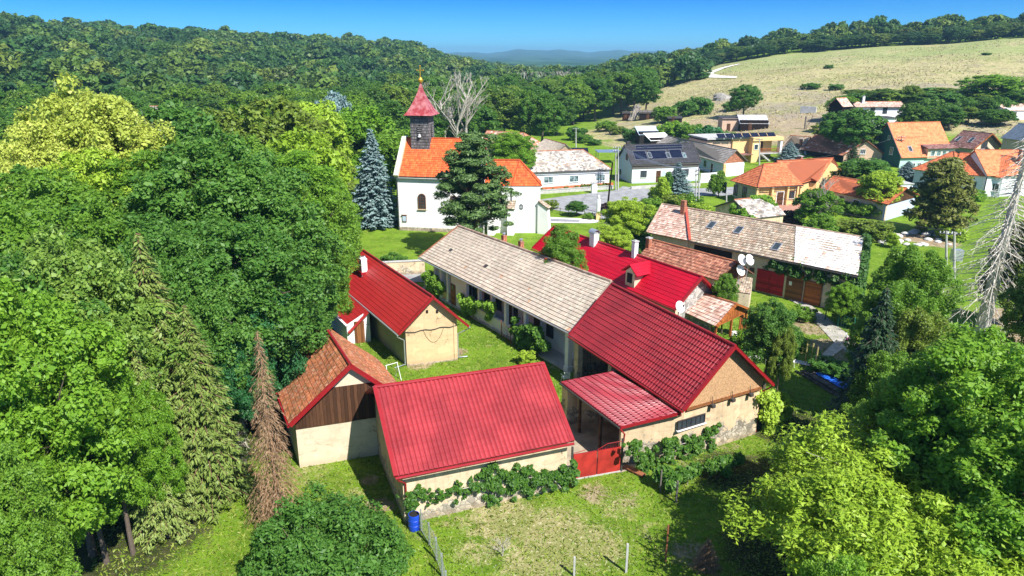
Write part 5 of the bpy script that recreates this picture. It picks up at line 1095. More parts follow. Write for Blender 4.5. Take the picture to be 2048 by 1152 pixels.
def post(name, label, px, pb, pt, mat, w=.05, cat='post'):
    b = gnd(px, pb); d = ray(px, pt); t_ = b[1]/d[1]; z = H+d[2]*t_; mb = MB(); mb.box(A3(b[0], b[1], (b[2]-.2+z)/2), w, w, (z-b[2]+.2)/2); o = mb.build(name, mat, None, b); tag(o, label, cat); return o
post('vineyard_post', 'thin red brown metal post in the straw coloured meadow', 1331, 1122, 1050, rust, .035)
post('vineyard_post', 'whitish concrete post nearest the walnut shadow', 1252, 1145, 1088, M['concrete'], .05)
post('vineyard_post', 'short whitish post at the bottom edge of the meadow', 1148, 1152, 1114, M['concrete'], .045)
post('vineyard_post', 'leaning grey post beneath the vine row', 1352, 1005, 962, M['wood_grey'], .05)
post('vineyard_post', 'thin grey post by the first grapevine of the row', 1320, 985, 940, M['wood_grey'], .04)
post('garden_post', 'dark thin pole at the end of the garden path', 1628, 742, 690, M['dark_metal'], .03)
post('garden_post', 'leaning bleached post in the worn paddock', 1609, 258, 233, M['wood_grey'], .14)
def pole(label, px, pb, pt, dx=0, mat='concrete', r=(.16, .1), arms=2, name='utility_pole', double=False, hd=0):
    b = gnd(px, pb); d = ray(px+dx, pt); t_ = b[1]/d[1]; top = A3(0, 0, H)+d*t_; ro = empty(name, b, label, 'utility pole'); mb = MB()
    if double: 
        for s in (-.22, .22): mb.tube([b+A3(s, 0, -.3), top+A3(s, 0, 0)], [r[0]*.8, r[1]*.8], 8)
    else: mb.tube([b-UP*.3, top], [r[0], r[1]], 8)
    mb.build('shaft', M[mat], ro); ax = A3(math.cos(rad(hd)), math.sin(rad(hd)), 0); 
    if arms:
        mb = MB(); ins = MB()
        for k in range(arms):
            c = top-UP*(.25+.6*k); mb.box(c, .75, .05, .05, ax)
            for s in (-.65, -.25, .25, .65): ins.tube([c+ax*s, c+ax*s+UP*.22], .05, 6)
        mb.build('crossarm', M['dark_metal'], ro); ins.build('insulator', M['white_paint'], ro)
    return ro, top
P1, T1 = pole('grey double concrete pole between the slate roofed and solar roof houses', 1234, 381, 293, double=True, hd=20)
P2, T2 = pole('dark leaning wooden pole beside the churchyard corner', 1213, 430, 325, dx=12, mat='wood_dark', arms=0)
P3, T3 = pole('double concrete pole rising behind the ivy clad house', 1395, 420, 338, double=True, hd=50)
P4, T4 = pole('single concrete pole in the field behind the white slate roofed house', 1152, 300, 256, arms=1)
P5, T5 = pole('short pole standing beside the small ivy covered garden building', 1453, 432, 385, mat='concrete', arms=0, r=(.12, .1))
P6, T6 = pole('slim concrete lamp pole in front of the pine by the church', 967, 475, 414, arms=0, r=(.13, .09)); mb = MB(); mb.tube([T6, T6+UP*.25-A3(-.4, 0, 0), T6+UP*.3+A3(1.7, .3, 0)], .05, 6); mb.build('arm', M['zinc'], P6); mb = MB(); mb.box(T6+UP*.27+A3(1.9, .3, 0), .35, .12, .07); mb.build('lamp_head', M['zinc'], P6)
P7, T7 = pole('pole in front of the apricot flat roofed house', 1519, 330, 277, arms=1)
P8, T8 = pole('television mast pole before the steep light orange roof', 1803, 330, 272, arms=2, mat='dark_metal', r=(.07, .05))
P9, T9 = pole('left concrete pole of the transformer stand', 1893, 545, 462, arms=1); P10, T10 = pole('right concrete pole carrying the grey transformer box', 1909, 560, 464, arms=1)
mb = MB(); c = (T9+T10)/2-UP*2.6; mb.box(c+A3(1.2, 0, 0), .5, .4, .6); mb.build('transformer', M['zinc'], P10)
def wire(a, b, sag, lab, n=1, off=None):
    r = empty('overhead_line', a, lab, 'power line')
    for k in range(n):
        o = A3(.4*k, 0, 0) if off is None else off*k; mb = MB(); mb.tube([lerp(a, b, i/14)+o-UP*sag*math.sin(math.pi*i/14) for i in range(15)], .02, 3); mb.build('cable', M['dark_metal'] if n < 3 else M['zinc'], r)
wire(T1, T2, .5, 'cable from the double pole to the leaning wooden pole', 1); wire(T1, T3, 1.0, 'overhead wires from the double pole to the pole behind the ivy house', 3)
wire(T3, T10, 1.2, 'wires from the pole behind the ivy house to the transformer', 2); wire(T3, T8, 1.5, 'cable from the pole behind the ivy house to the mast before the orange roof', 1)
wire(T4, T1, .8, 'cable from the field pole to the double pole', 1); wire(T1, T7, 1., 'cable from the double pole to the pole by the apricot house', 1); wire(T6, hH.R0, .6, 'cable from the lamp pole past the choir towards the slate roof', 1)
wire(T8, T8+A3(40, 14, 3), 1.5, 'pale cables crossing in front of the houses on the right', 2); wire(T7, T7+A3(-60, 30, 2), 1.5, 'single cable above the grey roofed house', 1)
rg_ = random.Random(17)
for k in range(26):
    b = gnd(1765+k*5.2+rg_.uniform(-4, 4), 478+rg_.uniform(-16, 14)); s = rg_.uniform(.25, .6); mb = MB(); mb.tube([b-UP*.1, b+UP*s*.3, b+UP*s*.6, b+UP*s*.75], [s*1.1, s*1.2, s*.8, s*.3], 7)
    tag(mb.build('garden_rock', palestone, None, b), 'one of the pale stones of the rock garden beside the cypress', 'rock', 'rock garden stones')
# ------------------------------------------------------------------ small things
def dish(label, c, r, post_to=None, az=150., parent=None):
    ro = empty('satellite_dish', (c[0], c[1], post_to if post_to is not None else c[2]), label, 'satellite dish'); d = nrm(A3(math.sin(rad(az)), math.cos(rad(az)), .55)); a = nrm(np.cross(UP, d)); b = np.cross(d, a); mb = MB(); N = 20
    rings = [[c+a*r*k/4*math.cos(t)+b*r*1.08*k/4*math.sin(t)+d*(.25*r*(k/4)**2) for t in [2*math.pi*i/N for i in range(N)]] for k in range(1, 5)]
    for i in range(N): mb.face([c, rings[0][i], rings[0][(i+1) % N]])
    for k in range(3):
        for i in range(N): mb.face([rings[k][i], rings[k+1][i], rings[k+1][(i+1) % N], rings[k][(i+1) % N]])
    mb.build('reflector', M['white_paint'], ro, smooth=True); mb = MB(); mb.tube([c-b*r, c+d*r*1.1], .015, 5); mb.box(c+d*r*1.1, .05, .05, .08); mb.build('feed_arm', M['dark_metal'], ro)
    if post_to is not None: mb = MB(); mb.tube([A3(c[0], c[1], post_to)-d*[.1, .1, 0], c-d*.1], .04, 6); mb.build('post', M['zinc'], ro)
def onb(px, py, ref, back=0.):   # point on the line of sight at the distance of a reference point
    d = ray(px, py); return A3(0, 0, H)+d*((ref[1]-back)/d[1])
c = onb(1359, 614, hG.E0, 1.0); dish('white satellite dish on a pole between the barn and the crimson roof', c, .45, 0)
for px, py, lab in ((1483, 520, 'upper left white dish of the three by the old tile gable'), (1498, 520, 'upper right white dish of the three by the old tile gable'), (1480, 541, 'lowest white dish of the three by the old tile gable')): dish(lab, onb(px, py, hZ.E0, -.5), .5, 1.2)
for px, lab in ((1611, 'left white dish under the eaves of the patched red roof'), (1626, 'right white dish under the eaves of the patched red roof')): dish(lab, onb(px, 307, hP.E0, 1.), .6, .5)
dish('white dish on the wall of the long house behind the dead spruce', onb(1922, 362, hO2.E0, 1.5), .65, .5)
# rain barrel
b = gnd(829, 1058); ro = empty('rain_barrel', b, 'blue plastic rain barrel standing under the red downpipe at the barn corner', 'barrel'); bl = plain('blue_plastic', (.01, .06, .50), .35, .1, 3, .05, .5); mb = MB()
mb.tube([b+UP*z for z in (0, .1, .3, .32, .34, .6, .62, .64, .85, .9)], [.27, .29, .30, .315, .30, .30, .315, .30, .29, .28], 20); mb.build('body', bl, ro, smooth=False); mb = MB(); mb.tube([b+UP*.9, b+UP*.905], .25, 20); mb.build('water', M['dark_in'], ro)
# swing frame
b = gnd(785, 760); ro = empty('swing_frame', b, 'white metal swing frame behind the pinkish barn roof', 'swing frame'); mb = MB(); ex = A3(.8, .6, 0); ey = A3(-.6, .8, 0)
for s in (-1, 1):
    for v in (-.45, .45): mb.tube([b+ex*s*.5+ey*v, b+ex*s*.45+UP*1.3], .025, 6)
    mb.tube([b+ex*s*.48-ey*.22+UP*.65, b+ex*s*.48+ey*.22+UP*.65], .02, 6)
mb.tube([b-ex*.5+UP*1.3, b+ex*.5+UP*1.3], .025, 6); mb.build('tubes', M['white_paint'], ro)
wp_ = M['white_paint']; pink = plain('pink_cushion', (.75, .05, .35), .8)
def chair(label, px, py, hd, mat=wp_, cush=None, tip=0):
    b = gnd(px, py); a = rad(hd); ex = A3(math.cos(a), math.sin(a), 0); ey = A3(-math.sin(a), math.cos(a), 0); u = UP
    if tip: u, ey = nrm(ey*-.95+UP*.3), nrm(UP*.95+ey*.3)
    ro = empty('garden_chair', b, label, 'chair'); o = b+UP*(.25 if tip else 0); mb = MB(); mb.box(o+u*.42, .24, .24, .025, ex, ey, u); mb.build('seat', mat, ro)
    mb = MB(); 
    for k in range(-2, 3): mb.box(o+u*.68+ey*.26+ex*k*.1, .03, .015, .25, ex, ey, u)
    mb.box(o+u*.93+ey*.27, .25, .02, .04, ex, ey, u); mb.build('backrest', mat, ro)
    for i in (-1, 1):
        for j in (-1, 1): mb = MB(); mb.tube([o+ex*.21*i+ey*.2*j+u*.42, o+ex*.26*i+ey*.27*j], .022, 6); mb.build('leg', mat, ro)
        mb = MB(); mb.box(o+ex*.27*i+u*.64, .02, .25, .02, ex, ey, u); mb.build('armrest', mat, ro)
    if cush: mb = MB(); mb.box(o+u*.47, .25, .25, .05, ex, ey, u); mb.build('cushion', cush, ro)
chair('white plastic chair lying tipped on the grass beside the pink cushioned one', 1530, 724, 30, tip=1); chair('white garden chair with a pink cushion on the lawn right of the tall barn', 1548, 731, 10, cush=pink); chair('white plastic chair standing apart on the lawn, nearest the garden fence', 1581, 732, -20); chair('white chair with a pink cushion on the sandy yard', 1697, 690, 60, cush=pink); chair('white plastic chair at the foot of the farmhouse corner pillar', 1131, 765, 200)
ro = empty('garden_table', gnd(1540, 728), 'overturned white garden table on the lawn between the chairs', 'table'); b = gnd(1541, 727); mb = MB(); mb.box(b+UP*.25, .5, .03, .35, A3(.9, .3, 0), nrm(A3(-.3, .9, .5))); mb.build('tabletop', wp_, ro)
for i in (-1, 1):
    for j in (-1, 1): mb = MB(); mb.tube([b+A3(.4*i, .05, .3+.25*j), b+A3(.45*i, -.6, .35+.35*j)], .025, 6); mb.build('leg', wp_, ro)
# plank pile with blue sheet
b = gnd(1652, 768); ro = empty('plank_pile', b, 'pile of grey weathered planks half covered by a blue tarpaulin', 'plank pile'); dx = nrm(gnd(1690, 790)-gnd(1612, 745)); dy = np.cross(UP, dx); rg = random.Random(5)
for k in range(16): c = b+dy*(-.7+.09*(k*7 % 16))+UP*(.08+.07*(k//4))+dx*rg.gauss(0, .25); mb = MB(); mb.box(c, 1.9+rg.random()*.4, .09, .03, nrm(dx+dy*rg.gauss(0, .03))); mb.build('plank', M['wood_grey'], ro)
tarp = plain('blue_tarpaulin', (.02, .13, .62), .4, .2, 2, .3, .5); c = b+dy*.55+dx*.3+UP*.35; mb = MB(); N = 10
g_ = [[c+dx*(-1.5+3*i/N)+dy*(-.55+1.3*j/N)+UP*(.08*mnoise.noise(Vector((i*.9, j*.9, 2)))-max(0, j/N-.5)*.5) for i in range(N+1)] for j in range(N+1)]
for j in range(N):
    for i in range(N): mb.face([g_[j][i], g_[j][i+1], g_[j+1][i+1], g_[j+1][i]])
ob = mb.build('tarpaulin', tarp, ro)
# white wayside pillar, shrine
b = gnd(1196, 440); ro = empty('wayside_statue', b, 'slim white wayside statue on a pedestal beside the road', 'statue'); d = ray(1195, 390); z = H+d[2]*b[1]/d[1]; mb = MB(); mb.box(b+UP*.5, .3, .3, .55); mb.build('pedestal', M['yellowh'], ro); mb = MB(); mb.tube([b+UP*q for q in (1.0, 1.3, 2.2, 3.0, z-.55)], [.30, .26, .30, .24, .12], 12); mb.tube([b+UP*(z-.55), b+UP*(z-.4), b+UP*(z-.15), b+UP*z], [.1, .17, .17, .06], 12); mb.build('figure', M['white_paint'], ro, smooth=True)
b = gnd(1188, 386); ro = empty('wayside_shrine', b, 'small square white stone shrine on the grass by the garden wall', 'shrine'); mb = MB(); mb.box(b+UP*.7, .45, .4, .8, A3(1, .1, 0)); mb.box(b+UP*1.6, .35, .3, .12, A3(1, .1, 0)); mb.build('block', M['pw'], ro); mb = MB(); mb.box(b+UP*1.78, .5, .45, .06, A3(1, .1, 0)); mb.box(b+UP*2.05, .04, .04, .22); mb.build('cap', M['concrete'], ro)
b = gnd(1268, 945); ro = tag(MB().box(b+UP*.12, .18, .7, .04, A3(.7, .7, 0), None, None).build('rusty_plank', rust, None, b), 'rusty metal sheet lying on the grass by the gate', 'metal sheet')
# grill / well items near the gazebo
b = gnd(1468, 680); ro = tag(MB().tube([b, b+UP*.2, b+UP*.5, b+UP*.75, b+UP*.8], [.25, .33, .36, .25, .1], 14).build('garden_pot', M['white_paint'], None, b), 'rounded white garden pot under the timber gazebo', 'pot')
b = gnd(1480, 672); ro = empty('leaning_boards', b, 'tan and red boards leaning beside the timber gazebo', 'boards'); mb = MB(); mb.box(b+UP*.9, .5, .04, 1.0, A3(.6, .8, 0), nrm(A3(-.8, .6, .35))); mb.build('panel', M['wood_orange'], ro); mb = MB(); mb.box(b+UP*.8+A3(.45, .2, 0), .12, .05, .95, A3(.6, .8, 0), nrm(A3(-.8, .6, .35))); mb.build('panel', M['red_trim'], ro)
for (px, py, rr_, lab) in ((1441, 192, 1.8, 'upper grey rock outcrop on the dry slope'), (1447, 198, 2.6, 'lower grey rock outcrop on the dry slope')):
    b = gnd(px, py); mb = MB(); N = 12; rg = random.Random(px)
    rings = [[b+A3(math.cos(t)*rr_*q*(1+.3*rg.random()), math.sin(t)*rr_*q*(1+.3*rg.random()), z*rr_*(.8+.4*rg.random())) for t in [2*math.pi*i/N for i in range(N)]] for q, z in ((1.2, -.2), (1.1, .15), (.8, .4), (.35, .52))]
    for k in range(3):
        for i in range(N): mb.face([rings[k][i], rings[k][(i+1) % N], rings[k+1][(i+1) % N], rings[k+1][i]])
    mb.face(rings[3]); tag(mb.build('rock', plain('grey_rock', (.30, .28, .24), .95, .4, 1, .5), None, b), lab, 'rock')
# ------------------------------------------------------------------ foliage
def leaf_quads(rng, C, Nn, size, asp=.55, droop=0.):
    """one kite-shaped leaf spray per point C with facing Nn"""
    n = len(C); t = rng.normal(size=(n, 3)); t -= (t*Nn).sum(1, keepdims=True)*Nn; t /= np.linalg.norm(t, axis=1, keepdims=True)+1e-9
    b = np.cross(Nn, t); L = size*np.clip(np.exp(rng.normal(size=(n, 1))*.38), .4, 2.1); W = L*asp*rng.uniform(.7, 1.2, (n, 1))
    k = Nn*L*.22
    return np.stack([C+t*L, C+b*W-k, C-t*L*.8, C-b*W-k], 1)
def unit(v): return v/(np.linalg.norm(v, axis=-1, keepdims=True)+1e-9)
def crown_pts(seed, R, z0, z1, nlobe, nsub, nleaf, leaf, subr=.17, flat=.95, asp=.55, lobe_r=(.30, .48), upb=.45, cone=0.):
    rng = np.random.default_rng(seed); hz = (z1-z0)/2; cz = (z0+z1)/2; lobes = []
    for i in range(nlobe):
        ph = 2.399963*i+rng.uniform(-.3, .3); v = -0.75+1.65*(i+.5)/nlobe; v = min(v, .85)
        rr = math.sqrt(max(0, 1-v*v*.9))*(1-cone*max(0, (v+.75)/1.65)); q = rng.uniform(.48, .72)
        lobes.append([math.cos(ph)*rr*R*q, math.sin(ph)*rr*R*q, cz+v*hz*.72, R*rng.uniform(*lobe_r)*(1-cone*.5*max(0, v))])
    lobes.append([0, 0, cz+hz*.55, R*.4]); lobes.append([0, 0, cz, R*.5])
    lobes = np.array(lobes); subs = []; per = max(3, nsub//len(lobes))
    for L in lobes:
        d = unit(rng.normal(size=(per, 3))+[0, 0, .35]); rr = L[3]*rng.uniform(.75, 1.08, (per, 1)); subs.append(np.concatenate([L[:3]+d*rr*[1, 1, min(1.15, hz/R)*.9], np.full((per, 1), R*subr)*rng.uniform(.6, 1.35, (per, 1)), d], 1))
    subs = np.concatenate(subs); m = max(3, nleaf//len(subs)); S = np.repeat(subs, m, 0); n = len(S)
    d = unit(rng.normal(size=(n, 3))+S[:, 4:7]*.6+[0, 0, .25]); C = S[:, :3]+d*(S[:, 3:4]*rng.uniform(.25, 1.0, (n, 1))**.6)*[1, 1, flat]
    N = unit(d*.7+rng.normal(size=(n, 3))*.55+[0, 0, upb]); return leaf_quads(rng, C, N, leaf, asp), lobes
def wood(seed, lobes, z0, h, r, top=.7, twigs=2):
    rg = random.Random(seed); mb = MB(); tp = [A3(0, 0, -.3), A3(.05*r, .03*r, z0*.5), A3(rg.gauss(0, .15), rg.gauss(0, .15), z0), A3(rg.gauss(0, .25), rg.gauss(0, .25), z0+(h-z0)*top)]
    mb.tube(tp, [r*1.25, r, r*.85, r*.2], 8)
    for L in lobes:
        s = rg.uniform(.15, .75); a = lerp(tp[2], tp[3], s)*[1, 1, 1]; a[2] = min(a[2], L[2]+.3); e = np.array(L[:3]); mid = (a+e)/2+A3(rg.gauss(0, .2), rg.gauss(0, .2), -.2)
        mb.tube([a, mid, e], [r*.42, r*.28, r*.1], 5, False)
        for k in range(twigs):
            d = nrm(A3(rg.gauss(0, 1), rg.gauss(0, 1), rg.gauss(.5, .6))); mb.tube([lerp(mid, e, .5+.25*k), e+d*L[3]*.9], [r*.12, r*.03], 4, False)
    return mb
def decid(seed, R, z0, h, nlobe, nsub, nleaf, leaf, tr=.22, **k):
    Q, lobes = crown_pts(seed, R, z0, h, nlobe, nsub, nleaf, leaf, **k); me = quads_mesh('crown_%d' % seed, Q)
    w = wood(seed, lobes, z0+.8, h, tr); v = np.array(w.v); tm = bpy.data.meshes.new('trunk_%d' % seed); tm.from_pydata([tuple(p) for p in v], [], w.f); return dict(h=h, r=R, crown=me, trunk=tm)
def conifer(seed, R, h, z0, levels, per, leafn, leaf, droop=.25, thin=.0, up=0., asp=.28, brz=None, hang=.0, dense=1., tr=.2, brw=.02):
    rng = np.random.default_rng(seed); Qs = []; mb = MB(); mb.tube([A3(0, 0, -.2), A3(0, 0, h*.5), A3(0, 0, h*.99)], [tr, tr*.6, .02], 8); br = MB()
    for i in range(levels):
        f = i/(levels-1); z = z0+(h-z0)*f**.95; Lb = R*(1-f)**.85*rng.uniform(.85, 1.1)+.12; n = max(3, int(per*(1-f*.5)))
        for k in range(n):
            a = 2*math.pi*(k+rng.uniform(-.35, .35))/n+i*1.1; L_ = Lb*rng.uniform(.7, 1.12); d = A3(math.cos(a), math.sin(a), 0); zz = z+rng.uniform(-.15, .15)*h/levels*2
            s = np.linspace(.08, 1, 6); P = np.array([A3(0, 0, zz)+d*L_*q-UP*(droop*L_*q**1.5-up*L_*q**3*.5) for q in s])
            br.tube(P, [brw*2, brw*1.6, brw*1.2, brw, brw*.7, brw*.4], 4, False)
            m = max(3, int(leafn*dense*L_/R)); q = rng.uniform(.12, 1, m)**.75; base = np.stack([np.interp(q, s, P[:, j]) for j in range(3)], 1); sd = np.cross(d, UP)
            off = rng.uniform(-1, 1, (m, 1))*(.30*L_*(1.12-q)[:, None]+.06); C = base+sd*off-UP*(abs(off)*.25+rng.uniform(0, 1, (m, 1))*hang)+rng.normal(size=(m, 3))*.03
            t = unit(d*.8+sd*np.sign(off)*.7+rng.normal(size=(m, 3))*.25-UP*(.3+hang*2)); b = unit(np.cross(t, UP+rng.normal(size=(m, 3))*.4)); L = leaf*rng.uniform(.6, 1.3, (m, 1)); W = L*asp
            Qs.append(np.stack([C+t*L, C+b*W, C-t*L*.6, C-b*W], 1))
    Q = np.concatenate(Qs); me = quads_mesh('needles_%d' % seed, Q); n0 = len(mb.v)
    f2 = [[i+n0 for i in f] for f in br.f]; tm = bpy.data.meshes.new('trunk_%d' % seed); tm.from_pydata([tuple(p) for p in mb.v+br.v], [], mb.f+f2); return dict(h=h, r=R, crown=me, trunk=tm)
def bare(seed, h, R, depth=4, tr=.3, nb=4, spread=.5, start=.3):
    rg = random.Random(seed); mb = MB()
    def br(p, d, L, r, k):
        q1 = p+d*L*.5+A3(rg.gauss(0, .04), rg.gauss(0, .04), 0)*L; q2 = q1+nrm(d+A3(rg.gauss(0, .15), rg.gauss(0, .15), .12))*L*.5
        mb.tube([p, q1, q2], [r, r*.75, r*.5], 6 if k > 2 else 4, False)
        if k == 0: return
        for i in range(nb if k < depth else nb+5):
            s = rg.uniform(.3, 1) if k < depth else rg.uniform(start, 1); b = lerp(p, q1, s*2) if s < .5 else lerp(q1, q2, s*2-1)
            a = rg.random()*6.283; o = A3(math.cos(a), math.sin(a), 0); br(b, nrm(d*.75+o*spread+UP*.25), L*(.36+.2*rg.random())*(1.1-s*.3), r*.45, k-1)
    br(A3(0, 0, -.2), A3(0, 0, 1), h*.93, tr, depth); tm = bpy.data.meshes.new('deadwood_%d' % seed); tm.from_pydata([tuple(p) for p in mb.v], [], mb.f); return dict(h=h, r=R, crown=None, trunk=tm)
PR = {}
for i in range(4): PR['hi%d' % i] = decid(100+i, 4.5, 1.6+.5*i, 13+i, 26+2*i, 330, 80000, .095, subr=.15, tr=.24, lobe_r=(.17, .33), cone=(0, .25, .1, .4)[i])
for i in range(3): PR['mid%d' % i] = decid(110+i, 4.5, 2., 12, 22, 240, 18000, .19, subr=.16, tr=.24, lobe_r=(.18, .34), cone=(0, .3, .1)[i])
for i in range(4): PR['low%d' % i] = decid(120+i, 4.5, 1.0, 9, 13, 90, 2200, .52, subr=.22, tr=.25, asp=.7)
PR['walnut'] = decid(130, 5.5, 1.6, 8.5, 30, 560, 125000, .09, subr=.13, asp=.36, tr=.28, lobe_r=(.24, .36))
PR['dense'] = decid(131, 4.0, .6, 5.2, 24, 460, 75000, .09, subr=.14, asp=.5, tr=.2, lobe_r=(.26, .38))
for i in range(3): PR['bush%d' % i] = decid(140+i, 1.5, .05, 2.2, 11, 90, 5200, .115, subr=.24, tr=.05, asp=.5, lobe_r=(.34, .5))
PR['thuja'] = decid(150, 1., .05, 4.2, 16, 130, 5200, .12, subr=.3, tr=.07, cone=.85, lobe_r=(.4, .5), asp=.4, flat=1.3)
PR['spruce'] = conifer(160, 2.6, 15, 1.5, 48, 10, 110, .19, droop=.35, hang=.22, asp=.26)
PR['blue'] = conifer(161, 3.0, 12, .6, 52, 13, 60, .24, droop=.12, asp=.34, hang=.03)
PR['pine'] = conifer(162, 3.6, 14, 2.0, 26, 9, 90, .30, droop=.1, up=.35, asp=.4)
PR['pinecrown'] = decid(163, 4.0, .2, 14, 34, 300, 42000, .15, subr=.15, asp=.3, cone=.86, lobe_r=(.20, .30), tr=.3, flat=.5)
PR['cypress'] = decid(164, 3.4, -1.6, 9.5, 28, 320, 24000, .17, subr=.17, asp=.35, cone=.68, lobe_r=(.26, .38), tr=.25, flat=.6)
PR['deadspruce'] = conifer(165, 2.0, 10, .9, 52, 9, 34, .20, droop=.62, hang=.10, asp=.09, tr=.16, brw=.014)
PR['graydead'] = conifer(166, 3.6, 19, 3.0, 42, 8, 24, .34, droop=.45, hang=.28, asp=.05, tr=.48, brw=.022)
PR['thindead'] = conifer(169, .55, 9, .8, 60, 6, 14, .16, droop=1.1, hang=.12, asp=.12, tr=.13, brw=.01)
PR['bare0'] = bare(167, 17, 4, 4, .34, 4, .5, .15); PR['bare1'] = bare(168, 5, 1.5, 3, .1, 5, .6, .2)
for k_, p_ in PR.items():
    m_ = p_['crown'] or p_['trunk']; v_ = np.empty(len(m_.vertices)*3, np.float32); m_.vertices.foreach_get('co', v_); v_ = v_.reshape(-1, 3)
    p_['h'] = float(v_[:, 2].max()); p_['r'] = float(np.percentile(np.hypot(v_[:, 0], v_[:, 1]), 96))
bark = plain('bark', (.13, .10, .075), .95, .3, 4, .3); palebark = plain('pale_bark', (.42, .38, .32), .95, .3, 3, .3); redbark = plain('reddish_bark', (.20, .11, .07), .95, .3, 4, .3); greybark = plain('grey_deadwood', (.58, .53, .46), .95, .25, 4, .3)
LM = {
 'green': leafmat('broad_leaves', [(.08, .18, .018), (.14, .275, .025), (.22, .37, .045)], .36),
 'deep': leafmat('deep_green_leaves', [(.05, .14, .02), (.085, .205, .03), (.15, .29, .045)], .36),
 'bright': leafmat('bright_green_leaves', [(.11, .24, .018), (.17, .33, .025), (.26, .42, .045)], .36),
 'lime': leafmat('yellow_green_leaves', [(0.179, 0.296, 0.018), (0.276, 0.417, 0.030), (0.414, 0.538, 0.060)]),
 'yellow': leafmat('pale_yellow_leaves', [(.28, .35, .045), (.42, .48, .08), (.56, .60, .13)]),
 'olive': leafmat('olive_leaves', [(0.094, 0.162, 0.018), (0.169, 0.243, 0.030), (0.244, 0.304, 0.045)]),
 'teal': leafmat('blue_green_leaves', [(0.040, 0.120, 0.016), (0.027, 0.121, 0.038), (0.047, 0.176, 0.054), (0.081, 0.243, 0.065)]),
 'spruce': leafmat('spruce_needles', [(.11, .17, .03), (.19, .26, .055), (.28, .35, .09)], .2),
 'darksp': leafmat('dark_needles', [(0.017, 0.045, 0.017), (0.035, 0.077, 0.028), (0.056, 0.105, 0.039)], .08),
 'pine': leafmat('pine_needles', [(.05, .105, .03), (.09, .165, .042), (.14, .23, .065)], .15),
 'bluesp': leafmat('blue_needles', [(0.130, 0.208, 0.195), (0.221, 0.325, 0.312), (0.338, 0.455, 0.442)], .1),
 'cyp': leafmat('ochre_green_scales', [(0.078, 0.098, 0.016), (0.143, 0.163, 0.029), (0.221, 0.227, 0.052)], .1),
 'brown': leafmat('dry_brown_needles', [(.18, .095, .045), (.28, .165, .085), (.38, .26, .15)], .1),
 'grey': leafmat('grey_dead_twigs', [(.32, .29, .22), (.44, .40, .32), (.54, .50, .41)], .1),
 'purple': leafmat('purple_leaves', [(.035, .018, .02), (.06, .03, .03), (.09, .05, .04)], .15),
 'mix': leafmat('wood_mixed_leaves', [(.035, .10, .025), (.07, .165, .03), (.045, .12, .03), (.14, .22, .03), (.07, .165, .025), (.035, .10, .03), (.22, .29, .045), (.09, .19, .025), (.14, .17, .045)], .3, ovar=.93),
 'midmix': leafmat('valley_mixed_leaves', [(.045, .12, .018), (.10, .22, .024), (.06, .16, .022), (.18, .30, .025), (.08, .19, .022), (.21, .29, .035), (.05, .13, .022), (.14, .25, .024)], .34, ovar=.88),
 'maple': leafmat('maple_leaves', [(.08, .17, .025), (.14, .25, .035), (.24, .35, .06)]),
 'vine': leafmat('vine_leaves', [(.025, .085, .012), (.07, .17, .018), (.15, .28, .03)]),
 'ivy': leafmat('ivy_leaves', [(0.039, 0.104, 0.019), (0.065, 0.156, 0.026), (0.117, 0.234, 0.039)]),
}
_rk = random.Random(11)
def tree(kind, x, y, h, r, label, mat='green', name='tree', cat='tree', group=None, tm=None, z=None, rot=None, lean=None):
    if kind in ('hi', 'mid', 'low', 'bush'): kind += str(_rk.randrange({'hi': 4, 'mid': 3, 'low': 4, 'bush': 3}[kind]))
    p = PR[kind]; z = g1(x, y) if z is None else z
    ro = empty(name, (x, y, z), label, cat, group); s = r/p['r']; sz = h/p['h']; ro.scale = (s, s, sz); ro.rotation_euler = (lean[0] if lean else 0, lean[1] if lean else 0, _rk.random()*6.28 if rot is None else rot)
    for nm, me, mt in (('trunk', p['trunk'], tm or bark), ('crown', p['crown'], LM[mat] if mat else None)):
        if me is None: continue
        if not me.materials: me.materials.append(mt)
        o = bpy.data.objects.new(nm, me); COL.objects.link(o); o.parent = ro; o.material_slots[0].link = 'OBJECT'; o.material_slots[0].material = mt
    return ro
def tt(kind, px, ptop, D, r, label, mat='green', **k):
    """tree whose top shows at a photo point, standing D metres away"""
    d = ray(px, ptop); t_ = D/math.hypot(d[0], d[1]); p = A3(0, 0, H)+d*t_; h = max(1.5, p[2]-g1(p[0], p[1])); return tree(kind, p[0], p[1], h, r, label, mat, **k)
def tb(kind, px, pb, ptop, r, label, mat='green', **k):
    """tree whose foot and top both show"""
    b = gnd(px, pb); d = ray(px, ptop); h = H+d[2]*b[1]/d[1]-b[2]; return tree(kind, b[0], b[1], max(.4, h), r, label, mat, **k)
FW = 'trees of the wood beside the farm'
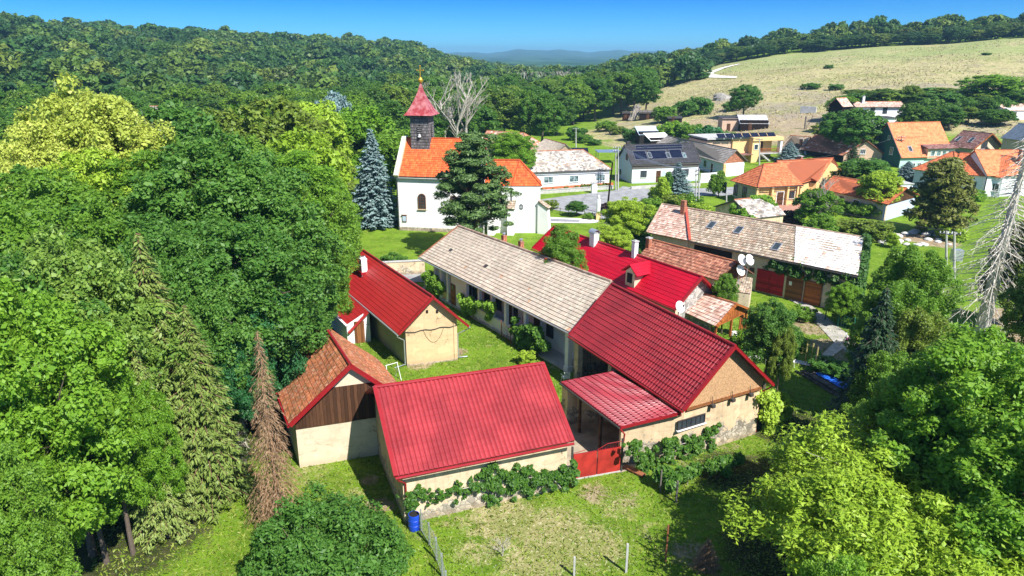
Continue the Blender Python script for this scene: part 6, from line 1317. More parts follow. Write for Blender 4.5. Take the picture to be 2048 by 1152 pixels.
# ---- the wood on the left, front to back
for a in [
 ('hi', -5, 890, 27, 1.4, 'dark green ash reaching into the lower left corner', 'green'),
 ('hi', 150, 830, 34, 1.7, 'bright maple with low boughs over the lawn shadow at lower left', 'bright'),
 ('hi', -5, 745, 32, 2.0, 'feathery locust tree at the left edge above the shaded gap', 'bright'),
 ('hi', 85, 650, 35, 2.3, 'leafy maple behind the lowest trees on the left', 'green'),
 ('hi', 5, 560, 33, 3.6, 'yellowish green tree filling the left edge at mid height', 'bright'),
 ('hi', 185, 700, 34, 1.7, 'slim bright maple left of the yellow green spruce', 'bright'),
 ('hi', 90, 440, 38, 4.0, 'pale green maple with a pointed top at mid left', 'maple'),
 ('hi', 185, 520, 39, 3.4, 'light green maple immediately left of the tall spruce', 'maple'),
 ('hi', 10, 400, 44, 4.2, 'broad green tree at the left edge below the pale yellow one', 'green'),
 ('hi', 195, 390, 47, 4.2, 'dense green tree behind the tall spruce top', 'green'),
 ('hi', 280, 760, 34.5, 1.3, 'small bright maple growing through the spruces by the lawn', 'bright'),
 ('hi', 330, 430, 43, 3.4, 'dark green tree right of the tall spruce top', 'deep'),
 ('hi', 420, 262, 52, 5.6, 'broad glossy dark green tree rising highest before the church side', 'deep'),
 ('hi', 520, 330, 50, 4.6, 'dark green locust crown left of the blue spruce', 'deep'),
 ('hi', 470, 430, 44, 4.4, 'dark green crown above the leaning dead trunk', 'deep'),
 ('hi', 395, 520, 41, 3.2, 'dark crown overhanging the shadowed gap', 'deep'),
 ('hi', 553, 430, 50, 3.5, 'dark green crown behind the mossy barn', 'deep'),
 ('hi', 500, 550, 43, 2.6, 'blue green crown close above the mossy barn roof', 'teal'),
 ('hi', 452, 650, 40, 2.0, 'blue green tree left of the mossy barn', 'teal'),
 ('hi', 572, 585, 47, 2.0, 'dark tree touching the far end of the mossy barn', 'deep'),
 ('hi', 628, 470, 56, 2.8, 'green tree pressing against the red roofed cream building', 'green'),
 ('hi', 615, 360, 62, 4.0, 'green tree behind the red roofed cream building', 'green'),
 ('hi', 655, 335, 75, 2.8, 'bright green tree beside the blue spruce', 'bright'),
 ('hi', 665, 420, 66, 2.5, 'green tree at the edge of the churchyard lawn', 'green'),
 ('hi', 130, 138, 62, 5.0, 'tall pale yellow tree, left and highest of the pair', 'yellow'),
 ('hi', 215, 185, 60, 4.6, 'pale yellow tree, right and lower of the pair', 'yellow'),
 ('hi', 60, 235, 60, 3.8, 'pale yellow green tree at the foot of the tall yellow pair', 'yellow'),
 ('hi', 170, 290, 55, 4.2, 'yellow green crown below the tall yellow pair', 'lime'),
 ('hi', 60, 330, 50, 4.6, 'green crown at the left below the yellow trees', 'green'),
 ('hi', 265, 300, 54, 4.6, 'green crown right below the yellow trees', 'green'),
 ('hi', 340, 265, 60, 4.8, 'leafy green crown left of the broad glossy tree', 'green'),
 ('hi', 500, 265, 66, 4.8, 'green crown behind the broad glossy tree', 'green'),
 ('hi', 585, 300, 64, 4.6, 'bright green crown left of the churchyard trees', 'bright'),
 ('mid', 350, 195, 92, 6.0, 'dark rounded tree near the far white gabled house', 'deep'),
 ('mid', 425, 215, 95, 4.5, 'thin crowned poplar beside the distant green field', 'olive'),
 ('mid', 540, 190, 92, 6.4, 'broad olive green tree, tallest between wood and church', 'olive'),
 ('mid', 480, 205, 98, 5.0, 'green tree left of the broad olive one', 'midmix'),
 ('mid', 618, 198, 112, 5.6, 'wide yellow green tree behind the blue spruce', 'lime'),
 ('mid', 712, 208, 118, 5.4, 'wide bright green tree left of the bell turret', 'bright'),
 ('mid', 665, 180, 130, 4.0, 'pale silvery willow behind the wide yellow green tree', 'bluesp'),
 ('mid', 600, 250, 80, 4.6, 'lime green crown above the dark woodland edge', 'lime'),
 ('mid', 655, 290, 92, 3.2, 'dull green tree close behind the blue spruce', 'olive'),
 ('mid', 790, 255, 112, 5., 'tree filling the gap between blue spruce and bell turret', 'green'),
]: 
    kind, px, pt, D, r, lab, mt = a; tt(kind, px, pt, D, r, lab, mt, name='broadleaf_tree', group=FW)
for (px, pt, D, r) in ((150, 480, 42, 3.5), (450, 560, 46, 2.6), (525, 470, 50, 3.0), (90, 540, 40, 3), (290, 400, 46, 3.5), (420, 400, 47, 3.5), (30, 480, 38, 3.5), (225, 440, 47, 3), (585, 480, 54, 2.4), (478, 600, 44, 2), (130, 380, 48, 4), (545, 380, 57, 3.6), (400, 330, 58, 4), (300, 340, 56, 4), (470, 330, 60, 4), (20, 300, 58, 4.5), (40, 560, 44, 2.4), (120, 600, 44, 2.4)):
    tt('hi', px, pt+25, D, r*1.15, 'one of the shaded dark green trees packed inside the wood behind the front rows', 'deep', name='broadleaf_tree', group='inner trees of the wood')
tt('spruce', 275, 465, 38, 2.7, 'tall yellow green spruce with drooping boughs standing out of the wood', 'spruce', name='spruce', tm=redbark)
tt('spruce', 368, 610, 37, 2.2, 'second yellow green spruce at the lawn edge, in front of the taller one', 'spruce', name='spruce', tm=redbark)
tt('spruce', 268, 690, 35, 1.5, 'third smaller spruce half hidden by maple leaves', 'spruce', name='spruce', tm=redbark)
tt('thindead', 438, 598, 40, .5, 'leaning dead trunk wrapped in withered ivy against the dark wood', 'grey', name='dead_tree', tm=greybark, lean=(0, .06))
tb('deadspruce', 560, 1045, 662, 1.4, 'dead brown spruce with hanging bare twigs beside the mossy barn', 'brown', name='dead_spruce', tm=plain('brown_deadwood', (.30, .19, .11), .95, .3, 4))
tt('bare0', 305, 218, 70, 1.2, 'thin white dead birch above the wood', None, name='dead_birch', tm=palebark)
tb('blue', 752, 452, 256, 3.3, 'silvery blue spruce at the west end of the church', 'bluesp', name='blue_spruce')
tb('pinecrown', 948, 512, 262, 4.5, 'tall dark pine standing in front of the church nave', 'pine', name='pine', tm=redbark)
tb('pine', 946, 476, 268, 3.4, 'inner boughs of the pine before the church', 'pine', name='pine', tm=redbark) if False else None
# ---- near garden trees on the right and bottom
tree('walnut', *(gnd(1765, 1235)[:2]), 8.0, 6.0, 'wide yellow green walnut tree filling the lower right foreground', 'lime', name='walnut_tree', tm=palebark)
tt('hi', 1990, 660, 33, 3.7, 'bright green tree of heaven at the right edge behind the walnut', 'bright', name='broadleaf_tree')
tt('hi', 1890, 680, 34, 2.8, 'bright green tree between the walnut and the dead spruce', 'bright', name='broadleaf_tree')
tt('hi', 2100, 830, 30, 3.0, 'bright green tree at the right edge beside the walnut crown', 'bright', name='broadleaf_tree')
tt('hi', 1690, 1105, 22, 1.7, 'small light green locust at the bottom edge under the walnut', 'bright', name='broadleaf_tree')
tree('dense', *(gnd(668, 1215)[:2]), 4.9, 3.3, 'dark glossy rounded tree at the bottom edge', 'deep', name='broadleaf_tree')
tb('graydead', 1962, 665, 190, 4.2, 'tall dead grey spruce with bare sweeping branches', 'grey', name='dead_spruce', tm=greybark, lean=(0, -.07))
tt('spruce', 1775, 575, 43, 2.1, 'dark spruce wrapped in creeper beside the sandy yard', 'darksp', name='spruce')
tt('hi', 1790, 700, 42, 1.9, 'creeper covered tree in front of the dark spruce', 'green', name='broadleaf_tree')
tt('hi', 1835, 490, 56, 3.0, 'loose green walnut right of the long ivy clad house', 'green', name='walnut_tree')
tt('hi', 1800, 560, 49, 2.2, 'green tree behind the dark creeper covered spruce', 'green', name='broadleaf_tree')
tt('hi', 1850, 615, 47, 2.2, 'dull green tree left of the tall dead spruce', 'olive', name='broadleaf_tree')
tt('hi', 2140, 480, 58, 2.8, 'dull green tree behind the branches of the dead spruce', 'olive', name='broadleaf_tree')
tt('mid', 2090, 425, 72, 3.0, 'dull green tree at the right edge behind the dead spruce top', 'olive', name='broadleaf_tree')
tt('hi', 1762, 800, 38, 1.8, 'bushy green tree by the plank pile', 'green', name='broadleaf_tree'); tt('hi', 1690, 865, 35, 1.4, 'yellowish green shrub tree below the plank pile', 'olive', name='broadleaf_tree'); tt('hi', 1830, 790, 37, 2.1, 'green shrubby tree above the walnut crown', 'green', name='broadleaf_tree')
tt('hi', 1550, 592, 50, 1.9, 'big dark rounded shrub right of the timber gazebo', 'deep', name='large_shrub', cat='shrub'); tt('hi', 1572, 640, 49, .9, 'olive shrub adjoining the big dark one', 'olive', name='large_shrub', cat='shrub')
tt('hi', 1455, 545, 59, 1.1, 'small green tree between crimson roof and gazebo', 'green', name='broadleaf_tree'); tb('hi', 1682, 652, 562, 1.5, 'yellow green vine covered tree right of the wooden doors', 'bright', name='broadleaf_tree')
tt('hi', 1256, 395, 84, 3.1, 'bright yellow green walnut beyond the crimson roof', 'lime', name='walnut_tree', tm=palebark); tt('hi', 1228, 450, 76, 2.4, 'small lime green tree by the white round capped chimney', 'lime', name='broadleaf_tree')
tt('hi', 1022, 262, 128, 4.6, 'rounded green tree between the church and the slate roofed house', 'bright', name='broadleaf_tree')
tt('hi', 1125, 450, 60, 1.95, 'rowan tree with red berries growing before the crimson roof', 'green', name='rowan_tree')
tb('hi', 1152, 432, 402, 1.5, 'small round tree on the churchyard lawn', 'deep', name='small_tree'); 
tb('cypress', 1872, 470, 312, 3.7, 'dense ochre green cypress beside the garden outbuilding', 'cyp', name='cypress')
tb('blue', 1352, 402, 324, 2.8, 'blue spruce in the flower bed before the solar roof house', 'bluesp', name='blue_spruce'); tb('blue', 1577, 322, 283, 2.6, 'blue spruce before the pale pink roof', 'bluesp', name='blue_spruce'); tb('blue', 1812, 362, 322, 2.6, 'blue spruce below the teal gable house', 'bluesp', name='blue_spruce')
tb('thuja', 1437, 393, 339, 1.1, 'tall slim thuja, right of the pair by the white wall', 'green', name='thuja', cat='thuja'); tb('thuja', 1425, 393, 346, 1.0, 'tall slim thuja, left of the pair by the white wall', 'green', name='thuja', cat='thuja'); tb('thuja', 1322, 412, 350, 1.2, 'bright thuja at the left of the roadside flower bed', 'lime', name='thuja', cat='thuja'); tb('thuja', 1334, 405, 340, .9, 'dark thuja behind the flower bed', 'deep', name='thuja', cat='thuja')
tb('thuja', 1783, 495, 465, .9, 'small yellow green thuja in the rock garden', 'lime', name='thuja', cat='thuja')
tb('spruce', 1697, 372, 285, 2.4, 'dark slim spruce behind the terracotta wing', 'darksp', name='spruce')
tt('mid', 1735, 315, 128, 4.6, 'rounded green tree between the terracotta and teal houses', 'deep', name='broadleaf_tree'); tt('mid', 1765, 340, 118, 3., 'yellow green tree behind the garden outbuilding', 'lime', name='broadleaf_tree')
tt('mid', 1640, 375, 104, 3.0, 'leafy fruit tree with a dead limb beside the red paved terrace', 'green', name='fruit_tree', tm=palebark); tt('bare1', 1650, 350, 103, 2.2, 'bare pale limbs of an old fruit tree by the terrace', None, name='dead_tree', tm=palebark)
tt('mid', 1645, 425, 92, 1.9, 'small fruit tree on the bright lawn', 'green', name='fruit_tree')
tb('thuja', 1520, 408, 378, .9, 'narrow evergreen against the veranda of the hipped house', 'deep', name='thuja', cat='thuja')
tb('mid', 1486, 236, 168, 4.4, 'large gnarled tree standing alone at the foot of the dry slope', 'deep', name='oak_tree')
tt('mid', 1995, 148, 235, 8.5, 'big bright green tree at the right end of the bush belt', 'bright', name='broadleaf_tree'); tt('mid', 1712, 215, 168, 6.0, 'round dark green tree in front of the upper farmhouse', 'deep', name='broadleaf_tree'); tt('mid', 1670, 240, 176, 4.5, 'olive green tree left of the round dark one', 'olive', name='broadleaf_tree'); tt('mid', 1690, 190, 205, 4.2, 'small tree by the pale block wall', 'green', name='broadleaf_tree')
for px, D, pt, h_ in ((912, 165, 130, 1), (885, 172, 150, 1), (932, 168, 138, 1)): tt('bare0', px, pt, D, 5.0, {912: 'tallest bare white dead poplar behind the church', 885: 'left bare white dead poplar behind the church', 932: 'right bare white dead poplar behind the church'}[px], None, name='dead_poplar', tm=palebark)
for k, (px, D) in enumerate(((1060, 330), (1075, 335), (1110, 340), (1122, 345), (1134, 338), (1230, 370), (1245, 372))): tt('bare0', px, 138, D, 6, 'grey bare poplar standing in the far row beyond the valley trees', None, name='dead_poplar', tm=palebark, group='bare poplars beyond the valley')
tb('bare1', 1004, 1112, 1072, .5, 'small dead twiggy shrub on the straw coloured meadow', None, name='dead_shrub', cat='shrub', tm=palebark); tb('deadspruce', 1412, 1135, 1078, .7, 'dry brown brush in the shade of the walnut', 'brown', name='dead_shrub', cat='shrub')
# ---- bushes and hedges
for (px, pb, pt, r, lab, mt) in (
 (1500, 900, 880, 1, '', ''), (1500, 900, 880, 1, '', ''), (1500, 900, 880, 1, '', ''),
 (1500, 900, 880, 1, '', ''), (1500, 900, 880, 1, '', ''), (1052, 726, 702, .8, 'low yellow green plant at the porch edge', 'lime'), (787, 535, 506, 1.5, 'dark round bush on the churchyard lawn by the wall', 'deep'),
 (1500, 905, 872, .01, '', ''), (1320, 405, 372, 2.0, 'golden shrub in the roadside flower bed', 'lime'), (1350, 418, 388, 2.2, 'rust coloured shrub in the roadside flower bed', 'olive'), (1300, 420, 395, 1.8, 'feathery light green shrub at the left of the flower bed', 'green'), (1375, 418, 388, 2.4, 'dark shrub right of the blue spruce', 'green'), (1400, 430, 405, 2, 'yellow green shrub behind the pink tiled house', 'lime'),
 (1583, 452, 420, 1.6, 'dark purple round shrub behind the ivy clad house', 'purple'), (1690, 470, 440, 2.6, 'clipped olive hedge mound right of the lawn, left part', 'olive'), (1745, 480, 440, 2.6, 'clipped olive hedge mound right of the lawn, right part', 'olive'), (1715, 432, 405, 1.7, 'bush against the garden outbuilding wall', 'green'), (1740, 435, 405, 1.8, 'bush near the corner of the garden outbuilding', 'green'), (1690, 425, 402, 1.3, 'light green bush before the outbuilding door', 'bright'),
 (1935, 400, 375, 2.4, 'bright bush below the window of the long right hand house', 'bright'), (1900, 480, 450, 1.8, 'small bush by the transformer stand', 'lime'), (1153, 280, 252, 3.0, 'round dark bush in the field beside the field pole', 'deep'), (1168, 285, 268, 2.6, 'lower round bush right of the field pole', 'green'), (1188, 290, 278, 2, 'small dark bush in the mown field', 'deep'), (1265, 280, 255, 3.2, 'dark bush left of the blue roofed shed', 'deep'), (1214, 262, 240, 3.2, 'round bush at the top of the mown field', 'green'), (1235, 268, 252, 2.4, 'small bush on the bank', 'olive'),
 (1330, 245, 210, 3.8, 'green bush above the animal shelter', 'green'), (1372, 232, 198, 4., 'dark bush, left of two on the dry slope', 'deep'), (1400, 228, 192, 4, 'dark bush, right of two on the dry slope', 'deep'), (1345, 280, 240, 4.4, 'bright green thicket behind the grey roof house', 'bright'), (1380, 285, 245, 4.4, 'green thicket between grey roof and slope', 'green'), (1420, 290, 250, 4.4, 'blue green thicket left of the block shed', 'teal'), (1455, 292, 262, 3.2, 'green thicket beside the flat roofed house', 'green'),
 (1465, 222, 200, 3, 'small bush below the gnarled tree', 'deep'), (1402, 158, 142, 4, 'dark bush beside the bend of the white track', 'deep'), (1622, 178, 165, 3.4, 'dark bush, left of the pair in the dry meadow', 'deep'), (1671, 180, 167, 2.6, 'dark bush, right of the pair in the dry meadow', 'deep'), (1657, 137, 129, 2, 'lone small bush high in the dry meadow', 'deep'), (1972, 110, 105, 2, 'tiny bush near the top of the dry meadow', 'deep'),
 (1500, 830, 790, 1.1, '', ''), (1215, 425, 405, 1.2, 'purple leaved shrub by the wayside statue', 'purple'), (1178, 438, 425, .9, 'low shrub at the churchyard fence', 'green'), (1100, 418, 400, 1.4, 'thin twiggy shrub beside the choir', 'olive'), (1260, 500, 455, 2.2, 'clipped green hedge beside the pink tiled house, left part', 'ivy'), (1285, 520, 470, 2.4, 'clipped green hedge beside the pink tiled house, right part', 'ivy'), (1290, 478, 425, 2.0, 'long hedge in front of the pink tiled house', 'ivy'),
 (1605, 640, 612, 1.1, 'low bush left of the yard path', 'green'), (1590, 700, 672, .9, 'low green plant by the wooden fence posts', 'bright'), (1500, 700, 660, 1.4, 'green plants beside the gazebo', 'green'), (1700, 650, 610, 1.5, 'bush along the green wire fence, left one', 'green'), (1745, 660, 620, 1.6, 'bush along the green wire fence, right one', 'deep'), (1650, 745, 715, 1.4, 'dark bush in the shade behind the plank pile', 'deep'), (1700, 760, 725, 1.6, 'dark bush right behind the blue tarpaulin', 'deep'),
 (1445, 690, 668, .7, 'potted green plant inside the timber gazebo', 'bright'), (1550, 850, 780, 1.0, 'pale yellow green vine bush at the right corner of the tall barn', 'lime')):
    if not lab: continue
    tb('bush', px, pb, pt, r, lab, mt, name='bush', cat='bush')
rr = random.Random(5)
for k in range(9): tb('bush', 1085+k*16+rr.uniform(-3, 3), 384-k*.9, 374-k*.9+rr.uniform(-3, 2), .7, 'small clipped shrub in the front garden of the slate roofed house', 'olive', name='bush', cat='bush', group='front garden shrubs')
for k in range(34):
    px = 1490+k*17+rr.uniform(-6, 6); tt('mid' if k % 2 else 'low', px, (182 if px > 1740 else 182 if px > 1640 else 999)+rr.uniform(-8, 8), 232+rr.uniform(-8, 14), 4.6, 'one of the green bushes in the belt below the dry meadow', 'midmix', name='bush', cat='bush', group='bush belt below the meadow') if px > 1700 else None
for k in range(46):
    px = rr.uniform(1760, 2120); py = rr.uniform(212, 262); b = gnd(px, py)
    if any(abs(px-q) < 26 and abs(py-w) < 22 for q, w in ((1765, 240), (1925, 205), (2034, 240))): continue
    tree('mid' if k % 3 else 'bush', b[0], b[1], rr.uniform(2.5, 6), rr.uniform(2, 3.6), 'one of the garden trees and bushes on the terraces above the teal house', 'midmix', name='garden_tree', group='garden trees on the terraces')
# ---- valley trees, hill trees
def far_top_ok(x, y): return True
houses = [hH, hV, hW, hI, hJ, hK, hK2, hL, hM, hN, hO, hO2, hO3, hP, hQ, hU, hT, hT2, hX, ch]
HC = np.array([h_.cen[:2] for h_ in houses])
def scatter(px0, px1, D0, D1, step, seed, keep=lambda px, D: True):
    rg = np.random.default_rng(seed); out = []; D = D0
    while D < D1:
        n = max(1, int((azof(px1)-azof(px0))*D/step))
        for i in range(n):
            a = azof(px0)+(azof(px1)-azof(px0))*(i+rg.uniform(-.45, .45)+.5*(int(D/step) % 2))/n; d = D+rg.uniform(-.45, .45)*step
            px = 1024+FPX*math.tan(a)/ (math.cos(PIT)+(-(150-576)/FPX)*math.sin(PIT))**-1 if False else 1024+FPX*math.tan(a)*(math.cos(PIT)+.3*math.sin(PIT))
            x, y = math.sin(a)*d, math.cos(a)*d
            if keep(px, d) and np.min(np.hypot(HC[:, 0]-x, HC[:, 1]-y)) > 13: out.append((x, y, d, px))
        D += step*.88
    return out
def clear(px, D):
    if 350 < px < 470 and 150 < D < 205: return False      # green field among the trees
    if 255 < px < 330 and 150 < D < 215: return False
    if 740 < px < 800 and 165 < D < 255 and px > 770: return False
    return True
V1 = scatter(-160, 720, 100, 255, 10.5, 1, clear)+scatter(720, 1185, 172, 330, 10.5, 2, lambda px, D: not (1120 < px and D < 240))+scatter(1185, 1310, 255, 380, 10, 3, lambda px, D: True)+scatter(1300, 1400, 330, 400, 9, 4, lambda px, D: px < 1390)
V1 += scatter(1395, 2150, 432, 462, 8, 6)
V1.sort(key=lambda q: q[2]); rg = random.Random(9); nind = 0; REST = []
for (x, y, d, px) in V1:
    if nind < 215 or (d > 428 and px > 1390 and nind < 290):
        nind += 1; ridge = d > 428 and px > 1390
        hgt = rg.uniform(5, 8.5) if ridge else (rg.uniform(11, 15) if d < 260 or px < 720 else rg.uniform(11, 16)); tree('mid', x, y, hgt, rg.uniform(4.8, 6.6) if not ridge else rg.uniform(4.5, 6), 'one of the trees in the wood on the ridge above the dry meadow' if ridge else 'one of the leafy trees filling the valley between the church and the hills', 'mix' if ridge else 'midmix', name='broadleaf_tree', group='ridge trees' if ridge else 'valley trees')
    else: REST.append((x, y, rg.uniform(1.1, 1.5)*1.0, rg.uniform(1.0, 1.4)))
for (x, y, d, px) in scatter(-260, 900, 262, 800, 9.0, 7, lambda px, D: not (470 < px < 560 and 560 < D < 610))+scatter(880, 1440, 340, 560, 10, 8, lambda px, D: px < 1290 or D > 400)+scatter(840, 1420, 560, 1050, 13, 9)+scatter(1395, 2150, 400, 430, 9, 10, lambda px, D: False)+scatter(1380, 2150, 466, 520, 11, 12):
    s = (.6+1.3*rg.random()**2.2) if d < 560 or px < 850 else rg.uniform(1.0, 1.5); REST.append((x, y, s, s*rg.uniform(.7, 1.0)))
# the far woods: one mass, low detail trees set out on points
pc = bpy.data.collections.new('woodland_sources')
for i in range(4):
    o = bpy.data.objects.new('woodland_source', PR['low%d' % i]['crown']); pc.objects.link(o)
    if not o.data.materials: o.data.materials.append(LM['mix'])
    o.material_slots[0].link = 'OBJECT'; o.material_slots[0].material = LM['mix']
RS = np.array(REST); Pz = gz(RS[:, 0], RS[:, 1]); me = bpy.data.meshes.new('far_woods'); me.from_pydata([(a, b, c) for a, b, c in zip(RS[:, 0], RS[:, 1], Pz-.6)], [], [])
at_ = me.attributes.new('siz', 'FLOAT_VECTOR', 'POINT'); at_.data.foreach_set('vector', np.stack([RS[:, 2], RS[:, 2], RS[:, 3]], 1).ravel().astype(np.float32))
at_ = me.attributes.new('rz', 'FLOAT_VECTOR', 'POINT'); at_.data.foreach_set('vector', np.stack([0*RS[:, 0], 0*RS[:, 0], np.random.default_rng(3).uniform(0, 6.28, len(RS))], 1).ravel().astype(np.float32))
fw_ = bpy.data.objects.new('far_woods', me); COL.objects.link(fw_); tag(fw_, 'continuous green woodland covering the far hillsides', 'woodland', kind='stuff')
ng = bpy.data.node_groups.new('set_out_trees', 'GeometryNodeTree'); ng.interface.new_socket('Geometry', in_out='INPUT', socket_type='NodeSocketGeometry'); ng.interface.new_socket('Geometry', in_out='OUTPUT', socket_type='NodeSocketGeometry')
gi = ng.nodes.new('NodeGroupInput'); go = ng.nodes.new('NodeGroupOutput'); mp = ng.nodes.new('GeometryNodeMeshToPoints'); io = ng.nodes.new('GeometryNodeInstanceOnPoints'); ci = ng.nodes.new('GeometryNodeCollectionInfo')
ci.inputs['Collection'].default_value = pc; ci.inputs['Separate Children'].default_value = True; ci.inputs['Reset Children'].default_value = True; io.inputs['Pick Instance'].default_value = True
n1_ = ng.nodes.new('GeometryNodeInputNamedAttribute'); n1_.data_type = 'FLOAT_VECTOR'; n1_.inputs[0].default_value = 'siz'; n2_ = ng.nodes.new('GeometryNodeInputNamedAttribute'); n2_.data_type = 'FLOAT_VECTOR'; n2_.inputs[0].default_value = 'rz'
L_ = ng.links.new; L_(gi.outputs[0], mp.inputs[0]); L_(mp.outputs[0], io.inputs['Points']); L_(ci.outputs[0], io.inputs['Instance']); L_(n1_.outputs[0], io.inputs['Scale']); L_(n2_.outputs[0], io.inputs['Rotation']); L_(io.outputs[0], go.inputs[0])
md = fw_.modifiers.new('trees', 'NODES'); md.node_group = ng
print('individual', nind, 'rest', len(REST))
# ---- climbers on walls
def climber(name, label, cat, pts, n, leaf, mat, seed, stems=None, th=.16):
    """leaves gathered round a chain of (point, radius)"""
    rng = np.random.default_rng(seed); P = np.array([p for p, r in pts]); Rr = np.array([r for p, r in pts]); k = rng.choice(len(P), n, p=Rr**2/np.sum(Rr**2))
    d = unit(rng.normal(size=(n, 3))); C = P[k]+d*(Rr[k]*rng.uniform(.2, 1.1, n)**.7)[:, None]; Nn = unit(rng.normal(size=(n, 3))*.5+[.3, -.8, .5]); Q = leaf_quads(rng, C, Nn, leaf, .7)
    org = A3(P[:, 0].mean(), P[:, 1].mean(), 0); ro = empty(name, org, label, cat); me = quads_mesh('leaves', (Q-org)); o = link_mesh(me, 'foliage', LM[mat], ro, org)
    if stems: mb = MB(); [mb.tube(s, .025, 5, False) for s in stems]; mb.build('stem', palebark, ro)
    return ro
def onwall(Hs, face, px, py, off=.15): p, n = Hs.hit(face, px, py); return p+n*off
pts = []; rg2 = random.Random(2)
for (px, py, r) in [(822, 990, .3), (835, 985, .25), (850, 990, .22), (868, 988, .25), (885, 985, .25), (905, 980, .3), (925, 975, .28), (945, 968, .3), (962, 965, .3), (975, 950, .45), (985, 935, .35), (990, 965, .5), (985, 990, .35), (995, 1000, .3), (1010, 950, .5), (1020, 975, .4), (1030, 955, .45), (1045, 945, .45), (1050, 970, .4), (1062, 985, .3), (1070, 950, .5), (1085, 960, .4), (1095, 945, .45), (1110, 955, .45), (1120, 950, .5), (1130, 975, .4), (1135, 950, .5), (1140, 985, .3), (1138, 940, .4), (820, 1000, .35), (818, 1015, .2)]:
    for _ in range(9): pts.append((onwall(hA, 'E', px+rg2.gauss(0, 8), py+rg2.gauss(0, 8.5), rg2.uniform(.08, .28)), r*rg2.uniform(.2, .5)))
climber('grapevine', 'grapevine trained in a long band along the front barn wall', 'grapevine', pts, 14000, .075, 'vine', 1, [[onwall(hA, 'E', 988, 1012), onwall(hA, 'E', 990, 960), onwall(hA, 'E', 860, 988)], [onwall(hA, 'E', 1130, 985), onwall(hA, 'E', 1100, 950), onwall(hA, 'E', 1000, 955)]])
pts = []
for (px, py, r) in [(1262, 890, .45), (1268, 910, .5), (1280, 925, .45), (1295, 905, .35), (1300, 920, .3), (1335, 885, .5), (1340, 905, .45), (1350, 920, .35), (1360, 890, .35), (1372, 900, .4), (1385, 890, .4), (1395, 880, .4), (1400, 895, .35), (1415, 870, .4), (1422, 865, .4), (1310, 915, .2), (1385, 910, .3)]:
    for _ in range(9): pts.append((onwall(hE, 'g0', px+rg2.gauss(0, 8), py+rg2.gauss(0, 8.5), rg2.uniform(.08, .28)), r*rg2.uniform(.2, .5)))
climber('grapevine', 'grapevine climbing the ochre stone wall right of the gate', 'grapevine', pts, 13000, .072, 'vine', 2, [[onwall(hE, 'g0', 1345, 930), onwall(hE, 'g0', 1345, 890), onwall(hE, 'g0', 1410, 872)]])
pts = [(gnd(px, pb)*[1, 1, 0]+UP*z*.62, r*.85) for px, pb, z, r in [(1318, 975, 1.3, .5), (1330, 975, 1.5, .5), (1345, 985, 1.3, .5), (1360, 975, 1.4, .5), (1375, 970, 1.3, .45), (1390, 960, 1.2, .4), (1420, 955, 1.1, .5), (1435, 950, 1.2, .5), (1455, 945, 1.2, .45), (1475, 940, 1.2, .4), (1340, 990, 1.0, .4), (1450, 960, 1., .4)]]
climber('grapevine', 'free standing row of low grapevines on the meadow before the stone wall', 'grapevine', pts, 5000, .085, 'vine', 3, [[p*[1, 1, 0], p] for p, r in pts[::2]])
pts = []
for k in range(26): 
    s = .52+.46*k/25; q = lerp(hY.E0, hY.E1, s)+hY.outn('E')*-.35; [pts.append((A3(q[0]+rg2.gauss(0, .2), q[1]+rg2.gauss(0, .2), rg2.uniform(2.5, 3.9)), .35)) for _ in range(3)]
for k in range(16): q = lerp(hY.E1, hY.R1, k/15)+dY*.1; [pts.append((q-UP*rg2.uniform(.0, 2.5)+dY*.2, .5)) for _ in range(4)]
for k in range(10): q = lerp(hY.F1, hY.R1, k/9)+dY*.3; [pts.append((q-UP*rg2.uniform(.0, 2.), .5)) for _ in range(3)]
climber('ivy', 'dark ivy hanging under the eaves and over the end of the long house', 'ivy', pts, 16000, .11, 'ivy', 4)
pts = [(lerp(hX.E0, hX.R0, k/9)-UP*rg2.uniform(0, 1.8)+A3(rg2.gauss(0, .2), rg2.gauss(0, .2), 0)-nrm(hX.R1-hX.R0)*.2, .4) for k in range(10) for _ in range(3)]+[(lerp(hX.R0, hX.R1, .5+.05*k)+UP*.05+(hX.E1-hX.R1)*rg2.uniform(0, .8)*max(0, (k-4)/6), .3) for k in range(10) for _ in range(4)]
climber('ivy', 'ivy covering the left wall and top corner of the small garden building', 'ivy', pts, 5000, .12, 'bright', 5)
pts = [(onwall(hE, 'g0', 1530+rg2.gauss(0, 9), py, .3), .4) for py in range(790, 880, 9) for _ in range(3)]
climber('grapevine', 'pale leafed creeper climbing the right corner of the tall barn', 'creeper', pts, 4500, .09, 'lime', 6)
# rowan berries
def onpost(px, py, inset=.1): p = onD(px, py, inset); return p
for nm_, L_, sd_, mt_, cnt in (('tall grapevine climbing the porch posts nearest the barn', [(1030, 640, .35), (1032, 660, .45), (1035, 680, .45), (1045, 665, .5), (1055, 655, .4), (1060, 680, .55), (1070, 665, .45), (1080, 680, .45), (1088, 690, .4), (1072, 695, .5), (1050, 695, .5), (1040, 700, .4), (1045, 715, .35)], 31, 'vine', 9000),
    ('leafy climber round the porch posts in the middle of the farmhouse', [(925, 600, .4), (935, 605, .5), (945, 600, .4), (930, 620, .45), (942, 625, .45), (960, 612, .4), (972, 615, .45), (985, 618, .35), (975, 628, .35)], 32, 'bright', 7000),
    ('dark leafy climber at the far end of the farmhouse porch', [(852, 555, .4), (860, 560, .5), (870, 565, .5), (880, 572, .4), (862, 580, .45), (875, 590, .4), (866, 572, .5)], 33, 'green', 6000)):
    climber('climbing_plant', nm_, 'climber', [(onpost(px+rg2.gauss(0, 3), py+rg2.gauss(0, 4), -.15), r*rg2.uniform(.7, 1)) for px, py, r in L_ for _ in range(3)], cnt, .10, mt_, sd_)
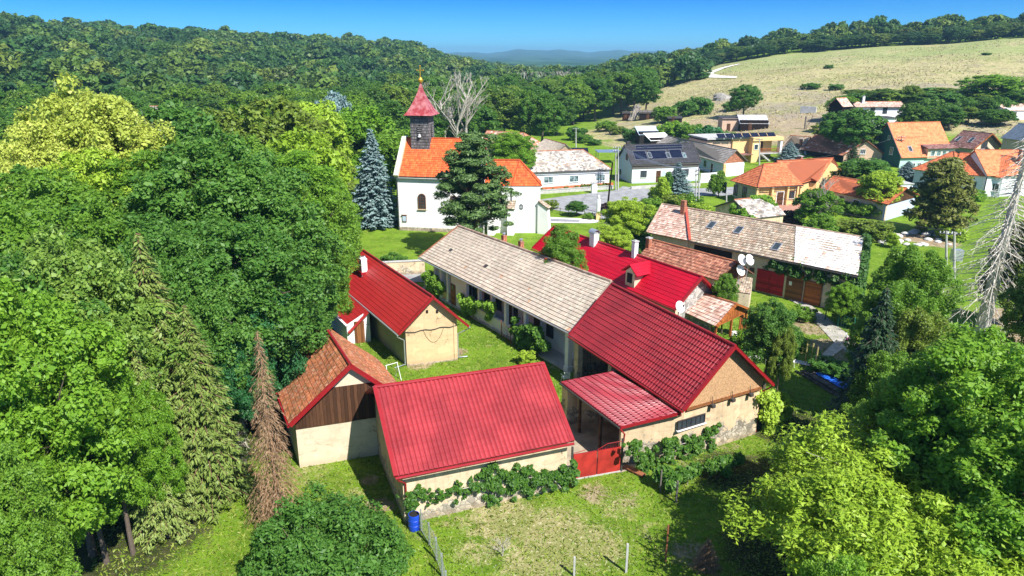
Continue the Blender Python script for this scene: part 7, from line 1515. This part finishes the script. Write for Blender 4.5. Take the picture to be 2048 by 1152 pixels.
b = bpy.data.objects['rowan_tree']; mb = MB(); rg3 = random.Random(8)
for k in range(80):
    a, v = rg3.random()*6.28, rg3.uniform(-.2, .95); q = math.sqrt(1-v*v)*2.1; c = A3(b.location[0]+q*math.cos(a), b.location[1]+q*math.sin(a), b.location[2]+(b.scale[2]*13)*(.60+.34*v)); mb.box(c, .10, .10, .08, A3(math.cos(a), math.sin(a), 0))
bo = mb.build('berries', plain('red_berries', (.50, .05, .02), .5), None, A3(0, 0, 0)); bo['kind'] = 'stuff'; bo.parent = b; bo.matrix_parent_inverse = (__import__('mathutils').Matrix.LocRotScale(b.location, b.rotation_euler, b.scale)).inverted()
# grass tufts and weeds near the camera: one uncountable cover
rng = np.random.default_rng(21); n = 130000; pxs = rng.uniform(60, 2040, n); D = rng.uniform(22, 70, n)**1.0
az_ = np.arctan((pxs-1024)/FPX/(math.cos(PIT))); x = np.sin(az_)*D*1.0; y = np.cos(az_)*D; keep = np.ones(n, bool)
def inquad(P, x, y):
    c = np.zeros(len(x), bool); m = len(P)
    for i in range(m):
        (x1, y1), (x2, y2) = P[i][:2], P[(i+1) % m][:2]; k = ((y1 > y) != (y2 > y)) & (x < (x2-x1)*(y-y1)/(y2-y1+1e-12)+x1); c ^= k
    return c
for h_ in (hA, hB, hC, hD, hE, hG, hY, hZ): keep &= ~inquad([h_.WE0, h_.WE1, h_.WF1, h_.WF0], x, y)
keep &= ~inquad([gnd(*p) for p in [(1120, 960), (1245, 945), (1360, 905), (1300, 830), (1150, 800), (1130, 850)]], x, y)
x, y = x[keep], y[keep]; n = len(x); C = np.stack([x, y, gz(x, y)+.05], 1); Nn = unit(rng.normal(size=(n, 3))*[1, 1, .4]+[0, 0, .9]); Q = leaf_quads(rng, C, Nn, .085, .25)
me = quads_mesh('grass', Q); o = link_mesh(me, 'grass', leafmat('grass_blades', [(.07, .14, .01), (.13, .23, .015), (.24, .30, .04), (.34, .33, .10)], .2), None, (0, 0, 0)); tag(o, 'short grass and weeds of the lawns and meadow', 'grass', kind='stuff')

n = 34000; a0, a1 = azof(1320), azof(2200); az_ = rng.uniform(a0, a1, n); D = rng.uniform(175, 405, n); x = np.sin(az_)*D; y = np.cos(az_)*D; keep = np.min(np.hypot(HC[:, 0][None]-x[:, None], HC[:, 1][None]-y[:, None]), 1) > 16
keep &= ~((az_ < azof(1440)) & (D > 325)); nz_ = np.array([mnoise.noise(Vector((p*.05, q*.05, 0))) for p, q in zip(x, y)]); keep &= nz_ > rng.uniform(-.5, .5, n); x, y = x[keep], y[keep]; n = len(x); C = np.stack([x, y, gz(x, y)+.12], 1); Nn = unit(rng.normal(size=(n, 3))*[1, 1, .4]+[0, 0, .5]); Q = leaf_quads(rng, C, Nn, .34, .3)
me = quads_mesh('dry_grass', Q); o = link_mesh(me, 'dry_grass', leafmat('dry_grass_blades', [(.44, .37, .18), (.50, .43, .22), (.34, .29, .15), (.31, .33, .11), (.30, .25, .15)], .2), None, (0, 0, 0)); tag(o, 'tussocks of dry grass on the hillside meadow', 'grass', kind='stuff')
# ------------------------------------------------------------------ air, sun, sky, camera
SUN_AZ, SUN_EL = 142., 48.
w = bpy.data.worlds.new('World'); scene.world = w; w.use_nodes = True; nt = w.node_tree; nt.nodes.clear()
sky = nt.nodes.new('ShaderNodeTexSky'); sky.sky_type = 'NISHITA'; sky.sun_disc = False; sky.sun_elevation = rad(SUN_EL); sky.sun_rotation = rad(SUN_AZ); sky.air_density = 1.; sky.dust_density = .0; sky.ozone_density = 1.5; sky.altitude = 1500
mx = nt.nodes.new('ShaderNodeMix'); mx.data_type = 'RGBA'; mx.blend_type = 'MULTIPLY'; mx.inputs[0].default_value = 1.; 
tc_ = nt.nodes.new('ShaderNodeTexCoord'); sx_ = nt.nodes.new('ShaderNodeSeparateXYZ'); mr_ = nt.nodes.new('ShaderNodeMapRange'); mr_.inputs['From Min'].default_value = 0.; mr_.inputs['From Max'].default_value = .8
cm_ = nt.nodes.new('ShaderNodeValToRGB'); cr_ = cm_.color_ramp; cr_.elements.new(.09); cr_.elements.new(.4)
for e_, (p_, c_) in zip(cr_.elements, ((0, (.17, .52, .90, 1)), (.085, (.030, .285, .76, 1)), (.4, (.45, .72, 1, 1)), (.8, (1, 1, 1, 1)))): e_.position = p_; e_.color = c_
nt.links.new(tc_.outputs['Generated'], sx_.inputs[0]); nt.links.new(sx_.outputs[2], mr_.inputs[0]); nt.links.new(mr_.outputs[0], cm_.inputs[0]); nt.links.new(cm_.outputs[0], mx.inputs[7])
bg = nt.nodes.new('ShaderNodeBackground'); bg.inputs[1].default_value = .10; out = nt.nodes.new('ShaderNodeOutputWorld')
nt.links.new(sky.outputs[0], mx.inputs[6]); nt.links.new(mx.outputs[2], bg.inputs[0]); nt.links.new(bg.outputs[0], out.inputs[0])
sl = bpy.data.lights.new('sun', 'SUN'); sl.energy = 5.0; sl.angle = rad(.5); sl.color = (1, .965, .92); so = bpy.data.objects.new('sun', sl); COL.objects.link(so)
sd = Vector((math.sin(rad(SUN_AZ))*math.cos(rad(SUN_EL)), math.cos(rad(SUN_AZ))*math.cos(rad(SUN_EL)), math.sin(rad(SUN_EL)))); so.rotation_euler = sd.to_track_quat('Z', 'Y').to_euler(); so.location = (30, -30, 60)
# haze
mb = MB(); mb.zbox(-9200, 9200, -9200, 9200, -4, 92); 
hz = NT('haze_air'); pv = hz.t.nodes.new('ShaderNodeVolumePrincipled'); pv.inputs['Color'].default_value = (.38, .74, 1, 1); pv.inputs['Density'].default_value = 2.1e-4; pv.inputs['Anisotropy'].default_value = .2; hz.t.links.new(pv.outputs[0], hz.out.inputs['Volume'])
ho = mb.build('haze', hz.m, None, A3(0, 0, 0)); tag(ho, 'thin bluish summer haze over the valley', 'haze', kind='stuff')
cam = bpy.data.cameras.new('camera'); co = bpy.data.objects.new('camera', cam); COL.objects.link(co); co.location = (0, 0, H); co.rotation_euler = (math.pi/2-PIT, 0, 0); cam.sensor_width = 36; cam.lens = 36*FPX/2048; cam.clip_end = 30000; cam.clip_start = .5; scene.camera = co
scene.view_settings.view_transform = 'Standard'; scene.view_settings.look = 'None'; scene.view_settings.exposure = .85; scene.view_settings.gamma = 1
c = scene.cycles; c.max_bounces = 5; c.diffuse_bounces = 3; c.glossy_bounces = 2; c.transmission_bounces = 3; c.transparent_max_bounces = 6; c.volume_bounces = 0; c.use_denoising = True; c.caustics_reflective = False; c.caustics_refractive = False
